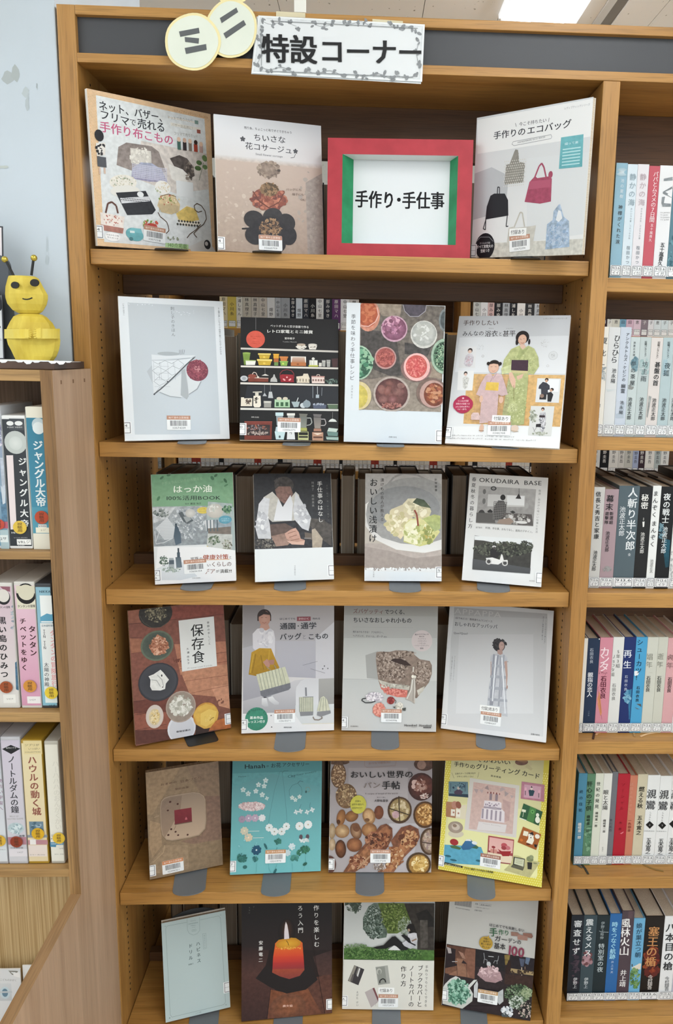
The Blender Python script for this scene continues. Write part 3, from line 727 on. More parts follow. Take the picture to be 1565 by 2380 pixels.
ART['c2'] = '''
BG 1f1f21>1c1d1f~1
Q 2a2d33>262a30 200 1020 1430 1040 1430 1330 150 1310
L 4 8a8a8c 318 100 318 270
E 315 397 124 118 d5604f~1>cf5a4a~1
T 245 358 388 362 20 a03428* 気になるものが
T 275 385 350 390 20 a03428* 可能に！
T 270 428 360 432 13 a03428 収納やカゴ
T 245 452 385 456 13 a03428 レトロ雑貨もいっぱい
T 512 215 1035 235 36 e8e8e6* ペットボトルと空き容器で作る
T 460 288 1088 302 50 f2f2ee** レトロ家電とミニ雑貨
T 705 385 845 388 30 e4e4e0** 宮市稔子
T 680 430 870 434 20 b8b8b6 Toshiko Miyaichi
L 26 c9c5be 115 522 1428 564
L 24 dcd8d0 115 762 1428 790
L 26 dcd8d0 110 990 1430 1018
L 28 d8d8d2 110 1334 1435 1352
L 30 c9b8a0 95 1768 1440 1786
E 930 500 64 34 e3dfd6
E 930 470 58 16 b8a898
S 930 505 50 18 16 6 10 7a6e68
L 12 e3dfd6 856 498 1004 500
Q e3dfd6 1024 480 1144 482 1128 535 1040 533
E 1084 470 58 14 d6d2c8
S 1084 505 40 16 12 5 9 7a6e68
Q 7f9a4a~1>6f8a3e~1 142 585 245 585 222 742 160 742
E 194 584 54 12 8fab58
Q e8e8e0 182 690 318 690 306 745 186 745
R 178 678 318 692 a9c078
Q c8a83e~1 358 610 510 612 496 662 372 660
R 348 586 520 610 e6cf72
Q c8a83e~1 345 690 530 692 512 748 358 746
R 334 664 538 692 ecd67c
E 430 638 16 14 e0c45c
E 432 722 18 16 e0c45c
R 556 600 628 656 d8a038
R 552 594 632 606 e8b448
R 560 656 624 706 b0683c
R 566 706 620 752 6e9050
Q c47a44 645 645 748 648 736 692 656 690
R 638 628 754 648 d0864c
Q 86ac54 645 700 750 702 738 756 655 754
R 638 690 754 704 96ba60
E 686 726 14 14 c8d868
R 790 628 994 712 e8e4dc
Q c9b0a0>b07c5c 812 640 975 640 985 712 800 710
R 790 708 994 760 b87448
E 885 734 18 12 8a5434
Q e2e2da 1040 680 1150 680 1150 760 1040 758
E 1092 660 20 18 dcdcd4
L 10 bfbfb6 1060 690 1064 750
L 10 bfbfb6 1100 690 1100 750
R 1030 745 1158 768 b8bc58
R 1168 715 1206 766 d6d2ca
Q a8a8a4 1208 680 1260 680 1254 768 1214 766
Q a4a4a0 1270 675 1324 675 1318 770 1276 770
L 5 dadad4 1212 700 1256 700
L 5 dadad4 1274 715 1320 715
Q 4c3436~1 1338 660 1425 655 1418 772 1352 772
E 160 925 50 38 c3c7cb
E 160 925 28 22 9ea4aa
Q 7c4034~1 215 915 488 922 486 972 218 970
L 10 c8b4a8 218 915 488 924
E 270 895 56 30 8a4a3e
L 10 d8c8bc 270 870 290 842 320 850 345 905
E 348 908 16 12 e0d8cc
L 3 a0a0a0 442 780 442 870
Q e0ddd4 395 888 440 868 452 868 496 890
Q b8b8b6 512 970 520 930 550 905 558 872 572 872 580 905 604 940 608 974
Q 9a2832~1>8c2430~1 650 885 670 870 820 876 834 978 652 974
L 9 8a3a40 645 930 645 860 680 820 740 805 800 822 830 860 832 925
E 700 942 22 12 e8a0a0 -40
E 778 942 22 12 e8a0a0 40
E 738 910 12 12 e8b0b0
Q d9ceba~1 864 900 950 892 962 862 1020 862 1046 930 1040 988 870 986
H 870 930 1040 970 40 10 6a5c48 v
Q e2d0c8 1068 905 1240 895 1246 992 1074 990
R 1068 892 1246 912 b88c84
H 1080 935 1240 965 36 22 8a6c64 v
L 8 d8c8bc 1135 900 1145 875 1175 875 1182 900
S 1335 965 84 30 34 8 18 4c6058,6a8078,3a4c46,8a9a94
Q e0d8c8 120 1195 272 1192 270 1300 116 1300
Q e0d8c8 118 1215 160 1215 160 1180 120 1180
S 215 1240 40 36 24 8 15 5c5048
Q e6e0d2 288 1160 382 1158 388 1290 370 1316 300 1316 284 1290
R 310 1118 355 1160 d8d2c4
Q c8c4b8 278 1104 400 1100 400 1116 278 1118
S 325 1220 30 36 26 6 12 4a4440
L 3 a0a4a8 436 1010 436 1120
Q b4b8bc 410 1165 436 1118 468 1165
L 3 a0a4a8 515 1010 515 1100
Q bcc0c2 484 1190 496 1105 536 1105 552 1192
R 424 1228 528 1262 b0b0a8
R 428 1262 524 1318 9a9a94
R 440 1238 512 1254 d0d0c8
Q b0cfae>a0c4a0 572 1208 775 1212 778 1318 570 1316
R 590 1246 628 1300 3c6044
R 652 1246 690 1300 3c6044
R 716 1246 754 1300 3c6044
E 632 1198 34 22 cfc8b4
E 716 1198 34 22 cfc8b4
Q a4b4b8 798 1240 912 1240 890 1310 830 1314
L 10 dce0e0 870 1240 890 1185
E 956 1290 42 36 c3ccd0
E 1005 1270 52 52 8c9aa2
L 5 b4bcc0 985 1232 998 1210 1008 1232
L 5 a8b4bc 1086 1030 1086 1190
L 7 c8ced2 1148 1035 1150 1140
L 5 98a0a8 1210 1050 1205 1160
Q a8b4bc 1128 1145 1172 1145 1170 1190 1126 1190
Q 565e72 1085 1275 1270 1280 1262 1332 1095 1330
S 1170 1275 80 14 30 7 12 98a0b0,b4bcc8
Q 5a7058 1284 1282 1425 1284 1420 1334 1300 1334
L 8 c0c8b8 1280 1276 1425 1278
T 256 1446 362 1450 20 d8d8d4* 主婦と生活社
Q 7a3c34~1>74382f~1 168 1515 538 1515 532 1750 165 1752
Q 3a3334~2 200 1550 510 1550 508 1695 200 1695
S 340 1590 140 34 40 8 18 6c6468,8c8488,9a6050
S 350 1665 140 26 40 8 16 a89c94,8a7a74,b4a8a0
L 12 8a4a40 165 1508 540 1510
Q c4dce0 583 1385 690 1385 690 1430 583 1430
Q 8c9aa0 592 1430 684 1430 680 1560 600 1560
Q e2e2dc 738 1395 846 1395 846 1425 738 1425
Q a8aaa8 748 1425 838 1425 834 1500 752 1500
Q b8ccd4 590 1580 630 1570 640 1640 580 1640
Q c4dce0 572 1640 716 1645 694 1750 590 1748
E 640 1712 14 18 4c5a60
Q dfe2e2 742 1640 838 1640 848 1748 736 1748
L 6 5a5a5a 770 1660 800 1655 795 1680
Q 6e6e66 900 1400 1018 1405 1000 1445 910 1440
Q 6c706c>8a8e84 906 1440 1010 1445 1000 1590 920 1588
L 12 a8aca8 1010 1460 1060 1460 1074 1520 1050 1550 1005 1560
Q a8ac60 912 1590 1006 1592 1010 1634 908 1632
Q c0c48c 888 1640 1028 1644 1028 1758 888 1754
R 898 1650 1020 1690 24261e
R 898 1700 1020 1728 3a3c30
Q 6e6a6a 1090 1405 1208 1410 1190 1450 1100 1445
Q 74706e>948c84 1096 1450 1200 1455 1190 1600 1110 1598
L 12 aca8a8 1200 1475 1248 1475 1264 1530 1245 1560 1195 1560
Q a87c68 1100 1602 1198 1604 1202 1640 1096 1638
Q b48c74 1078 1650 1226 1652 1228 1766 1080 1760
Q e4d4c4 1090 1664 1218 1664 1150 1690
R 1092 1708 1216 1730 5a3c30
Q d8dcd8 1294 1510 1320 1480 1350 1468 1390 1482 1412 1512
L 3 a0a0a0 1354 1380 1352 1466
Q c0d0c8 1300 1592 1426 1605 1405 1650 1280 1640
Q 6c8a84 1275 1645 1425 1652 1420 1705 1290 1700
Q 88a49c 1262 1710 1436 1715 1436 1760 1275 1752
L 8 c4d4cc 1268 1735 1436 1740
'''
ART['c3'] = '''
BG dde3e8>d8e1e8
Q 6c655e~4>756d66~4 327 132 1422 178 1372 1552 297 1520
Q a29484~3>8c8074~3 500 135 860 155 840 330 600 300 560 220
Q 8d8278~3>9a9084~3 300 1130 500 1120 700 1080 1000 1140 1372 1100 1372 1552 297 1520
Q 4e4a48~4 330 480 600 500 800 640 860 1080 700 1080 500 1000 330 700
Q 4a4746~4 900 650 1250 700 1200 820 900 800
Q 98897a~3 1230 900 1385 850 1385 1120 1200 1100
E 430 300 150 205 b8694c~3>c98d78~3
E 420 280 128 170 c06e4c~3>a85840~3
S 420 250 110 130 40 20 40 b05c40,c87a58
L 12 e0b8ac 330 430 430 440 520 380 560 290 540 190
E 1030 170 150 150 5a5460~3>4a444c~3
E 1030 170 120 115 544e58~3
L 8 a8a4ac 880 160 900 240 970 310 1080 310 1170 240 1180 175
E 764 470 174 170 8a6474~3>c4a0b0~2
E 766 468 156 150 a67590~3>75485e~3
S 740 440 130 110 70 14 36 c08aa4,9c6880,d4a4b8,7c5064
E 1150 545 175 180 b4b4ae~2>ccccc6~2
E 1150 535 160 160 c4c6c2~2>a8aaa6~2
S 1140 520 120 110 46 16 40 d4d6d2,bcbeb8,b0b2ac
E 1420 360 76 145 5a6264~3>7c8486~3
E 1420 360 55 115 4c5456~3
E 300 910 190 225 9cb8a4~2>a8c4ac~2
E 300 910 172 205 4d7460~4>3c6450~4
S 330 900 140 180 110 18 40 4f8468,78ac8c,3a5c4a,94bc9c
E 650 850 142 145 c8a09c~2>b8908c~2
E 650 848 124 126 a85c58~3>9c5450~3
S 650 850 110 110 90 8 22 c07068,8c4844,b46860
E 1050 990 200 170 8a6c68~2
E 1058 968 172 180 dca8a4~1>e8b8b4~1
E 1052 962 140 148 cc5c5c~2>c06058~2
S 1052 962 124 130 130 7 18 d87070,c05050,e08c84
E 1420 830 180 230 a8bca8~2>9cb4a0~2
E 1420 830 150 195 567860~4
S 1410 820 120 170 240 7 15 a8c0a0,2c3c30,7c9c80,1e2c24
E 300 1340 168 185 cdbc8c~1>d8c898~1
E 300 1350 120 150 d4c468~2>c8b860~2
E 730 1320 240 230 9c9088~2>b4a8a0~2
E 730 1320 212 205 7a5450~3>5c3c3c~3
E 600 1260 50 62 9c706a~2>7c544e~2 20
E 680 1270 40 70 9a6c68~2>7c5048~2 -20
E 810 1290 82 62 98706a~3>704a48~3
E 620 1390 62 48 9c706c~2>74504c~2
E 740 1390 64 60 96686a~2>704844~2 30
E 700 1180 50 40 90645c~2>6c4844~2
E 850 1210 50 36 8c6862~3
S 730 1470 130 36 50 8 22 a8706a,8c5850,b07c74
E 1250 1300 200 190 746058~2>7c6860~2
E 1265 1320 172 180 c4a8a0~1>b89890~1
E 1285 1325 138 152 84503c~3>744030~3
S 1290 1310 110 120 70 12 32 b07450,8c4c34,c49070,a05c48
Q dde3e8>dbe2e8 140 110 327 118 297 1960 90 1960
R 90 1525 1440 1990 d9e2e8>d8e1e8
V 237 275 214 1145 64 34383e 季節を味わう手仕事レシピ
V 216 1200 212 1380 32 4c5056 スズキエミ
T 690 1875 798 1880 22 4a4e54* 主婦の友社
'''
Z4 = (1020, 700, 4.742)
ART['c4'] = '''
BG b9bcc0>e4e7e9
Q e6e9ea>eaecee 60 1380 1340 1380 1335 1640 60 1590
Q cfd2d5>dde0e3 232 400 1440 380 1400 800 180 780
T 272 240 660 238 64 4e3c36* 手作りしたい
T 262 360 500 354 62 2e2a2a* みんなの
T 508 360 654 356 74 2e2a2a* 浴衣
T 662 362 700 360 50 2e2a2a* と
T 706 360 850 356 74 2e2a2a* 甚平
T 552 300 610 300 14 5a5450 ゆかた
T 744 300 824 300 14 5a5450 じんべい
T 1152 194 1418 190 19 6a665e* レディブティックシリーズ
Q d6b078~2>cda66e~2 390 802 1396 815 1340 1385 272 1350 300 985 372 985
Q d8d9da 245 500 420 500 400 735 220 735
Q e4e5e5 215 765 390 768 372 985 205 980
S 1175 465 44 44 40 2 5 b0b0ae
S 460 510 40 34 24 2 4 a8a8a6
E 1262 600 50 50 bfc2c4
E 1262 600 46 46 d0d3d5
S 1262 600 20 20 20 3 6 b0b2b4
E 488 606 14 14 a8a8a8
E 488 606 10 10 d8dadc
E 1204 714 14 14 b0b0b0
E 1204 714 11 11 dcdee0
E 348 545 26 28 3a3230
E 345 556 20 20 d8bcae
Q c4c0c6~2 300 600 330 580 370 585 390 620 375 700 345 725 300 720 278 690
S 335 660 44 50 60 4 9 b4aeb8,d8d4dc,c8a8b0
E 298 798 20 24 3c3432
E 298 808 16 16 d8bcae
Q d0d0cc~2 265 850 300 825 340 850 325 900 318 950 290 972 268 950
S 298 900 28 60 40 4 8 a8a8a4,e0e0dc
R 1090 850 1326 1122 d8dadb
R 1170 860 1320 1000 e6e8ea
E 1192 868 20 22 3a302c
E 1190 880 14 18 c49c80
Q 3c3d46~2 1110 930 1150 890 1190 900 1225 930 1226 975 1205 980 1205 1030 1130 1030 1130 970 1100 965
Q 2c2c30 1118 1030 1190 1030 1185 1086 1110 1084
E 1140 1045 22 22 8c7468
E 1250 975 20 18 2c2624
E 1240 985 16 15 c8a088
Q 2a2a2e 1200 1010 1240 1000 1265 1030 1240 1110 1200 1108
Q d4d6d4 1018 1155 1278 1160 1240 1488 988 1478
S 1040 1270 40 70 50 8 18 8a9080,a8aca0,c0c4b8
E 1150 1190 18 20 3a302c
E 1148 1200 12 14 d0ac98
Q b8b8bc~3 1120 1230 1180 1225 1185 1300 1160 1440 1120 1440 1110 1300
S 1145 1340 36 100 60 4 9 6a6c74,e0e0e4
R 1112 1258 1172 1284 3c3438
Q 2c2c2e 1075 1356 1130 1352 1128 1390 1072 1388
L 4 7a7a7a 1040 1390 1060 1440
L 4 7a7a7a 1080 1390 1050 1440
S 1110 1460 100 16 40 5 14 9aa090,b8bcb0
E 925 400 72 74 262224
E 1000 450 12 34 262224
E 866 450 16 38 262224
E 924 425 46 58 dcb8a4>d0a892
L 4 8a4c44 906 460 925 466 942 458
L 3 3a2c28 896 420 912 418
L 3 3a2c28 932 416 948 418
S 915 425 20 10 6 2 3 5a4038
Q d8b8a6 895 480 950 480 970 520 900 540
Q b5bb86~2>a9b07c~2 800 530 890 490 925 535 990 490 1055 525 1100 620 1108 720 1050 810 990 800 985 920 940 1360 860 1370 710 1360 705 1240 760 900 800 760 720 810 695 770 720 650
Q a2aa76~2 900 520 930 540 1000 505 900 640 860 620
S 900 700 190 120 70 6 12 c6cc9c,9aa470
S 850 1100 120 260 110 6 12 c4ca9a,98a26c
Q c9cfa0~2 690 740 800 700 800 800 760 800 700 810
Q 45323f~1 806 650 990 652 985 772 800 762
Q c8c090 800 765 985 772 980 800 820 795
Q dcb8a2 775 790 810 785 850 870 846 950 835 965 810 940 778 850
Q d8b49e 860 830 940 800 920 850 870 870
L 5 8c8458 830 930 832 1100
Q b9bf8c~2 780 1130 830 1110 870 1140 872 1220 800 1232 750 1220
S 820 1180 50 40 30 5 10 d0d4ac,98a070
E 614 700 60 50 2a2422
E 550 690 18 20 2a2422
E 680 692 18 20 2a2422
E 608 735 56 62 e0bca8>d8b09a
Q 2a2422 556 700 580 660 650 660 670 700 610 690
L 3 a05850 590 770 608 776 626 768
L 3 3a2c28 576 728 594 726
L 3 3a2c28 622 726 640 728
Q d2b8ba~1>ccb4b4~1 520 820 570 795 600 830 640 795 700 815 735 920 764 1030 700 1048 660 1030 660 1055 640 1330 450 1350 475 1060 415 1030 470 900
D 430 820 750 1340 16 4 b08c90
Q e0c060~1>dcb854~1 530 893 666 900 658 990 514 982
L 8 b4989c 600 830 570 895
L 8 b4989c 640 800 600 860
E 690 1090 24 40 dcb8a2
E 470 1080 20 40 dcb8a2
Q dcc4c0~2 360 1260 380 1230 440 1230 458 1270 450 1310 360 1310
D 360 1232 458 1310 12 4 b89898
E 475 1400 24 44 d8b49e
E 840 1405 42 40 d8c4b4
L 6 a89880 800 1430 880 1440
L 6 8a6c54 445 1428 500 1432
E 270 1140 100 100 b43458~1>a83050~1
E 200 1140 38 60 b43458~1
E 342 1140 38 60 b03254~1
T 212 1102 332 1102 24 f0d4dc* とじ込み付録
T 192 1134 346 1134 22 f0d4dc* 実物大の型紙つき
T 190 1166 346 1166 20 f0d4dc* (大人浴衣&甚平と
T 206 1194 310 1194 20 f0d4dc* ベビー甚平)
E 272 1072 12 10 e8b8c8
T 125 1480 490 1486 17 6a6c6e 浴衣◎レディス&メンズ-S･M･Lサイズ
T 512 1490 835 1500 17 6a6c6e キッズ-100･110･120･130cmサイズ
T 125 1512 485 1518 17 6a6c6e 甚平◎レディス&メンズ-S･M･Lサイズ
T 510 1522 826 1530 17 6a6c6e キッズ-90･100･110･120cmサイズ
T 850 1534 1075 1538 17 6a6c6e ベビー-70･80cmサイズ
'''
Z5 = (330, 1060, 3.33)
ART['d1'] = '''
BG 9fb8b0>b0b8bc
Q 6c9a78~1>87ac8a~1 60 120 710 120 712 395 80 395
Q 7fa886 200 300 600 290 712 395 80 395
T 150 214 470 172 26 93b592 ナチュラルにいろいろ使える
T 238 258 545 252 62 e9f0e4** はっか油
T 180 326 612 322 40 333a38* 100%活用BOOK
T 334 370 366 369 11 3c4442 監修
T 374 369 460 367 17 333a38* 薫田 洵子
E 154 168 18 9 4c7256 40
E 207 148 16 9 4c7256 10
E 128 328 20 10 55805e 60
E 545 170 18 12 4c7458 -60
E 572 150 16 9 476c50 40
E 646 190 20 10 426a4c -60
E 620 200 14 7 6a9470 20
E 652 226 18 7 5a8462 30
Q a8aeb2~3>8f979c~3 80 392 500 385 510 620 505 705 90 705
Q c2c6c8~3 80 400 260 395 200 480 90 520
S 350 520 140 120 150 5 16 c8ced2,a4acb2,d4d8da,8c949a
S 150 440 60 30 40 6 14 6c7472,8c9490,566260
Q 5c6468 282 440 312 430 330 460 370 470 400 500 352 526 320 505
Q a0a6a8 320 470 360 462 385 490 345 515
E 375 442 38 34 d4d4cf>bcbcb8
Q d6dadd>c4cace 105 560 196 474 262 560 240 640 175 650
H 120 490 250 630 12 3 b4babe h
L 4 dadee0 100 580 110 680 170 670 230 640
L 4 dadee0 140 570 110 660
Q 4a5a66>5a6a78 256 545 278 545 300 600 306 672 262 690 246 620
R 257 522 272 548 3a4852
E 475 420 47 26 d8c460~1
T 440 412 492 408 9 6a5c28 リップ&
T 440 430 514 422 9 6a5c28 デザートミスト
Q a8b4b4~2 512 352 700 368 700 470 502 484
E 565 424 66 56 d0ccc4>bcb8b0
S 550 400 40 30 30 5 12 dcdcd8,c0c4bc
S 660 410 36 30 50 6 14 3c6450,587c60,7a9c7c
Q 98a4ac~2 482 495 696 485 690 604 505 606
Q cfd2d4 484 498 560 492 570 560 500 580
Q 7c746c~2 510 560 690 545 690 604 515 606
H 500 495 600 580 26 8 5a6870 v
E 645 492 50 32 6fa6b8~1>5f9cb0~1
T 610 486 680 484 9 c8e0e8 スッキリ
T 615 502 678 500 9 c8e0e8 虫除けに
Q c0c4c0~2 510 598 700 606 698 742 500 730
S 560 650 44 34 50 6 14 5a6c58,7c8c74,a8aca4
S 655 690 40 40 50 6 14 6c6c60,8c9480,b8b8b0
E 600 700 30 30 c8ccc8
E 468 716 53 29 e0cc74~1
T 428 710 492 704 9 6a5c28 ドラッグストア
T 434 728 508 722 9 6a5c28 で買える植物油
R 90 700 512 965 dfe3e5
Q eceef0 122 706 500 700 730 730 735 965 100 995 100 960
Q dfe4e8>cfd6dc 100 880 250 800 340 830 430 930 300 960 110 960
Q 5c6a74>6c7a84 260 782 302 782 312 860 268 868
R 272 745 296 784 4a5862
R 276 712 290 746 3c4850
Q a4acb0 212 788 246 788 252 880 206 884
R 210 806 250 836 54606a
S 170 810 34 44 50 5 10 6c7c70,8c9c90,52645a
S 230 880 70 20 50 5 10 b4c0b8,98a8a0,7c9084
T 376 798 440 790 28 4a4640* 家族
T 444 792 470 790 20 4a4640* の
T 472 786 672 780 46 a8563c** 健康対策
T 674 784 696 783 26 4a4640* と
T 504 845 534 843 26 4a4640* い
T 536 838 696 834 42 6a4c44* くらしの
T 480 896 570 890 42 8a5848* デア
T 572 892 600 890 24 4a4640* が
T 604 892 672 888 32 4a4640* 満載
T 674 890 698 888 34 4a4640** !!
L 6 e0c0a4 400 806 680 798
T 390 944 455 942 11 6c7478 日本文芸社
'''
ART['d2'] = '''
BG 2a2b2f~2
Q 26272b~3>34363a~3 860 130 1480 130 1480 500 860 500
Q 34353a~5 860 560 1480 470 1480 722 870 722
S 1380 560 90 70 90 8 20 55524e,3c3a3a,6a655e
S 960 680 90 40 120 5 12 4a4846,6c6862,2e2c2c,8a857c
Q 56524e~4>4a4644~4 1280 480 1400 490 1470 540 1470 700 1330 600
E 1100 225 74 66 3c3836~4>4a4644~4
S 1060 200 36 36 24 4 10 4a4644,565250
Q 8a6c62~3>80625a~3 1030 260 1060 235 1150 235 1170 290 1150 345 1100 368 1050 330
L 4 5a403a 1080 300 1100 296
L 4 5a403a 1130 296 1150 300
L 5 6a4640 1095 340 1120 348 1140 336
S 1110 290 44 30 12 5 12 947068,7c5e56
Q d2cfc6~1>b4b2ac~2 940 320 1010 275 1060 330 1090 395 1140 340 1190 275 1215 300 1240 400 1230 470 1180 500 1010 510 960 470
Q d9dbdf~1>c4c6ca~1 905 370 945 320 990 330 975 470 1000 560 1000 640 900 640 880 560
Q d9dbdf~1>c8cace~1 1190 280 1225 330 1280 420 1310 480 1290 580 1240 560 1180 490 1170 420
Q e0e2e6 1055 330 1090 395 1150 300 1170 370 1160 500 1020 500
S 930 520 50 90 34 8 26 b4b6bc,e6e8ea,c0c2c8
S 1240 460 50 80 30 8 26 b4b6bc,e6e8ea,c0c2c8
Q 5e4e48~3 990 530 1110 520 1180 560 1120 640 1000 620
Q 8e7468~3>a08478~2 1000 620 1130 590 1180 640 1130 690 1040 700
Q c8a090~1>ba9282~1 1105 600 1150 570 1190 555 1215 590 1230 640 1262 650 1250 684 1180 680 1120 640
L 5 8a6458 1130 600 1190 580
L 5 8a6458 1140 630 1200 610
L 5 8a6458 1150 655 1220 640
Q d4b0a0 1120 655 1200 665 1262 655 1255 688 1160 684
Q 6a6058 1260 590 1320 600 1330 650 1262 640
Q b4a898~2>a89c8c~2 1315 570 1340 560 1400 640 1390 715 1320 715
L 4 a0a0a0 1255 636 1310 636
V 1376 192 1384 516 42 e6e6e4* 手仕事のはなし
V 1322 195 1326 396 20 9a9a98 阿部了 阿部直美
V 1432 220 1444 500 15 6a6a68 文化・風土・食・祈り・暮らし
R 860 722 1500 990 dfe4e6>e2e6e8
Q e0e5e7 872 722 1478 712 1492 958 876 975
V 1184 845 1186 925 12 7a8084 河出書房新社
'''
Z6 = (820, 1060, 2.953)
ART['d3'] = '''
BG b2aea8~1>c0b8ac
Q b9b7b4~1>a8a6a3~1 80 115 620 115 620 330 80 330
L 28 9c9a98 230 320 228 220 290 150 350 125 440 135 540 190 620 260
L 14 b8b6b4 232 320 232 225 292 156 350 132 440 142 535 195 620 268
Q e2e0dc 88 330 240 220 440 190 620 240 620 640 500 665 300 640 150 560 88 480
E 420 400 330 255 8f8f90~1>a0a09e~1
Q c9c7c4>e2e2e0 88 480 88 420 110 480 200 560 330 600 480 612 620 570 620 636 480 664 300 642 160 575
E 360 355 240 150 969798~1>8c8e8f~1
Q cfc6a8>dccfae~1 265 365 350 330 430 330 400 480 330 572 220 480
Q e4dcc0>c8bf98 230 470 270 370 300 380 260 490
S 300 460 70 90 50 8 26 ece6cc,d8ceaa,c4bc90
Q ded6b8~1>d0c8a0~1 345 330 380 292 440 290 520 330 540 380 520 430 440 430 350 380
S 440 360 80 50 50 8 24 ece6cc,d4ccac,c0b898
Q 44503e~3>5a6450~2 412 318 440 288 490 300 540 358 470 345
Q d8d49c~1>c4c480~1 350 480 390 430 460 425 560 470 600 520 540 600 460 620 350 590
Q b4bc78~2>a4b07c~2 480 430 560 400 603 410 603 500 560 520 520 470
Q e6e4c0 360 470 400 438 450 440 430 610 352 580
S 450 530 90 70 60 8 24 ecead0,c8cc94,aab070,dcdcb4
S 520 540 40 60 30 6 18 9aa060,b8a860,8c9458
L 12 8c4a3c 424 370 440 400 446 440 450 480
Q b0a6a0~1>c0b6b0~1 80 600 200 600 300 645 480 668 620 640 620 780 80 780
Q a49a94~1 80 620 250 650 420 700 620 680 620 770 80 770
R 80 768 620 800 e0e4e6
S 340 775 280 9 90 4 8 9c9490,eceff0
Q dfe6ea>d9e0e6 80 790 620 800 620 870 80 865
V 145 150 138 596 58 1c1c1e* おいしい浅漬け
V 204 150 202 450 26 4a4440 漬けもの名人が教える
V 571 150 573 245 18 3c3a38 針塚藤重
V 145 772 144 832 10 5a5a5a 家の光協会
'''
ART['d4'] = '''
BG cfcecb>e3e6e7
T 868 162 1148 180 42 2e2c2c* OKUDAIRA
T 1176 182 1300 186 42 2e2c2c* BASE
V 836 140 806 500 32 3a3838* 春夏秋冬の暮らし方
V 1286 228 1262 530 17 6a6a68 毎週、自分が心地いい仕事と生活
T 845 490 890 492 13 4a4a48 奥平眞司
T 912 492 1245 522 17 4a4a48* 料理、手仕事、おもてなし、道具のデザイン。
Q a9a8a6~1>8c8a88~2 868 204 1260 228 1240 482 846 460
Q c4c4c2 930 262 1185 272 1180 350 925 345
Q e0e2e2 1060 268 1180 275 1178 340 1060 335
E 968 222 20 15 3a3a3a
E 968 222 12 9 8c8c8a
E 905 244 11 18 6c6c6a
E 902 310 11 20 6c6c6a
E 885 400 24 32 3c3a3a
Q 5a5856 850 388 970 392 980 460 846 455
Q 2c2a2a 925 378 945 364 962 378 960 390 928 388
L 3 2a2828 1143 222 1143 260
Q 302e2e 1118 292 1142 256 1158 294
Q 3a3838~3 975 340 1000 305 1040 308 1055 340 1050 390 1030 440 975 440 968 380
H 970 310 1054 440 12 4 6a6866 v
H 970 310 1054 440 12 4 7a7876 h
E 1032 284 18 20 282626
Q 5c5856~2 1040 390 1230 400 1240 478 1000 462
S 1120 430 100 30 60 6 16 b0aeaa,8c8a86,4a4846,d0cecc
Q 98867a 1005 436 1080 424 1106 450 1080 470 990 462
E 1160 455 40 10 d8d8d6
Q 3a3a38 1080 382 1100 374 1120 386 1100 396
E 1196 340 12 18 a8a8a6
Q 46443f~2>3a3a38~2 838 545 1230 600 1218 808 822 775
Q dfe3e4 838 548 1235 572 1232 618 1100 600 1000 600 900 580 838 575
S 1030 640 200 50 420 5 12 3c3f38,54584c,686c5e,2a2c28
S 1180 620 60 34 90 5 10 54584c,3a3c36
Q 55575a>4a4c4e 826 705 1222 770 1218 808 822 778
S 980 665 36 26 16 8 16 2c2c2c
E 972 622 14 8 c8c8c6
E 974 632 11 9 4a4644
Q 2c2a2c 945 655 975 645 1000 662 1010 680 985 700 945 690
Q e6e6e4 915 700 960 696 1010 712 1022 672 1030 680 1040 720 1000 745 930 738
E 935 724 21 21 c8c8c6
E 935 724 13 13 4a4a4a
E 1046 734 21 21 c8c8c6
E 1046 734 13 13 4a4a4a
Q e0e0de 1030 716 1062 712 1068 724 1040 724
T 1213 856 1260 858 9 7c7c7c 誠文堂新光社
'''
Z7 = (280, 1390, 5.589)
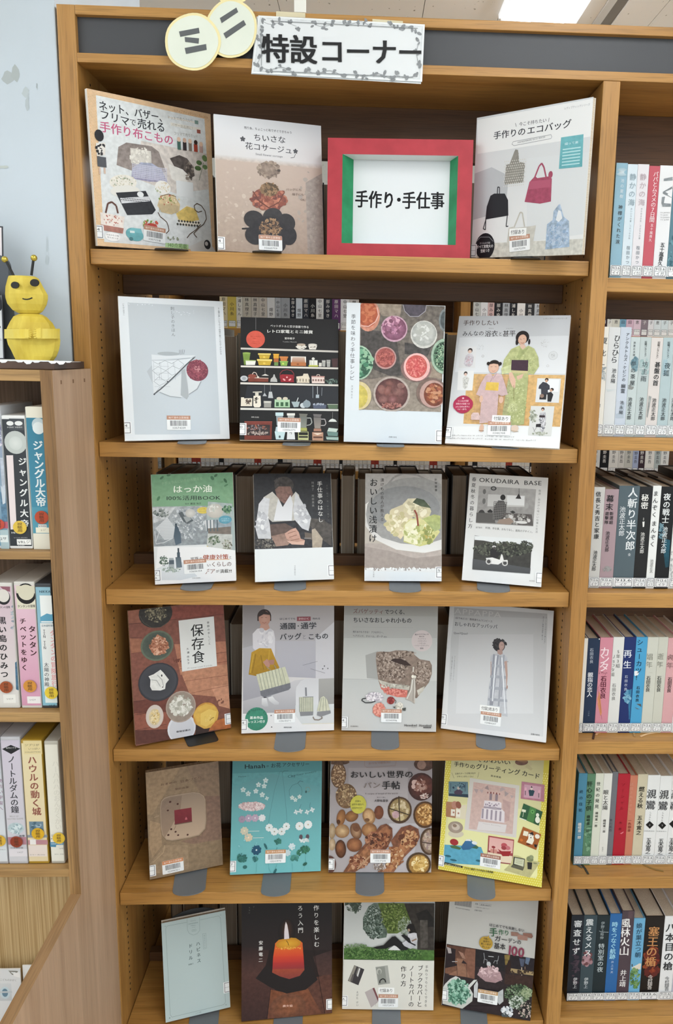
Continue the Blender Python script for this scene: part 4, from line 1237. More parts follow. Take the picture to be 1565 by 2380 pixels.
ART['e1'] = '''
BG 845245~2>7a4e40~2
Q 9c6450~2>94604e~2 90 150 600 130 560 300 110 330
Q 8a4c40~2 560 130 1340 70 1350 230 600 290
Q b07860~2>a87058~2 700 600 1380 560 1400 900 780 1000
Q b88468~2>ac7a60~2 760 900 1400 860 1420 1300 900 1250
Q 9c6850~2 120 520 300 540 300 700 140 720
Q 6a3c32~2 160 1340 620 1300 620 1500 180 1520
Q 8c5444~2 160 1500 620 1480 640 1700 190 1720
Q 5a342c~2 190 1720 650 1700 640 1860 200 1900
Q c08c70~2 1180 1150 1420 1120 1430 1440 1280 1400
L 6 5a342c 110 340 600 290 1340 210
L 6 5a342c 130 520 280 510
L 6 6a4034 140 720 300 700
L 6 6a4034 760 790 1380 700
L 6 7c4c3c 770 920 1400 820
L 5 7c4c3c 830 1080 1400 1000
L 5 7c4c3c 900 1240 1420 1130
L 5 4a2a24 170 1350 500 1290
L 5 4a2a24 180 1520 360 1490
L 5 4a2a24 190 1720 600 1640
S 740 810 60 24 14 8 18 6a3c30
S 1290 1340 50 30 12 8 18 7a5040
E 458 200 216 190 3f3c37~3>35322e~3
S 460 200 140 110 160 7 18 6c6654,8a836c,4a463a,a09a80
L 5 5c5850 250 230 300 320 400 380 520 380 620 310
E 478 618 212 200 3e4640~1>66705f~1
E 478 618 190 178 39413c~1>525c52~1
Q b57c60~2>a87058~2 370 640 430 540 480 470 550 510 625 580 600 670 520 740 440 745
S 500 620 120 120 160 6 22 cf9c80,a86c50,dcb49c,8c5840
E 494 1090 258 252 5e6068>33343a
E 492 1085 238 230 2f3036>45464c
Q dedfdc~1 365 1015 430 990 520 930 560 970 630 1060 590 1110 580 1180 520 1200 410 1198 385 1150 390 1060
L 10 a8aaa8 400 1060 470 1070 520 1150
L 10 a8aaa8 480 1000 540 1060 560 1150
E 536 1006 10 16 3a3a3e
E 548 1156 8 8 3a3a3e
E 445 1538 114 155 d8cfc8>c9beb6
E 445 1545 74 110 cfbf9c~2
S 448 1540 54 96 90 6 16 dcc488,b89858,e4d4a8
E 440 1545 0.1 .1 d8cfc8
E 796 1690 184 190 bfc1c8>d4d6dd
E 796 1700 160 165 c6c8cf
E 785 1410 195 205 8f7f74~1>a8988c~1
E 785 1410 182 190 94877c~1
S 780 1400 140 130 170 16 34 d2d1c8,bab9ae,e0dfd8,a8a69a
E 1110 1525 165 170 cf9a48~1>c08c40~1
Q d0a850~1 945 1510 1000 1420 1110 1370 1220 1400 1275 1480 1250 1590 1180 1680 1090 1694 1000 1650
Q dcbc64 1040 1500 1150 1440 1250 1470 1220 1600 1110 1670 1040 1640
S 1140 1570 60 60 30 6 16 e0c474,d4b45c
L 8 7a5a24 1160 1590 1190 1555 1215 1550
Q b26a3c~2>aa6438~2 1140 1720 1240 1590 1340 1560 1420 1580 1434 1690
Q 3a2a26~2 980 1640 1090 1700 1160 1690 1140 1740 975 1790
Q e2e5e4>dcdfde 753 293 1212 237 1254 882 800 955
V 992 330 1016 850 172 161616* 保存食
V 1136 296 1158 612 34 26262a* 季節の手しごと
V 868 636 882 730 32 26262a* 大瀬
V 876 738 884 866 32 26262a* 由生子
T 870 912 1195 868 24 8a8a88 Preserved Foods
T 724 1738 912 1708 26 3a3a40* 春陽堂書店
'''
Z8 = (540, 1390, 6.019)
ART['e2'] = '''
BG a8a3a4>e2e2e2
Q 8e898a>a5a4a8 140 60 450 60 450 620 150 700
Q b3afb0>b4b4bc 450 60 1430 60 1430 340 1165 600 1165 1120 700 1100 450 620
Q cbcbd0>c6c6cc 1165 560 1430 330 1430 1130 1165 1120
Q b8b8c0>a8a8b2 600 600 1168 600 1168 1120 700 1100
Q b4b4ba>9c9ca4 150 700 450 620 700 1100 560 1380 150 1440
Q c4c4c8>a2a2a8 150 1440 380 1380 880 1150 1165 1120 980 1620 150 1620
R 100 1620 1440 1900 dfe0e2>e4e5e6
Q c9cace>d4d6da 890 1300 900 1240 960 1160 1040 1125 1210 1125 1210 1500 890 1500
Q a6a6a4>8e8e8c 1210 1130 1425 1120 1425 1600 1210 1500
Q d0d4d6 885 1500 1425 1480 1425 1750 970 1760 885 1640
L 5 d8d0a8 980 1762 1425 1752
E 448 250 96 94 3b302e
Q 3b302e 352 240 545 240 545 320 352 320
E 452 285 82 106 c69c8c>b88c7c
Q 3b302e 370 215 450 175 530 215 520 236 440 226 376 262
L 6 9c5c50 420 340 448 352 478 338
L 4 4a3430 404 276 428 272
L 4 4a3430 462 272 486 276
Q c09686 400 370 510 370 530 440 460 460 380 430
Q dcdbe0>cfced6 350 430 400 420 470 455 530 425 580 460 600 560 595 870 520 860 540 700 500 716 380 700 430 800 490 850 430 900 350 760 290 700 285 500
S 460 560 120 120 30 10 40 e4e4e8,c8c8d0
Q b8902e~1>9c7820~1 270 760 380 700 545 705 600 840 660 970 620 1050 330 1090 230 1070
L 10 8a6a1c 330 780 280 1050
L 10 8a6a1c 400 800 440 1000
L 10 c8a440 300 780 250 1050
L 8 c8a440 520 720 500 1000
Q b4887a 430 895 490 850 530 920 520 970 470 950
Q a67a6c 500 870 590 860 585 930 530 930
L 10 8a8a84 480 960 540 1010
L 10 8a8a84 590 940 620 1000
Q c7c9b2~1>bfc1aa~1 335 1070 740 960 812 1185 395 1300
L 7 8c9284 375 1060 425 1290
L 7 8c9284 420 1045 470 1278
L 7 8c9284 465 1035 515 1268
L 7 8c9284 510 1022 560 1255
L 7 8c9284 555 1010 605 1243
L 7 8c9284 600 998 650 1230
L 7 8c9284 645 986 700 1218
L 7 8c9284 690 975 750 1205
L 4 e0e0d0 398 1055 445 1285
L 4 e0e0d0 488 1030 538 1262
L 4 e0e0d0 578 1004 628 1236
Q 74767c~1>6e7078~1 390 1300 812 1185 818 1255 790 1285 440 1390 400 1360
Q 8e9096 400 1360 440 1385 560 1350 540 1375 470 1395
L 14 3a3a40 440 1390 480 1388
Q dcdee0>b4b6ba 415 1400 480 1396 500 1480 505 1515 450 1520 412 1490
Q dcdee0>b8babe 500 1390 565 1372 600 1420 655 1460 650 1490 590 1490 520 1440
E 340 1690 160 162 3f8a72~1>3c846c~1
T 215 1630 250 1580 34 1e4a3c* 写真
T 256 1572 430 1560 34 1e4a3c* でわかりやす
T 440 1580 466 1640 34 1e4a3c* い
T 246 1674 434 1672 44 eef4f0** 基本作品
T 216 1732 462 1726 42 eef4f0** レッスン付き
Q 5a5a5e 532 1648 544 1630 556 1648
Q 5a5a5e 538 1810 552 1792 566 1810
T 662 292 888 290 34 4a4a4e* はじめてでも
R 906 262 1098 318 8e5058
T 928 290 1078 288 34 e8d8da* かわいく
T 1124 290 1234 286 32 4a4a4e* 作れる
T 664 396 892 392 100 2f3136** 通園
E 924 390 9 9 2f3136
T 955 390 1182 386 100 2f3136** 通学
T 662 544 972 536 100 2f3136** バッグ
T 980 546 1036 542 70 8a8a90* と
T 1058 542 1348 530 92 2f3136** こもの
L 4 7c7c80 985 940 1195 885
L 4 7c7c80 1095 988 1300 1050
T 1280 950 1302 950 26 4a4a50* 8
T 1256 988 1278 988 26 4a4a50* 8
T 1328 984 1350 984 26 4a4a50* 8
Q c3c4b0~1 935 1385 1135 1380 1135 1585 945 1590
H 940 1390 1135 1585 26 9 8e9488 v
Q 84868a 945 1590 1135 1585 1130 1640 955 1650
L 22 7c7e84 1030 1250 1035 1370
L 8 7c7e84 990 1385 1135 1380
Q c8c9b4~1 1185 1580 1215 1460 1240 1390 1280 1370 1330 1420 1372 1585 1290 1590
L 7 8c9284 1250 1400 1220 1580
L 7 8c9284 1275 1390 1270 1585
L 7 8c9284 1300 1400 1320 1585
Q 86888c 1190 1590 1375 1570 1380 1610 1240 1660 1185 1640
L 16 8a8078 1130 1660 1150 1700 1210 1705 1260 1680 1250 1655
T 720 1808 832 1808 22 4a4c50* 成美堂出版
'''
ART['e3'] = '''
BG a4a5a3>c4c6c5
R 90 60 1440 260 8f8d8a>9fa09c
Q b7bab8>c4c6c4 110 560 1420 560 1420 1160 600 1140 110 1130
Q b9bcbb>c9cbca 110 1130 600 1140 1420 1165 1410 1880 80 1860
Q a2a3a1 420 800 600 740 620 1140 440 1120
L 3 8c8e8c 110 1130 600 1142
T 245 182 680 192 74 74504c* ズバゲッティ
T 690 192 1010 198 74 2c2c2e** でつくる、
T 245 306 1070 316 78 28282a** ちいさなおしゃれ小もの
L 3 9a9c9a 240 404 1090 415
T 244 472 690 484 32 36363a* 残り糸でもできる！ アクセサリー、
T 244 528 725 540 32 36363a* ヘアバンド、チャーム、ポーチ etc.
E 1210 598 147 148 c9bfbf
T 1112 510 1308 506 24 3a3638* 編みやすさNo.1の
T 1172 538 1246 538 20 3a3638* 極太糸
T 1152 570 1268 570 24 4a4648 フックドゥ
T 1136 602 1278 602 24 4a4648 ・ズパゲッティ
T 1148 634 1266 634 24 4a4648 ・リボンXL
T 1094 666 1312 664 24 4a4648 ・ベイビーズパゲッティ
T 1184 704 1232 704 26 3a3638* 使用
Q 8b7b70~3>85756a~3 572 760 620 748 760 752 850 730 1000 735 1090 780 1180 855 1320 880 1350 940 1350 1060 1310 1180 1230 1280 1140 1400 980 1392 760 1340 640 1270 600 1150 580 1000 566 860
Q 8f7e73~2 760 760 850 735 1000 745 1180 865 1320 890 1300 920 1160 900 1070 880 900 840 800 840
Q c2bfb4~2>bab5aa~2 600 1140 760 1190 1040 1230 1030 1290 860 1270 640 1210
Q d47c70~2>cc7468~2 625 1205 800 1262 1010 1290 1000 1390 860 1385 720 1340 640 1270
Q c0bdb2~2 1140 1290 1250 1230 1230 1300 1160 1360
S 800 980 210 200 420 10 20 6a5a50,a39387,8e7e72,b4a498,5a4c44
S 1200 1040 130 170 240 10 20 6a5a50,a39387,8e7e72,b4a498
S 680 860 100 100 90 10 20 6a5a50,a39387,b4a498
S 960 780 180 36 90 10 18 6a5a50,a39387,b4a498
S 830 1230 190 28 60 10 18 d4d2c8,9a958a,c0beb2
S 830 1315 160 40 90 10 18 e09488,b86058,d88478
Q 3a2c28~2 770 872 820 845 920 850 990 880 1065 945 980 940 900 920
L 14 dcdad0 1090 960 1088 1030
E 1082 1096 20 24 e8e4d8
E 1112 1100 18 22 dcd8cc
Q b8b4ac>a8a098 1065 1130 1115 1120 1125 1300 1105 1480 1060 1440 975 1410 1040 1290
L 9 dedcd4 1080 1140 1060 1280 1000 1410
L 9 8e8880 1095 1140 1085 1440
L 8 d0ccc4 1105 1140 1110 1460
Q c8c2c8~1 420 1390 460 1330 540 1310 640 1340 678 1400 640 1448 520 1440 440 1430
S 545 1380 120 60 110 10 20 dad4da,aca6b0,ece8ec
L 13 2a2a2e 430 1400 380 1405 368 1430 420 1462 500 1460 560 1440
E 775 1430 54 54 98403c~2>8c3834~2
S 775 1430 46 46 30 10 20 ac5450,7c2c2c
L 8 5a4a44 820 1410 850 1440 835 1470
E 610 1560 88 96 d88c7c~2>cc7c70~2
S 610 1560 84 90 90 12 24 e4a494,c07064,d88878
S 890 1510 52 52 70 10 20 e0dcd2,b8b4a8
Q 4a4c48 800 1520 840 1515 830 1540
Q 4a4c48 930 1540 985 1530 980 1575 940 1570
T 963 1775 1140 1775 46 3a3a3c** Hoooked
T 1170 1778 1344 1778 46 3a3a3c** Hoooked
T 1065 1803 1138 1803 14 5a5a5c Zpagetti
R 1230 1800 1336 1816 2a2a2c
T 1240 1808 1326 1808 10 c8c8c8 RibbonXL
T 208 1790 322 1792 20 4a4a4c* 河出書房新社
'''
Z9 = (1010, 1390, 5.217)
ART['e4'] = '''
BG b9babb>e0e2e4
Q 9c9c9c>a2a3a4 240 110 1370 190 1372 260 238 220
Q a8a9aa>d2d5d8 238 210 1375 250 1320 1680 150 1540 200 520
Q b6b7b9>d6d9dc 300 440 1200 440 1200 1400 260 1400
T 244 155 820 205 96 b4b4b4 APPAPPA
T 252 240 706 285 28 3c3c3e* 1日でぬえる！簡単楽ちんワンピース
T 244 312 766 350 56 343436* おしゃれなアッパッパ
T 234 422 408 432 34 4a4a4c* Quoi?Quoi?
V 1358 225 1338 560 18 4a4c50* Ｓ～ＬＬサイズの人まで着られる！
V 1324 222 1308 512 18 4a4c50* 見やすい実物大型紙２枚つき
V 250 700 228 1010 16 4a4c50 フリーサイズのデザインワンピース・
V 220 700 196 1020 16 4a4c50 この１冊で大人気のＬＬ対応デザイン
E 785 575 74 76 2c2a2c~3
S 790 570 84 78 90 8 18 2a282a,3c3a3c
E 816 580 34 54 b89c94>a88c84
L 4 4a3c3c 806 570 836 568
Q a88c84 765 630 825 620 830 690 765 690
Q b3b6bd~1>bfc3c9~1 690 690 765 670 800 692 835 670 885 720 885 760 850 770 850 820 870 1100 890 1440 800 1420 640 1300 660 1100 665 1040 690 960 695 780 680 750
L 22 8f939d 725 680 705 900 680 1300
L 22 8f939d 775 690 745 900 700 1300
L 20 9a9ea7 800 700 800 1000 780 1310
L 16 9a9ea7 845 690 830 900 810 1200
Q a0a4ae~1 688 800 862 815 866 850 686 835
Q a0a4ae~1 680 930 872 945 876 980 676 965
Q a0a4ae~1 668 1070 878 1085 880 1120 664 1105
Q a0a4ae~1 652 1210 884 1230 885 1262 648 1242
L 14 dfe3e8 750 700 725 1000 705 1250
L 14 dfe3e8 820 720 860 1400
Q b4988e 848 770 882 760 890 940 880 1060 872 1060 868 940
E 882 1080 10 24 a88a80
Q b4988e 683 770 692 770 690 940 684 940
T 1168 1648 1280 1662 24 4a4c50* 主婦の友社
E 892 772 6 4 5a5c60
'''
Z10 = (320, 1750, 7.0)
ART['f1'] = '''
BG 8f7a62~2>8c785f~2
Q 9c8468~2 135 320 700 240 420 700 250 1000 150 1000
Q a2896c~2 200 1100 370 1150 400 1500 240 1700 190 1500
Q 86705c~2 800 220 1310 140 1340 700 1110 800 1000 620
Q 7e6456~2>866c5c~2 1090 700 1340 700 1370 1400 900 1480 700 1440 1040 1340
Q 9a846a~2 450 1500 820 1500 830 1900 300 1960 200 1800
L 10 b49c7c 250 1780 420 1620 440 1500
L 6 a08a6e 780 1540 820 1620 830 1850
L 10 a8907a 270 1050 350 1020
T 370 520 640 470 40 5c4030* おまめの
T 690 470 1050 395 44 5c4030* 豆本づくり
T 606 590 836 555 36 5c4030* 柴田尚美
'''
ART['f1'] += '''
Q 7a6650~1 360 900 380 770 430 720 520 690 900 630 1010 640 1085 690 1112 760 1126 1100 1110 1240 1010 1350 850 1390 560 1440 460 1425 395 1340 368 1200
Q a08c78~1 365 900 385 780 433 728 522 696 900 636 1005 648 1078 698 1104 762 1118 1100 1102 1234 1004 1340 850 1380 560 1430 466 1416 400 1334 374 1200
Q 92806f>b8a18a 374 905 394 790 440 742 526 712 900 652 998 662 1066 708 1090 768 1104 1098 1088 1226 994 1326 846 1364 558 1414 472 1402 410 1326 384 1196
Q 857263~1>98826e 378 905 398 796 444 750 530 722 720 690 700 900 560 1180 440 1380 412 1320 388 1196
Q 6b5848 595 1150 885 1110 890 1125 610 1172
Q 7c2c34~1>702830~1 596 932 876 888 886 1110 606 1160
Q b8646c 768 1082 790 1036 812 1078 790 1088
L 6 6a5440 622 1175 612 1210 588 1250
E 530 796 20 17 4a2c24
E 652 830 18 17 4a2c24
E 492 935 18 15 4a2c24
E 547 1240 18 18 4a2c24
E 618 1282 18 15 4a2c24
E 500 1334 20 17 4a2c24
E 660 1336 18 14 4a2c24
E 814 1330 17 16 4a2c24
T 760 1855 808 1848 16 5c4a3c 文化
'''
ART['f2'] = '''
BG 54888c~1>6cb4b8~1
Q 5c9094>74bcc0 130 500 700 300 1430 500 1415 1720 90 1775
Q 4c8488 130 100 1430 100 1430 260 130 300
T 302 198 608 186 88 182428** Hanah
T 622 194 660 190 34 182428* の
T 684 186 838 176 72 182428* お花
T 850 174 1250 162 66 182428* アクセサリー
T 212 346 328 340 26 2a484c* Hanah
T 935 345 1050 320 56 2a4c50* Clay
T 1056 320 1352 262 36 2a4c50 flower accessory
L 3 3a6468 655 1015 680 860 740 540 820 270 850 265 880 500 905 760 925 1000
L 5 3a5c60 850 290 880 260 940 258
L 4 3a6468 960 620 955 540 1000 470 1080 440 1130 500 1142 560 1130 620
L 6 3a5c60 1080 440 1110 405 1160 420
L 5 7c8470 1200 545 1200 500 1240 495 1262 530 1250 565 1220 565
E 1200 565 14 20 3a5c58
F 285 535 40 5 b9cccc 9c9070
F 358 592 40 5 b9cccc a89c80
F 508 462 38 5 c0d2d2 8c9878
F 612 400 40 5 c0d2d2 b0a890
F 590 480 38 5 c0d2d2 b0b8a0
F 470 555 38 5 c4d4d4 a8a890
F 562 608 40 5 c0d2d0 98a898
F 630 660 30 4 bcd0cc 98b0a8
E 415 775 190 62 c0aaac~2
S 415 775 190 62 240 10 22 d8c8c8,b89c9c,ccb4b4,e0d4d2
F 268 965 52 8 9c8ca0 8c7c88
F 365 948 56 8 ac9cb0 dcd8dc
F 458 945 56 8 b09eb0 dcd8dc
F 560 944 52 8 d8dcde e8e8e8
F 302 1132 60 8 c4c0ac e0d8b8
L 9 c0d4d0 355 1138 520 1134
F 362 1230 62 8 ccc0a8 ecd8c0
L 9 c0d4d0 425 1234 585 1230
F 664 1085 56 9 d8dfdf 9c9884
F 740 1142 56 9 d8dfdf 9c9884
F 846 1140 56 9 d4dcdc 9c9884
F 914 1066 54 9 d8dfdf 9c9884
F 998 650 34 5 c4d4d0 a8b098
F 1045 680 32 5 bcd0cc a8b098
F 1105 635 32 5 c4d4d0 a8b098
L 3 3a5c5c 1130 745 1105 810
L 3 3a5c5c 1262 720 1250 800
F 1055 858 36 4 c8d6d6 b0c0c0
F 1120 845 36 4 c8d6d6 b0c0c0
F 1215 858 36 4 c8d6d6 b0c0c0
F 1290 825 38 4 c8d6d6 b0c0c0
F 1105 1062 60 12 dce2e2 b8a890
F 1230 1040 60 12 dce2e2 b8a890
E 1125 1220 26 34 5a4c54
E 1222 1215 26 34 5a4c54
S 1170 1270 80 24 50 10 20 d4dcdc,b8c8c8
F 478 1410 72 8 28556c b8c8d0
E 478 1410 66 60 2c5c72
F 478 1410 68 8 23506a c8d4d8
F 994 1360 52 7 c8d8dc d8dce0
F 930 1450 50 7 bcd0d4 c8d4d8
E 612 1355 16 52 2f6468 28
S 790 1285 44 44 34 10 20 2f6a60,3c7c6c
L 5 3a7470 780 1370 770 1410
S 270 1525 70 62 60 12 24 2f6a64,3f8078,276058
S 465 1540 40 34 24 12 22 2c6668,3f8078
E 312 1656 32 26 336a68
S 1030 1530 60 40 40 12 22 3a7870,4c8c80
S 1185 1400 60 50 60 12 22 2c6450,3c7c60
S 1105 1450 36 36 24 12 20 2c6450,3c7c60
E 1184 1612 34 22 2c5c50 30
E 748 1720 18 46 2c6468 -28
L 3 468c8c 655 1600 660 1680 690 1740
L 3 468c8c 780 1600 745 1720
L 3 468c8c 1000 1600 1000 1720
L 3 468c8c 480 1600 470 1750
L 3 468c8c 1190 1460 1190 1600
L 3 468c8c 1184 1640 1150 1720
S 400 1300 250 100 9 8 18 8cc8cc
S 900 1480 300 120 8 8 18 8cc8cc
'''
Z11 = (750, 1750, 5.796)
ART['f3'] = '''
BG 8c8486>aba6a8
Q 9b9496>b2acae 350 200 1150 200 1150 700 900 900 350 700
Q b4b0b4 900 950 1300 950 1200 1600 960 1600 760 1500
E 215 300 105 170 7d6048~5>5c4430~5
S 215 300 95 155 180 7 16 a88c6c,8c6c4c,6a4c34,c4a888
E 320 580 145 165 8c7458~5>6a5038~5
S 320 570 130 145 140 7 18 a8906c,bca480,7c6044,5c4430
E 215 120 150 40 5c4434~5
E 1370 150 140 90 5c443a~4>4a342c~4
E 1335 160 60 60 8c7064~2
E 1330 455 180 185 5a342c~3>3c2420~3
E 1350 440 140 140 6a3e32~3>502c26~3
S 1300 430 90 90 26 12 40 a8887c,8c6458,c4a8a0
S 1370 580 60 40 40 6 16 b09088,d0c0b8
E 1040 770 166 178 54402c~2>4a3626~2
S 1040 770 162 172 60 8 16 3c2a1c
E 1042 765 140 150 a08c64~2>8c7850~2
S 1040 765 110 120 70 14 40 b8a880,94805a,c8b898
L 14 3c3020 885 740 1190 840
L 14 3c3020 1028 580 1040 920
E 985 830 50 50 b8989c~2
E 1380 830 160 178 5c4028~2>4c3420~2
E 1382 828 135 150 a87c44~3>906434~3
S 1382 828 110 120 120 12 28 c89c60,8c6030,dcb880,7c5428
E 1440 1190 130 180 54402c~2>4a3626~2
E 1445 1190 108 155 8c7868~3>7c6858~3
S 1450 1190 80 120 50 14 36 b4a494,94807c,a89080
L 12 3c3020 1340 1200 1470 1220
E 1295 1500 170 160 5c4830~2>4a3824~2
E 1298 1500 142 132 b08c4c~3>94703a~3
S 1310 1490 100 90 110 14 34 d4b470,b4904c,e8d8a8,c8a45c
E 760 800 64 90 7c4c34~2>643a28~2
E 625 850 85 110 b8946c~2>8a6644~2 20
E 622 845 60 80 cba880~1>b08c64~2 20
E 630 1035 105 92 b88a5c~2>7a5030~2
E 600 900 36 24 6a4a30
E 250 870 60 110 a8784c~2>704828~2 -10
E 395 850 90 72 9c7044~2>6c4628~2 20
E 215 925 26 30 4a2c18
E 265 1050 100 90 c4a880~2>86603c~2
E 130 1050 46 105 b8a488~2>8c7454~2
E 130 1230 46 80 c0aa90~2>a08868~2
E 450 1050 75 110 b49070~2>5c3a24~2 20
E 455 1000 50 60 6a4630~2 20
E 430 1235 105 92 a8724c~2>6a4028~2
E 245 1290 74 120 7c5034~3>402414~3 5
E 235 1270 50 70 8c5c3c~2>6a4028~2 5
Q 6a4230~4>7c5038~4 780 975 860 950 940 1010 945 1130 870 1280 700 1430 440 1600 280 1600 400 1420 620 1170
Q 8c5c40~4>9a6a48~4 800 1010 860 980 920 1040 900 1150 800 1280 560 1480 330 1600 420 1450 640 1200
S 740 1180 170 120 130 10 34 a8785a,6a3c28,8c5840,4c2c20
S 480 1470 120 90 90 10 34 a8785a,6a3c28,8c5840,c09878
Q 6e4432~4>845840~4 1060 1000 1180 965 1290 1020 1312 1130 1250 1250 1100 1400 960 1600 740 1600 860 1480 960 1280 920 1180
Q 9a6644~4>a87450~4 1120 1080 1240 1040 1290 1120 1200 1250 1060 1400 920 1600 800 1600 940 1440
S 1160 1150 120 110 120 10 34 b08058,7c4a30,5a3424,c09870
S 960 1400 130 130 130 10 34 b08058,7c4a30,94603e,d0b490
L 20 b49070 470 1560 560 1460 680 1350
S 760 1530 90 40 50 8 20 c4bcb8,8c7868
E 90 1500 94 120 5a3c34~3
E 482 690 110 122 bfba50~1>b8b34a~1
T 440 646 520 644 28 4a5030** 何度も
T 396 690 560 688 28 4a5030** 試作を重ねた
T 398 738 552 736 28 4a5030** 自信作だけ！
L 3 8c7068 566 100 566 165 600 195 980 170 995 100
T 620 138 935 120 36 8c7068 おうちで旅気分♪
T 370 290 850 290 96 1e1c1e** おいしい
T 862 288 1224 286 100 1e1c1e** 世界の
T 548 434 785 430 90 7c706c* パン
T 798 434 1048 434 116 1e1c1e** 手帖
T 575 544 1014 540 28 4a4444 9 recipes of bread of the world
T 732 594 850 594 18 3a3636 幸せパン職人
T 696 640 886 640 36 2c2a2c** 大野有里奈
'''
Z12 = (1000, 1750, 5.217)
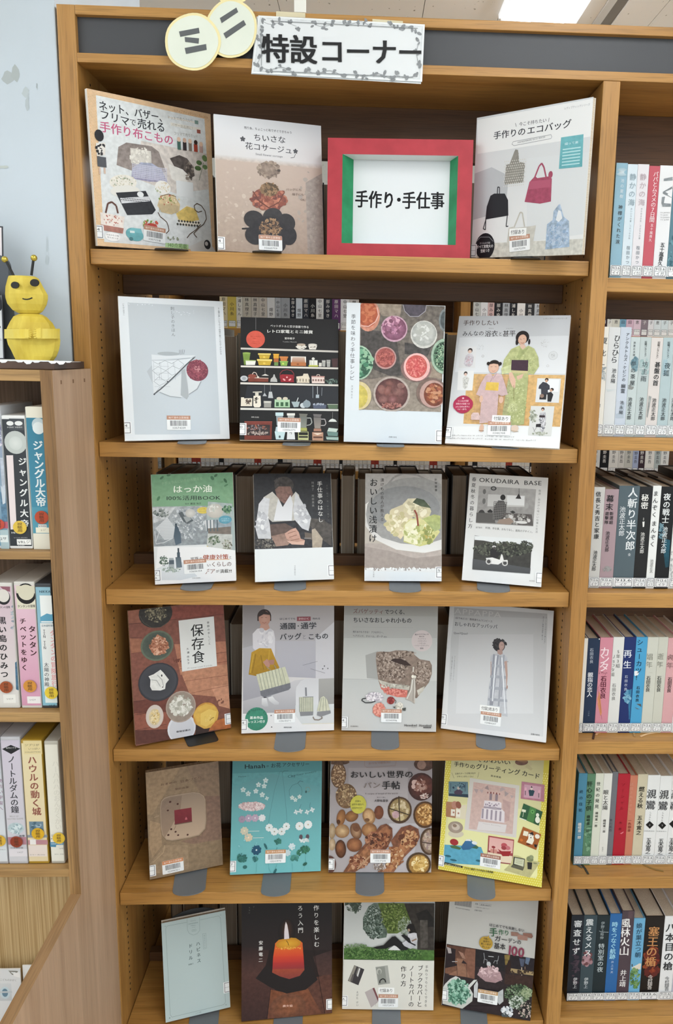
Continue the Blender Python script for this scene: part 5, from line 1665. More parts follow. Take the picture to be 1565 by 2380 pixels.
ART['f4'] = '''
BG cdbf4c>d8cd50
D 90 50 1460 1640 27 7 eee8a8
Q c0bb90>e0e0a8 262 60 1385 60 1290 1520 700 1420 150 1330 170 1100
Q d8d8a0>e4e4ac 240 600 1340 700 1300 1500 700 1410 170 1300
T 560 80 980 120 58 2e2c2a** ぐかわいい
T 290 130 548 172 62 2e2c2a** 手作りの
T 556 160 1096 240 74 2e2c2a** グリーティング
T 1112 242 1336 290 74 2e2c2a** カード
T 302 252 556 246 24 4a4842** 立体モチーフが飛び出す
T 324 288 540 284 24 4a4842** デザインがたくさん！
L 3 4a4842 264 238 292 306
L 3 4a4842 594 234 576 300
T 738 276 862 298 26 4a4842** 鈴木孝美
E 1120 150 120 50 c0b890 15
E 1110 110 80 40 6e5044~2 10
E 1115 90 70 22 8c6c50
Q b8b088 1180 130 1246 190 1225 214 1150 170
Q c9c7c0>d0ccc8 485 302 1086 395 1045 1028 415 930
Q c4a8a0~1>c8b0aa~1 528 352 1040 430 1000 985 470 920
Q b89c98~1 880 560 980 600 960 820 900 840
L 2 9a8a88 530 400 620 440 700 395 830 420 960 480 1030 500
Q a89898 530 436 590 440 565 492
Q b0a0a0 595 446 650 444 632 488
Q 988888 660 430 700 390 716 450
Q b0a0a0 846 440 870 415 920 440 852 470
Q a09494 905 462 958 492 908 530
Q b0a0a0 970 510 1020 520 990 552
R 724 490 750 572 8c7c84
R 794 496 820 584 8c7c84
E 738 482 8 14 7a3c3c
E 808 492 8 14 7a3c3c
E 700 480 6 12 7a3c3c
E 772 486 6 14 7a3c3c
E 844 498 6 12 7a3c3c
Q ddd6da>d4ccd2 660 575 840 590 868 606 868 668 650 650
S 760 620 90 24 12 10 14 8c8090
Q dcd6da>d6ced4 630 668 870 680 905 715 902 848 615 800
H 632 672 870 830 54 22 9a909c v
Q 9c929e 655 645 865 668 865 692 650 665
Q a89ea8 745 650 805 655 810 690 750 682
Q d4d0d0 590 830 930 870 912 965 568 930
T 640 852 862 888 12 a8a0a0 Happy Birthday
Q 5e7a84~1>6a8690~1 226 345 460 350 465 540 225 520
Q 2c3c4c 232 490 462 500 465 540 228 520
Q 4a3c50 290 470 345 430 400 470 380 505 300 500
E 345 424 22 22 8c9c9c
S 345 400 80 36 14 8 16 2c3c50,3a5464
L 5 2c3a4c 252 365 250 470
L 5 2c3a4c 430 365 425 470
E 345 426 14 14 b8a8a0
Q a87c5c~1>a07458~1 196 588 320 600 312 790 192 770
Q d8d0b8 315 640 440 625 432 805 310 790
E 300 630 40 46 b08070
E 345 630 34 44 8c5848 20
Q e0dcd0 255 680 305 685 300 765 252 760
Q e4e0d4 320 680 370 690 365 775 316 770
E 286 720 12 12 a87868
E 345 730 12 12 a87868
E 314 980 96 44 c9c2ae 8
E 310 900 92 70 a89c90~1>98897c~1 8
E 312 895 50 40 c4b8ac
E 300 880 26 20 8c7868
Q 58a0bc~1>5ca4c0~1 178 1110 620 1140 650 1220 600 1360 160 1330
E 293 1080 52 38 9c3034
Q 3c6e9c>34648c 375 1140 430 1060 490 1044 560 1120 480 1170 400 1176
Q e0e4e8 428 1066 440 1046 490 1044 502 1070 460 1064
E 540 1090 34 20 d8e0e4
Q 4a6c44 240 1126 300 1118 380 1150 360 1172 260 1150
Q 3a6450 500 1150 560 1116 590 1140 570 1162
E 218 1248 40 13 2c6474
E 284 1298 42 13 2c6474
E 590 1306 36 13 2c6474
Q a04a4c~1>8c4044~1 708 1000 1020 1050 998 1352 690 1316
Q d8a8a4>dcb4ac 722 1018 1010 1064 1000 1215 712 1180
Q e0d0b8 700 1200 1000 1250 990 1340 700 1300
R 735 1158 812 1216 c88c80
L 8 7c2c30 774 1150 770 1216
E 770 1140 24 14 8c3034
Q 98282c 820 1160 870 1190 985 1190 960 1250 880 1250
E 900 1120 38 30 b05058
E 940 1150 36 26 c07078
E 895 1150 32 24 983c44
Q b07c8c~1>ac7484~1 1112 345 1390 385 1385 592 1100 552
Q c49cac 1145 380 1350 408 1340 560 1136 536
Q 2c4450 1195 450 1235 440 1270 460 1250 520 1205 520
E 1232 434 16 16 d8c8c0
Q 1c1c20 1222 420 1234 396 1244 420
L 7 2a2428 1157 450 1157 510
L 7 2a2428 1320 480 1318 540
E 1160 435 14 22 d8a8b8
E 1325 466 13 22 d8a8b8
Q 2f5a3c~1>2c5438~1 1135 610 1368 712 1318 880 1086 780
Q 4c8048 1216 645 1290 676 1255 850 1172 812
E 1243 710 22 24 6cac60
E 1243 710 12 13 3a6c3c
E 1305 810 30 40 e8ecdc
E 1305 752 20 24 e0e4d4
Q dce0c8 1118 678 1165 690 1160 720 1112 708
L 5 dce0c8 1135 715 1125 775
Q dce4dc 1086 780 1172 812 1165 818 1090 792
Q a4602c~1>9c5828~1 1128 892 1350 985 1288 1175 1062 1080
Q e8e4d4 1200 980 1250 985 1262 1060 1240 1110 1165 1080 1190 1040
E 1225 1000 34 36 ece8dc
Q 2a2024 1196 975 1246 954 1260 1000
E 1218 995 5 6 2a2024
E 1238 1000 5 6 2a2024
E 1224 1024 7 9 2a2024
Q e4e0cc 1138 940 1196 955 1182 1010 1126 996
E 1302 1010 30 28 e8e4d8
E 1108 1054 20 18 c87030
E 1190 1105 26 12 5c2c20
Q 1c181c 1260 1105 1300 1110 1290 1145 1270 1140
Q c0bc88 1012 1240 1070 1246 1180 1300 1330 1320 1210 1510 900 1420 980 1340
Q b8b484~1 900 1415 1050 1310 1330 1330 1208 1508
Q 3c3c34 1015 1255 1150 1280 1142 1390 1005 1352
Q c8ccb0 1030 1268 1142 1290 1134 1378 1020 1342
H 1040 1280 1120 1340 20 4 7c7c60 h
Q 5c5c4c 1000 1350 1142 1392 1125 1425 980 1380
Q 2c2c28 1180 1320 1240 1325 1232 1410 1184 1405
E 1212 1285 42 34 7c8460~2
E 1230 1260 26 22 8c9470~2
E 1275 1335 26 10 8c906c
Q 232420 164 1326 180 1320 400 1372 392 1392 170 1350
T 184 1342 376 1380 22 e8e4b0* 初心者さんにおすすめ
T 412 1392 788 1450 28 3a382c** プロセス解説つきの作品も多数掲載！
'''
Z13 = (350, 2070, 7.452)
ART['g1'] = '''
BG b4c6c7>bdd0d2
L 5 84989a 290 612 630 548
L 5 84989a 860 508 1180 438 1212 470 1300 1930 1270 1975 370 2190 342 2150 262 660 290 612
L 5 8ca0a2 632 480 640 680 670 740 740 770 810 745 852 690 848 455
T 690 528 790 512 13 74888a MEDICAL
T 656 582 826 550 20 60747a* HAPPINESS
T 700 606 788 598 16 60747a* DRILL
T 714 640 782 630 13 74888a STUDY
E 735 690 22 18 8ca0a2
E 735 690 18 14 b4c6c7
E 772 684 22 18 8ca0a2
E 772 684 18 14 b4c6c7
V 820 870 842 1262 76 38484e* ハピネス
V 692 905 700 1215 76 38484e* ドリル
T 655 1285 748 1262 26 56686c* 愛藤子
L 3 7c9092 905 745 958 738 970 998 918 1010 905 745
V 932 760 942 995 20 62767a* 幸せをよぶドリル
T 780 2125 878 2098 20 74888a サンマーク出版
F 255 618 14 4 9cb0b2 9cb0b2
F 1215 422 14 4 9cb0b2 9cb0b2
F 332 2205 14 4 7c9092 7c9092
F 1308 1975 14 4 9cb0b2 9cb0b2
'''
Z14 = (550, 2070, 6.52)
ART['g2'] = '''
BG 16171b>2b1f1e~1
Q 191b1f>2a2223 75 150 1450 150 1450 900 75 900
Q 2a2022~1>5a3c36~2 75 850 500 900 400 1300 75 1500
Q 4c322e~2>3c2a2a~2 75 1300 400 1300 640 1560 500 1950 75 1985
Q 54362e~3>5e3e34~3 1050 1350 1450 1250 1450 1860 1050 1900
Q 7a4a32~3>6a4436~3 520 1500 760 1550 1080 1480 1290 1860 980 1900 470 1940
E 780 1760 270 200 8c583c~3>6a4636~3
E 790 1290 360 190 1f1c1e>2a2021
Q 221e20 430 1150 1130 1150 1230 1350 1050 1500 760 1560 520 1470 290 1330
Q 3c2c2c~2>4a3430~2 1160 1000 1450 900 1450 1270 1250 1290
L 8 1c1214 1130 650 1200 1080 1340 1860
L 6 1c1214 520 1480 460 1940
L 4 3a2422 370 1470 190 1640
E 760 620 130 200 33231f>1c1a1d
E 765 590 80 150 4a2e22>2a2120
Q e4dcdc>d4ccd4 748 470 770 520 788 620 803 755 722 745 724 620 735 520
Q b8862a 585 800 640 745 720 730 760 770 820 712 900 718 980 770 1000 850 950 880 780 890 600 870
Q dc6a30~1>7e3a38~1 585 800 620 770 700 740 820 740 940 745 1000 790 1030 1200 960 1290 800 1340 660 1300 540 1240
Q d8662c>cb4630 580 850 780 890 1003 850 1016 990 556 1000
Q cb4630>b03634 556 1000 1016 990 1022 1080 551 1090
Q b03634>8c363a 551 1090 1022 1080 1028 1180 545 1190
E 786 805 190 76 cf9830>bd8428
E 786 800 150 58 d8a438>c88e2c
S 780 872 190 14 30 10 18 d89038,e0a850
L 7 2a1c10 755 755 780 790 792 830
V 370 745 366 1095 66 e4e4e2** 安藤竜二
V 965 210 972 655 86 dcdcda* ろう入門
V 1208 205 1216 868 88 dcdcda* 作りを楽しむ
V 198 235 194 355 24 7c7c7a んなど
V 258 235 262 290 24 7c7c7a プ、
T 698 1748 852 1742 36 ecc4b4** 農文協
'''
Z15 = (780, 2070, 6.26)
ART['g3'] = '''
BG d4d5cf
Q b3b8b8>c8ccca 110 100 1450 100 1440 860 120 800
Q 3e4a40~5 125 100 390 100 380 180 340 240 300 340 200 200 140 220
S 270 220 110 110 90 6 16 3a463c,5c685c,26302a
Q 66746a~5>58685e~5 480 230 560 180 700 180 760 600 740 680 620 700 480 640 400 560 400 400
S 560 460 150 240 700 6 17 3c4c42,7a8a80,a8b4ae,54645a,2c3a32
Q 55682f~5>5a6c38~5 620 180 1000 180 1090 420 1000 560 900 620 760 620 700 400
S 850 380 190 200 600 6 17 485c28,6c8040,3a4a20,88985c
S 1000 500 90 130 200 5 13 8c9c84,b0bcac,5c6c50
Q 2f2b28~4>3a3633~4 1000 180 1440 180 1435 1000 1180 1000 1200 700 1090 420
Q 1e1c1c~3 1170 330 1330 260 1430 400 1430 520 1250 520
Q 4c4844~4 1230 420 1340 420 1350 830 1240 820
Q 4c6e3a~5>456832~5 125 830 400 800 700 840 1100 830 1200 850 1440 860 1435 1005 125 990
S 700 910 570 80 800 6 16 3c6030,5c8048,6c8c54,2e4c28
S 300 800 170 40 160 5 12 5a7c48,7c9470
Q 1b1c1e 545 815 600 800 700 780 820 660 870 650 1000 770 1060 800 1050 850 960 855 860 780 740 830 600 835
Q d6d8d8 850 785 890 800 950 856 760 850
L 5 9c9c9c 790 690 830 650
Q c9c9cf~1>b4b6bd~1 1050 620 1120 600 1180 605 1195 690 1185 770 1140 820 1090 835 1000 790 970 750 1060 690
Q 1a1a1d 955 640 1000 620 1080 680 1100 740 1170 775 1160 790 1060 740
E 1095 530 56 60 191719
Q 191719 1060 560 1160 540 1170 590 1080 612
Q a8907c 1052 545 1075 540 1090 570 1060 590
L 20 8c7464 1110 720 1180 690
Q d6d7d0>d9d9d2 125 990 1437 1008 1430 1730 95 1710
Q 3a383c 275 1070 422 1130 335 1362 182 1298
Q 8c8880 275 1075 310 1088 225 1312 190 1296
Q 6c6864 330 1100 365 1112 320 1250 300 1190
Q cfd0d0 345 1115 365 1120 330 1240 312 1220
Q 5c5858 250 1200 275 1210 245 1310 215 1300
Q a2a49f 583 1096 762 1072 796 1336 622 1360
Q 8a8e88 592 1106 715 1090 745 1330 632 1350
E 636 1160 38 44 b4b6b0
E 640 1170 22 34 8a8e88
L 16 1e1e20 645 1330 650 1290 690 1265 720 1280 732 1320
L 2 7c7e78 715 1090 745 1335
Q b4acac 428 1462 548 1400 625 1600 520 1686
Q 74484c 540 1406 566 1396 632 1560 622 1600
L 3 8c7474 580 1660 600 1600
V 1328 1068 1312 1680 46 3a3a3a 手作りでらくらくできる
V 1238 1068 1220 1680 84 2a2a2a* ブックカバーと
V 1110 1068 1100 1680 84 2a2a2a* ノートカバーの
V 992 1070 988 1390 88 2a2a2a* 作り方
V 322 1440 318 1570 34 4a4a4a えがた
V 318 1590 322 1668 34 4a4a4a けい
V 170 1548 170 1665 14 4a4a4a 河出書房新社
'''
Z16 = (1010, 2070, 5.217)
ART['g4'] = '''
BG b4b4b1>c8c8c4
H 256 60 440 205 14 7 3c3c40 v
R 250 196 445 240 b8b8b5
T 256 205 432 236 18 4a4a4e* 1922076014806
T 494 158 530 164 22 3c3c3e* 定価
T 560 170 680 184 18 3c3c3e* 本体1480円
L 2 6a6a6c 548 150 690 166 688 192 548 178 548 150
T 490 198 670 224 13 5a5a5c ※消費税が別に加算されます
T 486 236 580 248 20 3c3c3e* 主婦の友社
Q 2a2226~3>2e2628~3 150 645 865 765 1220 825 1165 1590 80 1390
Q 57392e~3>7a5644~3 150 655 500 705 488 1070 130 1000
Q 251c20~2 140 680 260 710 250 880 320 900 130 940
Q 8c6854~2>8a6450~2 270 820 350 830 400 890 480 1060 170 1020 280 960
Q 7c5646~2 380 700 500 715 488 1070 430 1050 350 880
Q a8a0a0 150 680 200 700 210 760 170 760
Q 9c7868~2 290 730 350 760 380 830 340 820
Q 2c2024 330 880 350 840 400 890
L 4 2c2024 270 900 280 1030
L 4 2c2024 390 890 395 1060
L 6 c8c4c8 215 860 280 860
Q 201e22~2 500 715 865 770 850 980 500 920
L 7 c8ccd0 655 795 720 802
L 5 a8acb0 600 755 610 830 640 840 640 880
L 5 a8acb0 605 830 598 880
L 5 a8acb0 780 790 770 850 730 850 720 880
L 5 a8acb0 760 850 760 890
E 660 890 26 30 b8bcc0
Q 7c6a3a~4 850 780 920 775 900 900 860 900
Q 2c1c1a~3 860 950 900 840 940 860 920 1000 870 1020
Q 241e24~2 930 800 1220 830 1208 980 930 960
Q 5c6c84~2 1110 810 1165 815 1140 900 1100 880
Q 4c5468~2 1030 820 1100 830 1080 920 1050 920
L 10 c8b8a8 1060 930 1060 1040
L 9 8c7464 1100 920 1100 960
Q 9c8864 930 940 1208 985 1206 1030 920 990
S 1060 990 140 24 20 12 22 3a2c24
Q 3a2824~3 855 1010 1206 1040 1190 1180 850 1130
Q b6989c~1>a08488~1 520 1020 560 940 690 925 800 990 828 1080 740 1118 620 1100
S 670 980 120 70 60 8 24 c8acb0,a88c90,dcc4c8
L 4 8c7078 550 1060 660 1020 820 1100
L 4 8c7078 600 960 680 1030 800 1000
Q cdd1ce>c4c8c2 130 1130 190 1070 260 1035 310 1060 350 1130 410 1150 480 1080 520 1080 430 1180 470 1250 460 1340 340 1430 180 1390 100 1370 100 1180
E 290 1240 130 120 5a8a76~3>4c7c6a~3
S 290 1230 150 150 300 9 26 7cae98,4c7c68,3a6654,98c4b0,a8ccbc
Q c6cacc~1 480 1150 520 1090 530 1130 520 1300 480 1290
Q b4b8ba~1 770 1230 835 1190 838 1340 790 1380 765 1350
Q 2f2528~2 380 1400 860 1390 860 1500 380 1440
S 1010 1250 160 120 500 6 16 4c6448,6c8460,2c3c2c,8c9c84,3a4c38
S 1000 1350 90 80 260 6 18 a8b4a8,5c7058,c8d0c8,3c4c3c
S 1120 1230 70 60 200 6 14 8c9c78,6c8060,a8b494
S 880 1460 70 60 60 10 26 c0c8d0,4c5458,e0e4e8
S 1110 1440 90 100 120 8 20 2c2c2c,4c5448,b8a8a0
T 668 406 1092 480 40 34343a** はじめてでも失敗しない
T 664 496 770 504 110 2f5c40** 手
T 776 496 912 510 70 3c6a4c** 作り
Q 8c6c60~1 930 492 1010 500 1046 535 1000 545 932 540
Q 8a6458~1 1076 505 1180 515 1196 548 1180 572 1080 545
Q a07c70~1 1008 530 1050 530 1132 550 1128 600 1010 585
T 728 570 890 596 72 2c2c30** ガー
T 890 596 1056 624 60 2c2c30** デンの
T 722 660 866 680 80 2c2c30** 基本
T 878 706 1098 748 160 823c50*** 100
E 626 628 84 78 b8943c~1>b0903a~1
Q b8943c 640 560 664 532 662 570
T 596 574 664 582 26 3a3020** 手軽に
T 590 606 672 614 26 3a3020** 理想の
T 566 634 686 648 26 3a3020** 癒しい庭が
T 578 668 672 684 26 3a3020** 手に入る
'''
BOOKS = [
 ('b1', 1, Z1, .008, 'gingham-bordered sewing magazine with pouches, leftmost on the top shelf', 'L', ((702, 1066, -5), '113072318'), (.012, '4', None), .056, 402, 582),
 ('b2', 1, Z1, .008, 'beige craft book with crocheted flower corsages, second on the top shelf', 'L', ((1230, 1105), '112660709'), (.002, '4', None), .05, 621, 588),
 ('b3', 1, Z2, .009, 'pale grey magazine with coloured shopping bags, right end of the top shelf', 'L', ((868, 1105, 4), '113470394'), (.002, None, None), .05, 1217, 601),
 ('c1', 2, Z, .010, 'white stitching book with a red ball and folded cloth, leftmost on the second shelf', 'L', ((870, 1748, -1), '113574339'), (.012, '4', None), .05, 445, 1030),
 ('c2', 2, (540, 720, 5.796), .010, 'black craft book showing shelves of tiny retro kitchenware on the second shelf', 'L', ((767, 1553, -1), '113406375'), (.010, '0', None), .05, 688, 1034),
 ('c3', 2, (780, 680, 5.589), .011, 'white cookbook with open glass jars seen from above on the second shelf', 'R', None, (.004, ' ', None), .05, 909, 1038),
 ('c4', 2, Z4, .008, 'grey magazine with a woman and girl in summer robes, second shelf right end', 'L', ((668, 1402, 2), '113482988'), (.010, '0', None), .05, 1175, 1042),
 ('d1', 3, Z5, .012, 'small green and white peppermint oil book, leftmost on the third shelf', 'L', ((414, 852, 2), '113606354'), (.006, '7', 'A'), .057, 452, 1372),
 ('d2', 3, Z5, .015, 'dark book with an old person in white working by hand, third shelf', 'R', None, (.006, ' ', None), .06, 674, 1372.5),
 ('d3', 3, Z6, .012, 'book with pickled cabbage in a pale bowl, on the third shelf', 'R', None, (.006, '5', None), .06, 943, 1376),
 ('d4', 3, Z6, .014, 'white book with a kitchen photo above a scooter photo, third shelf right end', 'R', None, (.006, ' ', None), .062, 1149, 1376),
 ('e1', 4, Z7, .012, 'brown cookbook with bowls of preserved food, leftmost on the fourth shelf', 'R', None, (.008, ' ', None), .06, 474, 1728),
 ('e2', 4, Z8, .009, 'grey sewing book with a girl carrying a striped bag, on the fourth shelf', 'L', ((735, 1650, 0), '113615571'), (.006, '4', None), .06, 672, 1747),
 ('e3', 4, (780, 1390, 6.019), .009, 'grey crochet book with a chunky brown and pink knitted bag, on the fourth shelf', 'L', ((782, 1642, 0), '113340996'), (.006, '4', None), .055, 896, 1742),
 ('e4', 4, Z9, .009, 'pale grey book with a curly-haired woman in a long checked dress', 'L', ((684, 1460, -1), '113484307'), (.008, '0', None), .058, 1142, 1742),
 ('f1', 5, Z10, .016, 'kraft brown book with a square tin and tiny red book, fifth shelf left', 'L', ((576, 1838, 1), '112496321', 'cf8a5c'), (.006, None, None), .064, 438, 2081),
 ('f2', 5, (520, 1750, 6.26), .009, 'turquoise accessory book with clay flowers and a necklace, on the fifth shelf', 'L', ((756, 1500, 0), '113241970', 'bd8d62'), (.006, '7', None), .058, 639, 2083),
 ('f3', 5, Z11, .010, 'bread recipe book with baguettes and buns, on the fifth shelf', 'L', ((780, 1385, 0), '113517245'), (.006, '6', None), .058, 860, 2082),
 ('f4', 5, Z12, .009, 'yellow dotted greeting card book with a paper cake, right end of the fifth shelf', 'L', ((732, 1308, 0), '113651277', '9c6a58'), (.008, '4', None), .056, 1120, 2091),
 ('g1', 6, Z13, .016, 'plain pale blue-green book with a thin line frame, leftmost on the bottom shelf', 'R', None, (.030, ' ', None), .06, 471, 2400),
 ('g2', 6, Z14, .010, 'dark book with a glowing orange candle, second on the bottom shelf', 'R', None, (.008, ' ', None), .06, 668, 2402),
 ('g3', 6, Z15, .009, 'book with a reader under a tree above a cream panel, third on the bottom shelf', 'L', ((768, 1585, 0), '113272973'), (.006, 'A', None), .06, 899, 2402),
 ('g4', 6, Z16, .009, 'garden book with succulents and a big red number, right end of bottom shelf', 'L', ((648, 1280, 0), '113366740', 'b89468'), (.012, None, None), .056, 1104, 2400),
]
EDGE = {'c2': '2c2a2a', 'g2': '2a1f1f', 'e1': '8a6858', 'f1': 'a08c74', 'f2': '4c8084', 'd1': 'dfe6e0'}
BK = {}
SL = dict(b1='gingham-bordered sewing magazine', b2='flower corsage book', b3='shopping bag magazine', c1='white stitching book', c2='black retro kitchenware book', c3='glass jar cookbook', c4='summer robe magazine', d1='peppermint oil book', d2='old craftsperson book', d3='pickled cabbage book', d4='kitchen and scooter book', e1='preserved food cookbook, turned at an angle', e2='striped bag girl book', e3='chunky crochet bag book', e4='long checked dress book', f1='kraft brown tiny book guide', f2='turquoise accessory book', f3='bread recipe book', f4='yellow greeting card book', g1='plain blue-green book', g2='orange candle book', g3='reader under a tree book', g4='garden book with the big red number')
for (k, row, zz, th_, lab, sp, bc_, call, tw, cx_, tip) in BOOKS:
    bk = dbook(k, row, POSE[k], zz, th_, ART[k], lab, sp, bc_, call, EDGE.get(k, 'e6e4de'), hard=(k in ('g1',)))
    BK[k] = bk
    stand(bk, row, cx_, tip, ('black' if k in ('e1', 'b1', 'b2', 'b3') else 'grey')+' metal stand under the '+SL[k], tw, POSE[k][4] if k == 'e1' else None, k in ('e1',), uh=(.205 if k == 'g1' else .15 if k in ('f1', 'd1', 'd2', 'd3', 'd4') else .17), uw=(.12 if k == 'g1' else .09))
# ---------------------------------------------------------------- spine-out books in the right bay, and the video cases
def spinebook(name, z0, zt, x0, x1, yf, dep, col, zoom, art, label, cat, group, lab=None, side=None, parent=None, cover=None, ztb=None):
    """a book standing with its spine towards the viewer; art is printed on the spine face"""
    W, H = x1-x0, zt-z0
    O = Vector((x0, yf, z0)); U = Vector((1, 0, 0)); V = Vector((0, 0, 1))
    r = empty(name, Matrix.Translation(O)); tag(r, label, cat, group)
    a = Art(O, U, V, W, H, *zoom); c = hexc(col.split('>')[0]); m = a.mb; bv = min(.0022, W*.16)
    # spine shell with rounded shoulders, art goes on its front face (local x,z -> mapped)
    a.rect(0, H, W, 0, c, hexc(col.split('>')[-1])); a.run(art)
    f = MB()
    for pts, cs in zip(m.f, m.c):
        f.face([(m.v[i][0], -m.v[i][2]+bv*.55*(1-max(0, min(1, min(m.v[i][0], W-m.v[i][0])/bv))**.5), m.v[i][1]) for i in pts], cs)
    f.box((0, .0006, 0), (.0016, dep, H), c).box((W-.0016, .0006, 0), (W, dep, H), c)
    f.box((.0016, .0005, 0), (W-.0016, .0022, H), c)
    f.build('cover', PRINT, r)
    MB().box((.0016, .0022, .002), (W-.0016, dep-.003, H-.0035)).build('page_block', PAGE, r)
    if lab:
        t1, t2, yl, hl = lab; k = hexc('27303a'); wh = hexc('e9ebec'); q = Art(Vector((0, 0, 0)), U, Vector((0, 1, 0)), W, hl)
        q.rect(.0002, hl, W-.0002, 0, wh, wh); mg = W*.08
        rrect(q, mg, .0006, W-mg, hl-.0006, .0016, k); rrect(q, mg+.0008, .0014, W-mg-.0008, hl-.0014, .0012, wh)
        q.rect(mg, hl*.5+.00025, W-mg, hl*.5-.00025, hexc('5a626a'), hexc('5a626a'))
        q.text(mg+.0016, hl*.73, W-mg-.0016, hl*.73, .0072, '2c333b*', t1, local=True)
        nw = min((W-2*mg-.004), .0075*len(t2)); q.text(W/2-nw/2, hl*.27, W/2+nw/2, hl*.27, .0068, '2c333b*', t2, local=True)
        o = q.mb.build('call_number_label', PRINT, r); o.location = (0, -.0022, yl); o.rotation_euler = (math.pi/2, 0, 0)
    return r
def xat(px, py, yf): return onY(px, py, yf).x
def zat(px, py, yf): return onY(px, py, yf).z
def row_books(row, yf, ybot, zoom, items, where, group):
    z0 = RRW[row]+.0004
    for i, (p0, p1, pt, col, desc, l2, art) in enumerate(items):
        x0, x1 = xat(p0, ybot, yf), xat(p1, ybot, yf)
        x0 = max(x0, RX0+.0012)
        zt = min(zat(p0+14, pt, yf), RRW[row-1]-RTH[row-1]-.004 if row > 1 else 1.98)
        spinebook('book', z0, zt, x0+.0002, x1-.0002, yf, .187-yf, col, zoom, art, desc+' '+where, 'book', group, ('913.6', l2, .004, .018))
row_books(1, .024, 643, (1380, 350, 7.21), [
 (1416.8, 1443, 378, '8fb4c6>dfe6e8', 'blue and white book with a cloud band, first beside the partition', 'イイ', '''
R 360 180 600 860 5f92ac~2>87adc0~2
E 480 360 110 70 c9d6dc>9cbac8
R 340 740 600 858 4f7c90~2
R 330 860 560 1645 e6e9e8
R 280 1650 490 1900 8fa9b2>dfe6e8
V 490 460 465 810 66 dfe9ee 池の夏樹
V 458 900 402 1575 76 4a4c4c* 神様がくれた涙'''),
 (1443, 1466, 381, 'd3e0e8>c3d3de', 'pale blue book with grey lettering, second from the partition', 'イカ1', '''
V 668 370 632 940 118 8fa3ad* 静かの海
V 640 955 600 1490 34 8a979e あいいろの夏、うそつきの秋
V 588 1590 566 1910 66 6c7880 筏田かつ'''),
 (1466, 1492, 381, 'e0dde1>c2cbd8', 'pale lilac book with pinkish grey lettering, third from the partition', 'イカ2', '''
V 840 370 804 940 118 b9a9b0* 静かの海
Q cdd6df 660 1500 860 1480 830 1880 640 1780
V 810 955 770 1490 34 8a979e ゆらめきの冬、さよならの春
V 752 1590 728 1910 66 6c7880 筏田かつ'''),
 (1492, 1517, 385, 'c05a66>b04a58', 'red book with white lettering, fourth from the partition', 'イガ', '''
V 1052 350 978 1200 92 f0e0e2* パパとムスメの7日間
V 985 1220 950 1530 54 f0dcdf* 五十嵐貴久'''),
 (1517, 1549, 384, 'e2e3e5>d9dadc', 'white book with big grey sideways letters, fifth from the partition', 'イガ', '''
Q 8a9094~3 1180 470 1330 440 1330 500 1180 510
Q 7c8286~3 1165 690 1320 600 1325 640 1200 690 1320 760 1310 790 1165 720
Q 858b8f~3 1150 780 1200 770 1180 880 1300 890 1300 940 1160 940 1140 880
T 1120 1040 1280 1040 28 8a8c8e TV JAPAN
T 1120 1080 1250 1080 28 8a8c8e TV JACK
T 1120 1120 1280 1120 28 8a8c8e TV JUNGLE
T 1120 1160 1270 1160 28 8a8c8e TV JUMP
V 1165 1540 1115 1930 82 24282c** 五十嵐貴久'''),
 (1549, 1580, 386, '5c7f8c>3a5c68', 'teal book at the picture edge, sixth from the partition', 'イ', '''
R 1240 100 1500 1300 8aa0b8>4f7c8a
S 1330 1700 90 300 30 10 40 3c6470,6c98a4''')], '(top right shelf)', 'spine-out novels on the top right shelf')
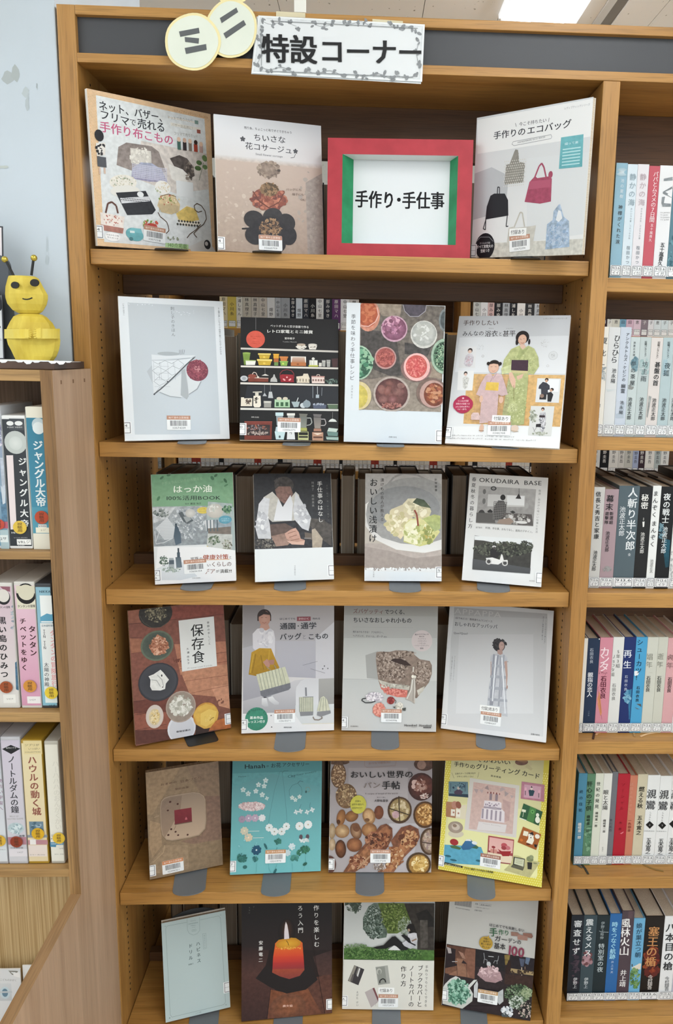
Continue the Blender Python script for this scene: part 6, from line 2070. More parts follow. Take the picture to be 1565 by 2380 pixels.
row_books(2, .028, 1009, (1370, 700, 7.0), [
 (1380, 1400.7, 759, 'e8e6de', 'white book half hidden by the partition', 'ケ', '''
V 262 540 190 1140 110 3c3e40 夏化士
S 240 1190 34 110 20 20 40 9aa4a8,c2c8c8
V 160 1610 130 1940 70 4a4c4e 池上'''),
 (1400.7, 1427, 760, 'd7dadb>dfe2e3', 'grey and white book with a dark green blot low on the spine', 'イケ', '''
R 240 1385 500 1860 7d9397~3>5f7a80~3
Q c8d0d2 270 1430 500 1400 440 1440 300 1475
V 470 545 400 1010 118 2c2e30* ひらひら
V 410 1090 385 1340 78 3c3e40* 池永陽'''),
 (1427, 1452, 760, 'c3ccd8>cdd6e0', 'pale blue-grey book with a long thin title', 'イケ', '''
Q b0bcc8 430 1750 580 1640 560 1900 430 1900
V 632 510 560 1310 62 33363c* アンクルトムズ・ケビンの
V 560 1340 545 1500 78 33363c* 幽霊
V 536 1610 515 1850 66 3c3f44* 池永陽'''),
 (1452, 1473.6, 783, 'c0cbcb>d8d9d2', 'grey book with an inky blue cloud, first of the matching short-story set', 'イケ', '''
S 745 1010 60 100 40 20 50 5c7c88,7896a0
V 740 650 730 900 40 4a5254* 池波正太郎
V 728 970 700 1380 86 2e3236* 夢の茶屋
S 680 1400 50 30 14 10 24 8a8c8a
V 668 1560 645 1930 74 24262a* 池波正太郎'''),
 (1473.6, 1499, 783, 'b9c4c4>dcdcd4', 'grey-green book, second of the matching short-story set', 'イケ', '''
V 925 650 915 900 40 4a5254* 短編コレクション
S 910 1080 80 140 20 20 50 a8bcbc,9cb4b4
V 915 970 880 1320 100 4a5458* 坊主雨
V 858 1560 832 1930 74 24262a* 池波正太郎'''),
 (1499, 1526, 784, 'd5ceca>dfdcd4', 'cream book with bold black brush title, third of the matching short-story set', 'イケ', '''
V 1140 660 1105 930 44 5a5450* 短編コレクション
Q 9a9c9a~3 970 1540 1015 1555 950 1900 935 1880
V 1120 985 1075 1380 96 1e2022** 碁盤の首
V 1062 1575 1035 1945 74 24262a* 池波正太郎'''),
 (1526, 1550.7, 784, 'aebfc2>d9dcd4', 'blue-grey fox-titled book, fourth of the matching short-story set', 'イケ', '''
V 1300 660 1280 930 44 4a5458* 短編コレクション
R 1210 950 1400 1200 9fb8c0~1
V 1285 990 1245 1230 104 3c4c54* 夜狐
V 1225 1575 1195 1945 74 24262a* 池波正太郎'''),
 (1550.7, 1578, 785, 'b9c4c4>dcdcd4', 'grey book at the picture edge, fifth of the matching short-story set', 'イケ', '''
V 1380 1575 1350 1945 74 24262a* 池波正太郎''')], '(second right shelf)', 'spine-out novels on the second right shelf')
row_books(3, .044, 1358, (1350, 1030, 6.43), [
 (1368, 1393, 1132, 'c9c9c6>d8cdb4', 'pale book with a black vertical title, first beside the partition', 'イケ', '''
R 120 1840 300 2110 e2d2a8
V 270 715 235 1440 80 26282a** 信長と秀吉と家康
V 225 1605 195 1910 66 303234* 池波正太郎'''),
 (1393, 1424.6, 1137, 'a89298>b4b4b6', 'mauve-grey book with a bold title, second from the partition', 'イケ', '''
V 450 770 425 1010 116 1e1c1e** 幕末
V 400 1020 385 1215 60 2c2a2c** 遊撃隊
V 466 1020 455 1215 60 2c2a2c** 新選組
S 390 1880 70 30 20 12 30 8c8a8a,9c9a9a
V 408 1315 392 1625 66 2c2a2c* 池波正太郎'''),
 (1424.6, 1472, 1129, '55636a>4c5a62', 'thick slate-grey book with large white lettering, third from the partition', 'イケ', '''
R 500 600 880 2150 56646b>4b5961
V 790 655 735 1610 150 e4e8ea** 人斬り半次郎
V 632 945 610 1390 92 dfe3e5* 池波正太郎
V 730 1620 728 1710 46 dfe3e5* 全'''),
 (1472, 1501.6, 1131, '232425>1f2021', 'black book with a small candle picture, fourth from the partition', 'イケ', '''
V 968 755 955 990 112 ecebe6** 秘密
Q e4e4e0 925 1175 958 1170 950 1250 930 1255
E 942 1135 10 26 8a8a86
V 930 1330 915 1650 66 dcdcd8* 池波正太郎'''),
 (1501.6, 1521, 1129, 'e4e6e4>e8e6e0', 'narrow white book with a handwritten style title, fifth from the partition', 'イケ', '''
V 1130 700 1100 1120 84 222426* まんぞく
V 1105 1150 1070 1560 84 222426* まんぞく
V 1066 1735 1055 1940 56 7c7e7c 池波正太'''),
 (1521, 1553.7, 1131, '1a1c1e>1d2c34', 'black and dark teal book with a white title, sixth from the partition', 'イケ', '''
Q 24586a~3>1a3c48~3 1130 1400 1340 1450 1320 1850 1110 1900
S 1200 1330 60 120 30 10 40 2c5060,6c8c98
V 1300 745 1265 1200 112 e8ecec** 夜の戦士
V 1268 1245 1235 1650 82 dfe6e8* 池波正太郎'''),
 (1553.7, 1580, 1134, 'd8dad8', 'white book at the picture edge, seventh from the partition', 'イケ', '''
S 1370 1800 40 200 20 10 30 a8acac''')], '(third right shelf)', 'spine-out novels on the third right shelf')
row_books(4, .05, 1697, (1330, 1400, 6.61), [
 (1345, 1354.4, 1484, 'e4e0d6', 'cream book mostly hidden by the partition', 'イ', ''),
 (1354.4, 1382, 1484, '22334e>1f2f48', 'navy book with white lettering, first full spine beside the partition', 'イシ', '''
R 200 540 430 575 e0dcd6
V 305 700 298 940 58 c4ccd8* 石田衣良
V 285 1075 268 1455 84 e6eaf0** 親指の恋人
V 260 1660 256 1750 24 8c98ac 小学館'''),
 (1382, 1411.7, 1482, 'cf8a9a>d88f9a', 'pink book with big pale pink lettering, second full spine', 'イシ', '''
Q d08c60~1 380 1300 430 1400 460 1700 440 1750 380 1500
L 3 7c4450 440 1060 520 1100 470 1200 400 1320 460 1800
S 480 1090 70 30 8 4 9 7c4450
V 508 700 490 1050 158 f4dde3** カンタ
V 490 1130 472 1480 92 5a1c30** 石田衣良'''),
 (1411.7, 1437, 1481, 'd9d9d6>dfdfdc', 'white book with thin grey lettering, third full spine', 'イシ', '''
V 715 720 705 1010 66 6a6a68 5年3組
V 640 800 620 1140 66 6a6a68 リョウタ組
V 650 1240 636 1510 62 6a6a68 石田衣良'''),
 (1437, 1464, 1481, '1e2f66>2a6a94', 'deep blue book with two large white characters, fourth full spine', 'イシ', '''
Q 35789c~2>2c6c94~2 740 1400 920 1330 890 1800 720 1800
S 850 1440 50 100 26 12 40 5c94b4,7cacc4
V 862 705 848 1040 130 e8ecf4* 再生
V 838 1110 822 1365 50 ccd4e4 石田衣良'''),
 (1464, 1490, 1481, '4a9cc8>dfe4e6', 'sky blue and white book with black lettering, fifth full spine', 'イシ', '''
R 920 540 1150 1050 4a98c2
R 880 1050 1150 1900 c6cad0>e0e3e4
E 985 1090 40 40 e6e8ea
Q 5a5c5e~1 900 1560 1060 1560 1080 1650 1000 1640
Q e4e6e8 900 1560 1080 1655 1080 1800 880 1800
V 1050 560 1015 1210 98 1c3448* シューカツ！
V 1020 1280 1000 1535 54 26282a** 石田衣良'''),
 (1490, 1515, 1481, 'c6c7bc>bcbdb4', 'grey-green book with faint title, sixth full spine', 'イシ', '''
V 1200 775 1180 1020 110 8a8a80 娼年
L 2 8a8a80 1128 1080 1240 1082
V 1180 1130 1162 1375 66 3a3c3a** 石田衣良'''),
 (1515, 1537, 1481, 'c4c4b8>cfcfc4', 'narrow beige book with faint title, seventh full spine', 'イシ', '''
V 1365 770 1345 1015 106 85857a 逝年
V 1345 1130 1330 1375 66 3a3c3a** 石田衣良'''),
 (1537, 1562, 1483, 'cf9fa2>e0c8c8', 'rose pink book with a faint title, eighth full spine', 'イシ', '''
V 1515 785 1500 1030 106 80605f 爽年
V 1510 1150 1490 1385 66 3a2c2e** 石田衣良'''),
 (1562, 1588, 1484, 'e4e4e2', 'white book at the picture edge, ninth full spine', 'イシ', '')], '(fourth right shelf)', 'spine-out novels on the fourth right shelf')
row_books(5, .052, 2004.5, (1320, 1740, 6.388), [
 (1333, 1353, 1798, '4c88a4>5a4c34', 'blue book fading to brown, first beside the partition', 'イソ', '''
R 80 1000 260 1520 5c5c4c~4>4a3c28~4
R 80 900 260 1080 8ca0a4~3
V 205 595 190 960 56 1c3848* 終の住処
V 180 1100 172 1340 54 dce0dc** 磯﨑憲一郎'''),
 (1353, 1371.7, 1799, '5c8468>6c9474', 'green mottled book, second from the partition', 'イソ', '''
S 310 1300 60 240 60 10 40 4a7458,7ca486,5c8c6c
V 330 480 312 930 84 1c2c24** 肝心の子供
V 310 985 300 1240 50 24382c** 磯﨑憲一郎'''),
 (1371.7, 1390.4, 1798, 'd3d6c8>c9cfbf', 'pale green-white book with a black title, third from the partition', 'イソ', '''
V 462 480 430 900 62 2c302c* 世紀の発見
V 435 935 420 1170 42 2c302c* 磯﨑憲一郎'''),
 (1390.4, 1410, 1798, 'dcdcd6>dedfd8', 'white book with a thin title, fourth from the partition', 'イソ', '''
V 572 610 555 915 78 3a3a38* 眼と太陽
V 550 1050 540 1250 42 3a3a38* 磯﨑憲一郎
V 522 1455 518 1530 20 7a7a78 新潮社'''),
 (1410, 1423, 1794.5, '6c6e74>74767c', 'narrow grey book, fifth from the partition', 'イチ', '''
V 645 1040 636 1235 44 3c3e44 市川拓也'''),
 (1423, 1450.7, 1799, 'a81f30>9a1c2c', 'thick crimson book with a small pink chip, sixth from the partition', 'イチ', '''
Q d87880 775 1262 830 1228 830 1245 800 1268
V 830 490 800 930 60 8c1424 ソーシャル
V 790 1060 775 1240 44 6c1420 市原'''),
 (1450.7, 1468, 1802.6, 'c07860>b86c54', 'terracotta orange book, seventh from the partition', 'イツ', '''
V 955 500 920 990 50 cf9480 誘拐されたはなし
V 925 1045 912 1240 50 7c2c24* 一色伸幸'''),
 (1468, 1491, 1800, 'c6bda4>bdb398', 'beige book with a black title, eighth from the partition', 'イツ', '''
V 1105 560 1070 890 84 26241e** 燃える秋
V 1075 990 1052 1285 76 26241e** 五木寛之'''),
 (1491, 1519.6, 1802, 'dddedd>e2e2e0', 'white brush-lettered book with a black diamond, ninth from the partition', 'イツ1', '''
V 1250 590 1225 920 150 26262a* 親鸞
V 1235 930 1215 1070 30 5a5a5c しんらん
Q 121214 1160 1130 1220 1074 1280 1130 1220 1190
T 1206 1132 1232 1132 32 c8c8c8* 上
T 1130 1222 1288 1224 24 8a8c8e SHINRAN
V 1208 1330 1190 1560 78 26262a* 五木寛之'''),
 (1519.6, 1547, 1804, 'dddedd>e2e2e0', 'white brush-lettered book with a black diamond, tenth from the partition', 'イツ2', '''
V 1435 600 1410 930 150 26262a* 親鸞
V 1420 935 1400 1080 30 5a5a5c しんらん
Q 121214 1344 1140 1404 1084 1464 1140 1404 1198
T 1392 1142 1416 1142 32 c8c8c8* 下
T 1318 1226 1466 1228 24 8a8c8e SHINRAN
V 1392 1340 1372 1568 78 26262a* 五木寛之'''),
 (1547, 1576, 1804, 'dddedd>e2e2e0', 'white brush-lettered book with a black diamond at the picture edge', 'イツ', '''
V 1590 600 1570 930 150 26262a* 親鸞
Q 121214 1506 1120 1566 1064 1626 1120 1566 1180
V 1552 1330 1530 1560 78 26262a* 五木寛之''')], '(fifth right shelf)', 'spine-out novels on the fifth right shelf')
row_books(6, .056, 2321, (1300, 2050, 5.906), [
 (1317, 1345.7, 2128, '1f2630>22262e', 'very dark blue book with a white title, first beside the partition', 'イノ', '''
S 230 1150 40 300 30 10 40 3c3440,4a3c48
V 265 510 228 1010 108 dfe3e6** 審査せず
V 225 1310 215 1460 56 d0d4d8* 伊野上'''),
 (1345.7, 1376, 2128, '3a4a52>2c3a42', 'dark book with a blurred pink face, second from the partition', 'イノ', '''
R 290 900 500 1400 8c8c90>5c7c88
S 380 1060 70 90 40 14 40 b08c94,a07c84,6c4448
V 425 500 390 1020 104 dfe5e8** 震えるメス
V 375 1310 365 1460 56 d0d8dc* 伊野上'''),
 (1376, 1405, 2128, '1e2c32>4c7078', 'dark green-black book fading to misty teal, third from the partition', 'イノ', '''
R 450 1200 660 1480 2c4850~2>7c9ca0~2
L 6 b0bcc0 505 655 580 685 680 690
V 605 540 585 790 50 a8b4b8 伊野上裕伸
V 585 840 560 1240 82 c8d4d8* 特別室の夜'''),
 (1405, 1432, 2124.5, '2c64a0>1f3c80', 'bright blue book with a white foot band, fourth from the partition', 'イノ', '''
R 620 1325 800 1620 dfe0e2
V 770 545 730 1060 80 a8dcf0** 時をつなぐ航跡
V 735 1075 722 1260 38 c8d8ec 井上文夫'''),
 (1432, 1460, 2118, '4c4048>3c3840', 'brown-grey wrapped book with four big white characters, fifth from the partition', 'イノ', '''
R 840 400 1010 500 5c4a50~1
V 915 500 890 1010 142 ecebea** 風林火山
V 888 1205 868 1440 86 e4e3e2** 井上靖'''),
 (1460, 1486, 2135, '6ca8cc>9cb8a0', 'light blue book with a house and green leaves, sixth from the partition', 'イブ', '''
R 960 1020 1160 1110 a86c70
Q d8cfc0 970 1120 1130 1120 1120 1200 1010 1200
Q 3c3430 970 1120 1010 1130 1010 1165 970 1150
R 950 1200 1130 1480 9cb48c~3
S 1040 1320 80 130 70 8 26 5c8448,7c9c68,4c6c3c
V 1105 560 1080 1040 82 2a4a60* 娘が巣立つ朝
V 1060 1330 1050 1480 50 6a9c60 伊吹'''),
 (1486, 1530, 2130, '1c1817>2a1a1a', 'thick black and dark red book with gold lettering, seventh from the partition', 'イマ', '''
S 1270 1100 110 200 70 20 60 5c2420,7c3020,4c1c1c,8c4428
V 1310 610 1250 1160 150 c08a58** 塞王の楯
V 1255 1280 1242 1470 64 dcd8d4* 今村翔吾'''),
 (1530, 1560, 2130, 'e0e1e2>dcdddf', 'white book with large black lettering, eighth from the partition', 'イマ', '''
V 1540 560 1490 1220 130 26282c** 八本目の槍
V 1485 1300 1478 1490 60 4a4c50 今村翔吾'''),
 (1560, 1592, 2131, 'b8bac8', 'pale lilac book at the picture edge, ninth from the partition', 'イマ', '')], '(bottom right shelf)', 'spine-out novels on the bottom right shelf')
# bookmark ribbons hanging over the shelf edges
def ribbon(name, pts, z, col, lab):
    m = MB(); P = [onZ(x, y, z+.0006) for x, y in pts]
    for p, q in zip(P, P[1:]):
        d = (q-p).normalized(); n = Vector((-d.y, d.x, 0))*.0022
        m.prism([p+n, q+n, q-n, p-n], (0, 0, .0005), hexc(col))
    tag(m.build(name, PRINTM), lab, 'bookmark', 'bookmark ribbons on the right shelves')
ribbon('bookmark_ribbon', [(1382, 1698), (1381, 1708), (1379, 1718)], RRW[4], '4a3022', 'dark brown ribbon end below the navy book on the fourth right shelf')
ribbon('bookmark_ribbon', [(1402, 1700), (1390, 1704), (1386, 1709)], RRW[4], 'd0a078', 'tan ribbon end below the pink book on the fourth right shelf')
ribbon('bookmark_ribbon', [(1527, 1702), (1505, 1706), (1489, 1712)], RRW[4], 'dcb88c', 'long cream ribbon end right on the fourth right shelf')
ribbon('bookmark_ribbon', [(1474, 1703), (1476, 1712)], RRW[4], 'b08c5c', 'short tan ribbon under the sky blue book')
ribbon('bookmark_ribbon', [(1350, 2006), (1360, 2018), (1368, 2032)], RRW[5], '3c3a30', 'dark green-black ribbon below the green mottled book')
ribbon('bookmark_ribbon', [(1336, 2006), (1345, 2012), (1354, 2017)], RRW[5], '5c5a54', 'grey ribbon below the first book on the fifth right shelf')
ribbon('bookmark_ribbon', [(1492, 2007), (1510, 2016), (1528, 2022), (1543, 2025)], RRW[5], '8a6c3c', 'thin brown ribbon curving in front of the white diamond books')
# ---- video cases in the left cabinet
def cases(z0, ybot, yf, zoom, items, where, group):
    for (p0, p1, pt, col, top, desc, art, lt) in items:
        x0, x1 = xat(p0, ybot, yf), xat(p1, ybot, yf)
        x1 = min(x1, CX-CT-.0006); zt = zat(max(p0, -60)+10, pt, yf)
        W, H = x1-x0, zt-z0; O = Vector((x0, yf, z0+.0004)); U = Vector((1, 0, 0)); V = Vector((0, 0, 1))
        r = empty('video_case', Matrix.Translation(O)); tag(r, desc+' '+where, 'video case', group)
        bx = MB().box((0, 0, 0), (W, .118, H)).build('case', mat('case_'+top, top, .35), r, min(.0022, W*.2))
        a = Art(O+Vector((0, -.0003, 0)), U, V, W, H, *zoom); b = .0035
        a.rect(.0012, H-.006, W-.0012, .005, hexc(col.split('>')[0]), hexc(col.split('>')[-1])); a.run(art)
        o = a.mb.build('spine_insert', PRINT, r); o.location = (0, -.0003, 0); o.rotation_euler = (math.pi/2, 0, 0)
        for (cx, cy, c_, rr) in lt:
            q = Art(Vector((0, 0, 0)), U, Vector((0, 1, 0)), 1, 1); q.ell(rr, rr, rr, rr, hexc(c_+'~1'), hexc(c_+'~1'), n=20)
            for i, ch in enumerate('視聴用'): q.text(rr*.62, rr*1.5-i*rr*.5, rr*1.38, rr*1.5-i*rr*.5, rr*.5, '4a3020*', ch, local=True)
            u, v = a.loc(cx, cy); o = q.mb.build('round_sticker', PRINT, r); o.location = (u-rr, -.0024, v-rr); o.rotation_euler = (math.pi/2, 0, 0)
cases(1.2045, 1279, -.15, (0, 920, 6.26), [
 (-20, 22.5, 943, '9aa0b4>6c94a8', 'c4c8cc', 'lilac and blue case at the picture edge', '''
R 0 200 120 420 8c9cac~4
S 20 560 60 160 60 8 24 6c6c84,a8a4b8,d0ccd8
R 0 900 100 1400 b4bcc8~2
R 0 1400 140 1850 5c7c94~4
Q c4ccd4 10 1300 80 1400 80 1560 40 1580
R 0 1830 140 1930 b86474
R 0 1950 140 2250 a8bcc0
R 0 2025 120 2130 d8dedc
T 5 2080 100 2076 50 3c4044* 2サ''', [(-6, 1865, 'b84c3c', .0085)]),
 (23, 76.7, 966, '3c4044>34383c', 'dfe0de', 'black case with a pale blank roundel', '''
R 130 330 360 500 4a4e52
E 145 400 52 34 e0e2e0
E 270 400 58 34 e0e2e0
T 104 458 325 456 26 d8dad8* PONY VIDEO
E 228 678 162 170 c2c8c4>b8beba
E 228 690 96 100 d2d6d2>c4cac6
Q e0d4d4 92 866 190 864 244 1940 155 1945
V 322 880 362 1930 122 e4e6e4*** ジャングル大帝
T 165 1990 290 1990 36 dcdcda** Hi-Fi
T 200 2066 400 2064 20 a8aaac VTR特別
R 244 2085 455 2168 ecece8
T 262 2128 440 2122 56 3a3c40* VRLジ
T 258 2175 360 2175 24 d8d8d6 VHS''', [(297, 1910, 'd8b84c', .0108)]),
 (78, 121, 946, '3c7c94>4c8ca4', 'e4e0d4', 'blue case with white and blue block lettering', '''
R 370 150 640 322 e0dccc
E 560 420 96 100 c8d4d8>b8c8cc
E 560 470 86 90 dce4e4
V 546 650 600 1610 150 e0e6e6*** ジャングル大帝
R 460 1620 730 2000 5494a8
R 555 1870 680 1920 dcdcd8
T 560 1895 675 1895 34 4a4c50* VHS
R 520 1915 728 1995 e4e0cc
T 590 1955 668 1950 34 7a7a70 2ジ
R 480 2000 745 2250 dcd8c8''', [(613, 1765, 'b04a30', .0108)])], 'on the upper cabinet shelf', 'video cases on the upper cabinet shelf')
cases(.9315, 1646, -.15, (0, 1310, 6.433), [
 (-10, 46.6, 1355, 'c8b0bc>d4d2cc', 'd0cec8', 'pale case with heavy black brush lettering', '''
Q 8c5c68 0 340 150 345 150 420 60 400
E 50 500 100 120 26262a
E 50 480 86 100 d4cfc8
T -60 655 150 650 40 2a2a2c** タンタンの冒険
V 30 780 70 1720 118 222224*** 黒い島のひみつ
Q 4a6c84~3 225 1480 280 1440 290 1900 240 1880
S 200 800 40 200 20 8 30 8c94a0,a8b0b8
R 45 1955 240 2085 e2e0da
T 96 2024 200 2020 34 7a7a78 V429''', [(100, 1840, '9c5030', .0105)]),
 (50.5, 98, 1352.5, 'd9bcc8>cc94ac', 'cfccc4', 'pink case with a dark semicircle and brown lettering', '''
R 235 330 545 680 d4d0bc
E 390 450 145 160 1e1e20
E 390 430 118 120 cfcab4
R 240 330 545 445 cfcab4
T 262 638 528 634 46 2a2a2a** タンタンの冒険
V 340 800 368 1610 96 3c2024*** チベットをゆく
V 478 920 502 1390 108 3c2024*** タンタン
R 405 1985 610 2090 e2dedc
T 440 2038 536 2034 34 7a7a78 V429''', [(455, 1825, 'c88a3c', .0108)]),
 (98.5, 135, 1356.6, '8cb4c4>84b4c4', '3a3c40', 'light blue case with a white panel and pink lettering', '''
T 586 418 860 416 50 2a3c48** NIKKATSU
R 592 475 860 880 e4e8e6
Q 5c9cb8 600 800 700 745 760 760 860 740 860 860 604 860
R 600 890 860 1920 dcdedc
T 620 930 820 926 34 4a6c7c** 日本語吹替版
V 660 985 672 1280 50 2a2c30** ＴＩＮ ＴＩＮ
V 790 990 822 1840 96 dcA4A4*** タンタンの冒険旅行
V 692 1475 704 1840 72 4a4c50* 太陽の神殿
R 670 1900 860 2080 d8e2e0
T 735 2125 834 2122 46 2c4450** VHS''', [(775, 1925, 'dcc03c', .0108)])], 'on the middle cabinet shelf', 'video cases on the middle cabinet shelf')
cases(.6445, 2000.7, -.15, (0, 1670, 5.806), [
 (-18, 19.5, 1714, 'b8bcc4>d4d8dc', 'a8a8ac', 'pale case with purple dots at the picture edge', '''
R 0 330 14 500 2c7c9c
V 6 800 12 1250 60 8c6c84** あおい宇宙へ
R 0 1740 90 1800 d4dadc
T 0 1770 80 1766 26 6a6c70 V42ニ''', [(2, 1640, 'd0a83c', .0105)]),
 (20.5, 65.5, 1713, 'c4bcca>c8c8cc', 'b8b8bc', 'pale lilac case with a black diamond mark', '''
Q 232428 28 412 145 356 275 408 150 480
T 78 398 222 396 24 dcdcdc* 名作ビデオ
V 150 500 205 1275 108 34363c** ノートルダムの鐘
T 130 1320 250 1318 30 8c8c84 BELLS OF
T 100 1356 316 1350 30 8c8c84 NOTRE DAME
E 215 1480 105 80 a8bcc0~2>b4c4c8~2
S 220 1490 90 70 30 8 26 8ca4ac,ccd8da
R 105 1600 360 1700 b0808c
T 262 1584 336 1582 30 2a2a2c** 吹替
R 120 1760 370 1860 d8d4d8
T 232 1806 316 1802 30 8a8a8c V427
T 140 1745 316 1745 20 5a5a5c 日本語吹替''', [(228, 1655, '8c3c28', .0105)]),
 (66.5, 114, 1720, 'dccfa8>d8c8a4', 'a8862c', 'cream case with a mustard top and maroon lettering', '''
R 310 300 590 480 d8c898
T 330 360 530 358 36 6c6450* ジブリが
T 380 410 540 406 30 6c6450* いっぱい
T 336 454 546 450 26 7c7460* COLLECTION
V 428 500 500 1310 120 8c5448*** ハウルの動く城
R 392 1390 596 1580 6c8494
S 480 1440 70 40 20 8 24 4a6474,9cb0bc
R 370 1570 640 1605 8c949c
R 375 1640 650 1700 b4848c
R 402 1630 488 1700 e4e0dc
R 380 1710 640 1860 dcd0c8
T 400 1838 610 1838 22 7a7674 カラー 約119分''', [(518, 1545, 'd0a428', .0108)]),
 (119, 151, 1723, 'dcd9cc>dfddd2', 'b4b0a4', 'ivory case with very faint pale lettering', '''
V 745 570 790 1500 92 cfccc0* ハーハハハのおんがくかい
T 690 1580 740 1578 34 6a6c6c* 日本
T 685 1622 740 1620 34 6a6c6c* ¥2,
Q 4a84a4 670 1668 860 1672 860 1705 760 1705 755 1735 672 1730
T 690 1690 858 1690 26 dcE4e8** SONY MUSIC
T 800 1755 870 1750 30 7a7a78 V42
T 735 1832 860 1830 22 5a5a5a カラー 171分''', [(800, 1605, 'd8b43c', .0105)])], 'on the lower cabinet shelf', 'video cases on the lower cabinet shelf')
# ---------------------------------------------------------------- books standing on the far side of this bookcase (fore-edges towards us)
rd = random.Random(11)
SHADEPAGE = mat('page_block_shaded', 'a99c8b', .85, 'noise', dark='8d8172', scale=(900, 900, 6), detail=2)  # page colour darkened to paint in the shade behind the displayed books
CVC = [mat('board_'+h, h, .6) for h in ('3c3028', '2c2c2e', '57534e', '8a8578', 'b8b2a6', '4a3c34', '6e5a4a')]
NAMES = {1: 'top', 2: 'second', 3: 'third', 4: 'fourth', 5: 'fifth', 6: 'bottom'}
def backbooks(x0, x1, z, hmin, hmax, lab, grp, wmin=.028, wmax=.04, skip=()):
    x = x0; i = 0; rot = 0
    while x < x1-.02:
        w_ = min(rd.uniform(wmin, wmax), x1-x); h = rd.uniform(hmin, hmax); i += 1
        if not any(a < x < b for a, b in skip):
            r = empty('book', Matrix.Translation((x, .217, z+.0004))); tag(r, lab, 'book', grp)
            c = rd.choice(CVC); d = rd.uniform(.135, .15); t = .0022
            MB().box((0, 0, 0), (t, d, h)).box((w_-.001-t, 0, 0), (w_-.001, d, h)).box((0, d, 0), (w_-.001, d+.002, h)).build('cover', c, r)
            MB().box((t, .003, .003), (w_-.001-t, d, h-.003)).build('page_block', SHADEPAGE, r)
        x += w_+rd.choice((0, 0, 0, .0015, .006))
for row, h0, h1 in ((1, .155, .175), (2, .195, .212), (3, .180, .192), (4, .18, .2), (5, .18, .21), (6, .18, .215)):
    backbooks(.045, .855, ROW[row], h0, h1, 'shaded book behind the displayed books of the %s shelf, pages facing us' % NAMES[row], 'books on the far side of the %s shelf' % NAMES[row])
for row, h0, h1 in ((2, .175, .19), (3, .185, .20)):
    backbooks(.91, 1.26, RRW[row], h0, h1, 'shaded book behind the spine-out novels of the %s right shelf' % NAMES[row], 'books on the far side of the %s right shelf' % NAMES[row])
# ---------------------------------------------------------------- the bookcase across the aisle
FY = 1.0
fb = empty('bookcase', Matrix.Identity(4)); tag(fb, 'second oak bookcase across the aisle, seen through the gaps of the first', 'bookcase')
ux = xat(1068, 760, FY); FU = [ux-1.8, ux-.9, ux, ux+.9]
for x in FU: MB().box((x, FY-.02, 0), (x+.03, FY+.38, 1.86)).build('upright_panel', WV, fb, .001)
for a, b in zip(FU, FU[1:]):
    for z in (.2, .55, .87, 1.165, 1.597, 1.835):
        MB().box((a+.031, FY-.012, z-.024), (b-.001, FY+.37, z)).build('shelf', WH, fb, .001)
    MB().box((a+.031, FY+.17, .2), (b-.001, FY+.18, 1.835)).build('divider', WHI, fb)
FARN = ['林真理子', '中山七里', '小川糸', '東野圭吾', '三浦しをん', '原田マハ', '宮部みゆき', '長野', '畑野']
FC = ['e6e2d6', 'dcdad2', 'e8e6e0', 'c8c2b4', '3a3a40', '2a2c34', 'dfe6ea', 'b8a8b0', '8cb4c4', 'e8dcc0', '1f2024', 'e4e0dc', '6c4a6c', 'f0eee8', 'd8c070', 'cfcfcf']
def farbooks(pxs, y, z, h, wpx, nm, lab, grp, order=None, stuff=False):
    xs_ = []; x = pxs[0]; i = 0; k = 0; acc = MB()
    while x < pxs[1]:
        wv = wpx*rd.uniform(.75, 1.3); a, b = xat(x, y, FY), xat(x+wv, y, FY); x += wv
        if any(u-.003 < b and a < u+.033 for u in FU): continue
        hh = h*rd.uniform(.94, 1.05); c = (order[i % len(order)] if order else rd.choice(FC)); i += 1; W = b-a-.0006
        dk = sum(hexc(c)[:3]) < .8; O = Vector((a, FY, z+.0003)); U = Vector((1, 0, 0)); V = Vector((0, 0, 1))
        ar = Art(O, U, V, W, hh); ar.rect(0, hh, W, 0, hexc(c), hexc(c)); t = nm if isinstance(nm, str) else rd.choice(nm)
        s_ = min(W*.62, .012)
        ar.text(W*.5, .036+s_*len(t)*1.15, W*.5, .036, s_, ('e8e6e0' if dk else '3a3a3c')+'*', t, True, True)
        rrect(ar, W*.08, .004, W*.92, .022, .0015, hexc('2c343c')); rrect(ar, W*.08+.0008, .0048, W*.92-.0008, .0212, .001, hexc('eceeee'))
        ar.text(W*.15, .0165, W*.85, .0165, .006, '3a4048', '913.6', local=True)
        f = MB()
        for pts, cs in zip(ar.mb.f, ar.mb.c): f.face([(ar.mb.v[j][0], -ar.mb.v[j][2], ar.mb.v[j][1]) for j in pts], cs)
        f.box((0, .0004, 0), (W, .13, hh), hexc(c))
        if stuff:
            o_ = len(acc.v); acc.v += [(v[0]+O.x, v[1]+O.y, v[2]+O.z) for v in f.v]; acc.f += [tuple(j+o_ for j in q) for q in f.f]; acc.c += f.c; acc.m += f.m
        else:
            o = f.build('book', PRINTM); o.location = O; k += 1
            cn = 'dark' if dk else 'white' if min(hexc(c)[:3]) > .62 else 'pale'
            tag(o, lab % (cn, ['first', 'second', 'third', 'fourth', 'fifth', 'sixth', 'seventh', 'eighth', 'ninth', 'tenth', 'eleventh', 'twelfth', 'thirteenth', 'fourteenth', 'fifteenth', 'sixteenth', 'seventeenth', 'eighteenth', 'nineteenth', 'twentieth', 'twenty-first', 'twenty-second', 'twenty-third', 'twenty-fourth', 'twenty-fifth'][k-1] if k < 26 else 'last'), 'book', grp)
    if stuff:
        o = acc.build('far_books', PRINTM); tag(o, 'row of small distant books showing above the third display shelf', 'books', kind='stuff')
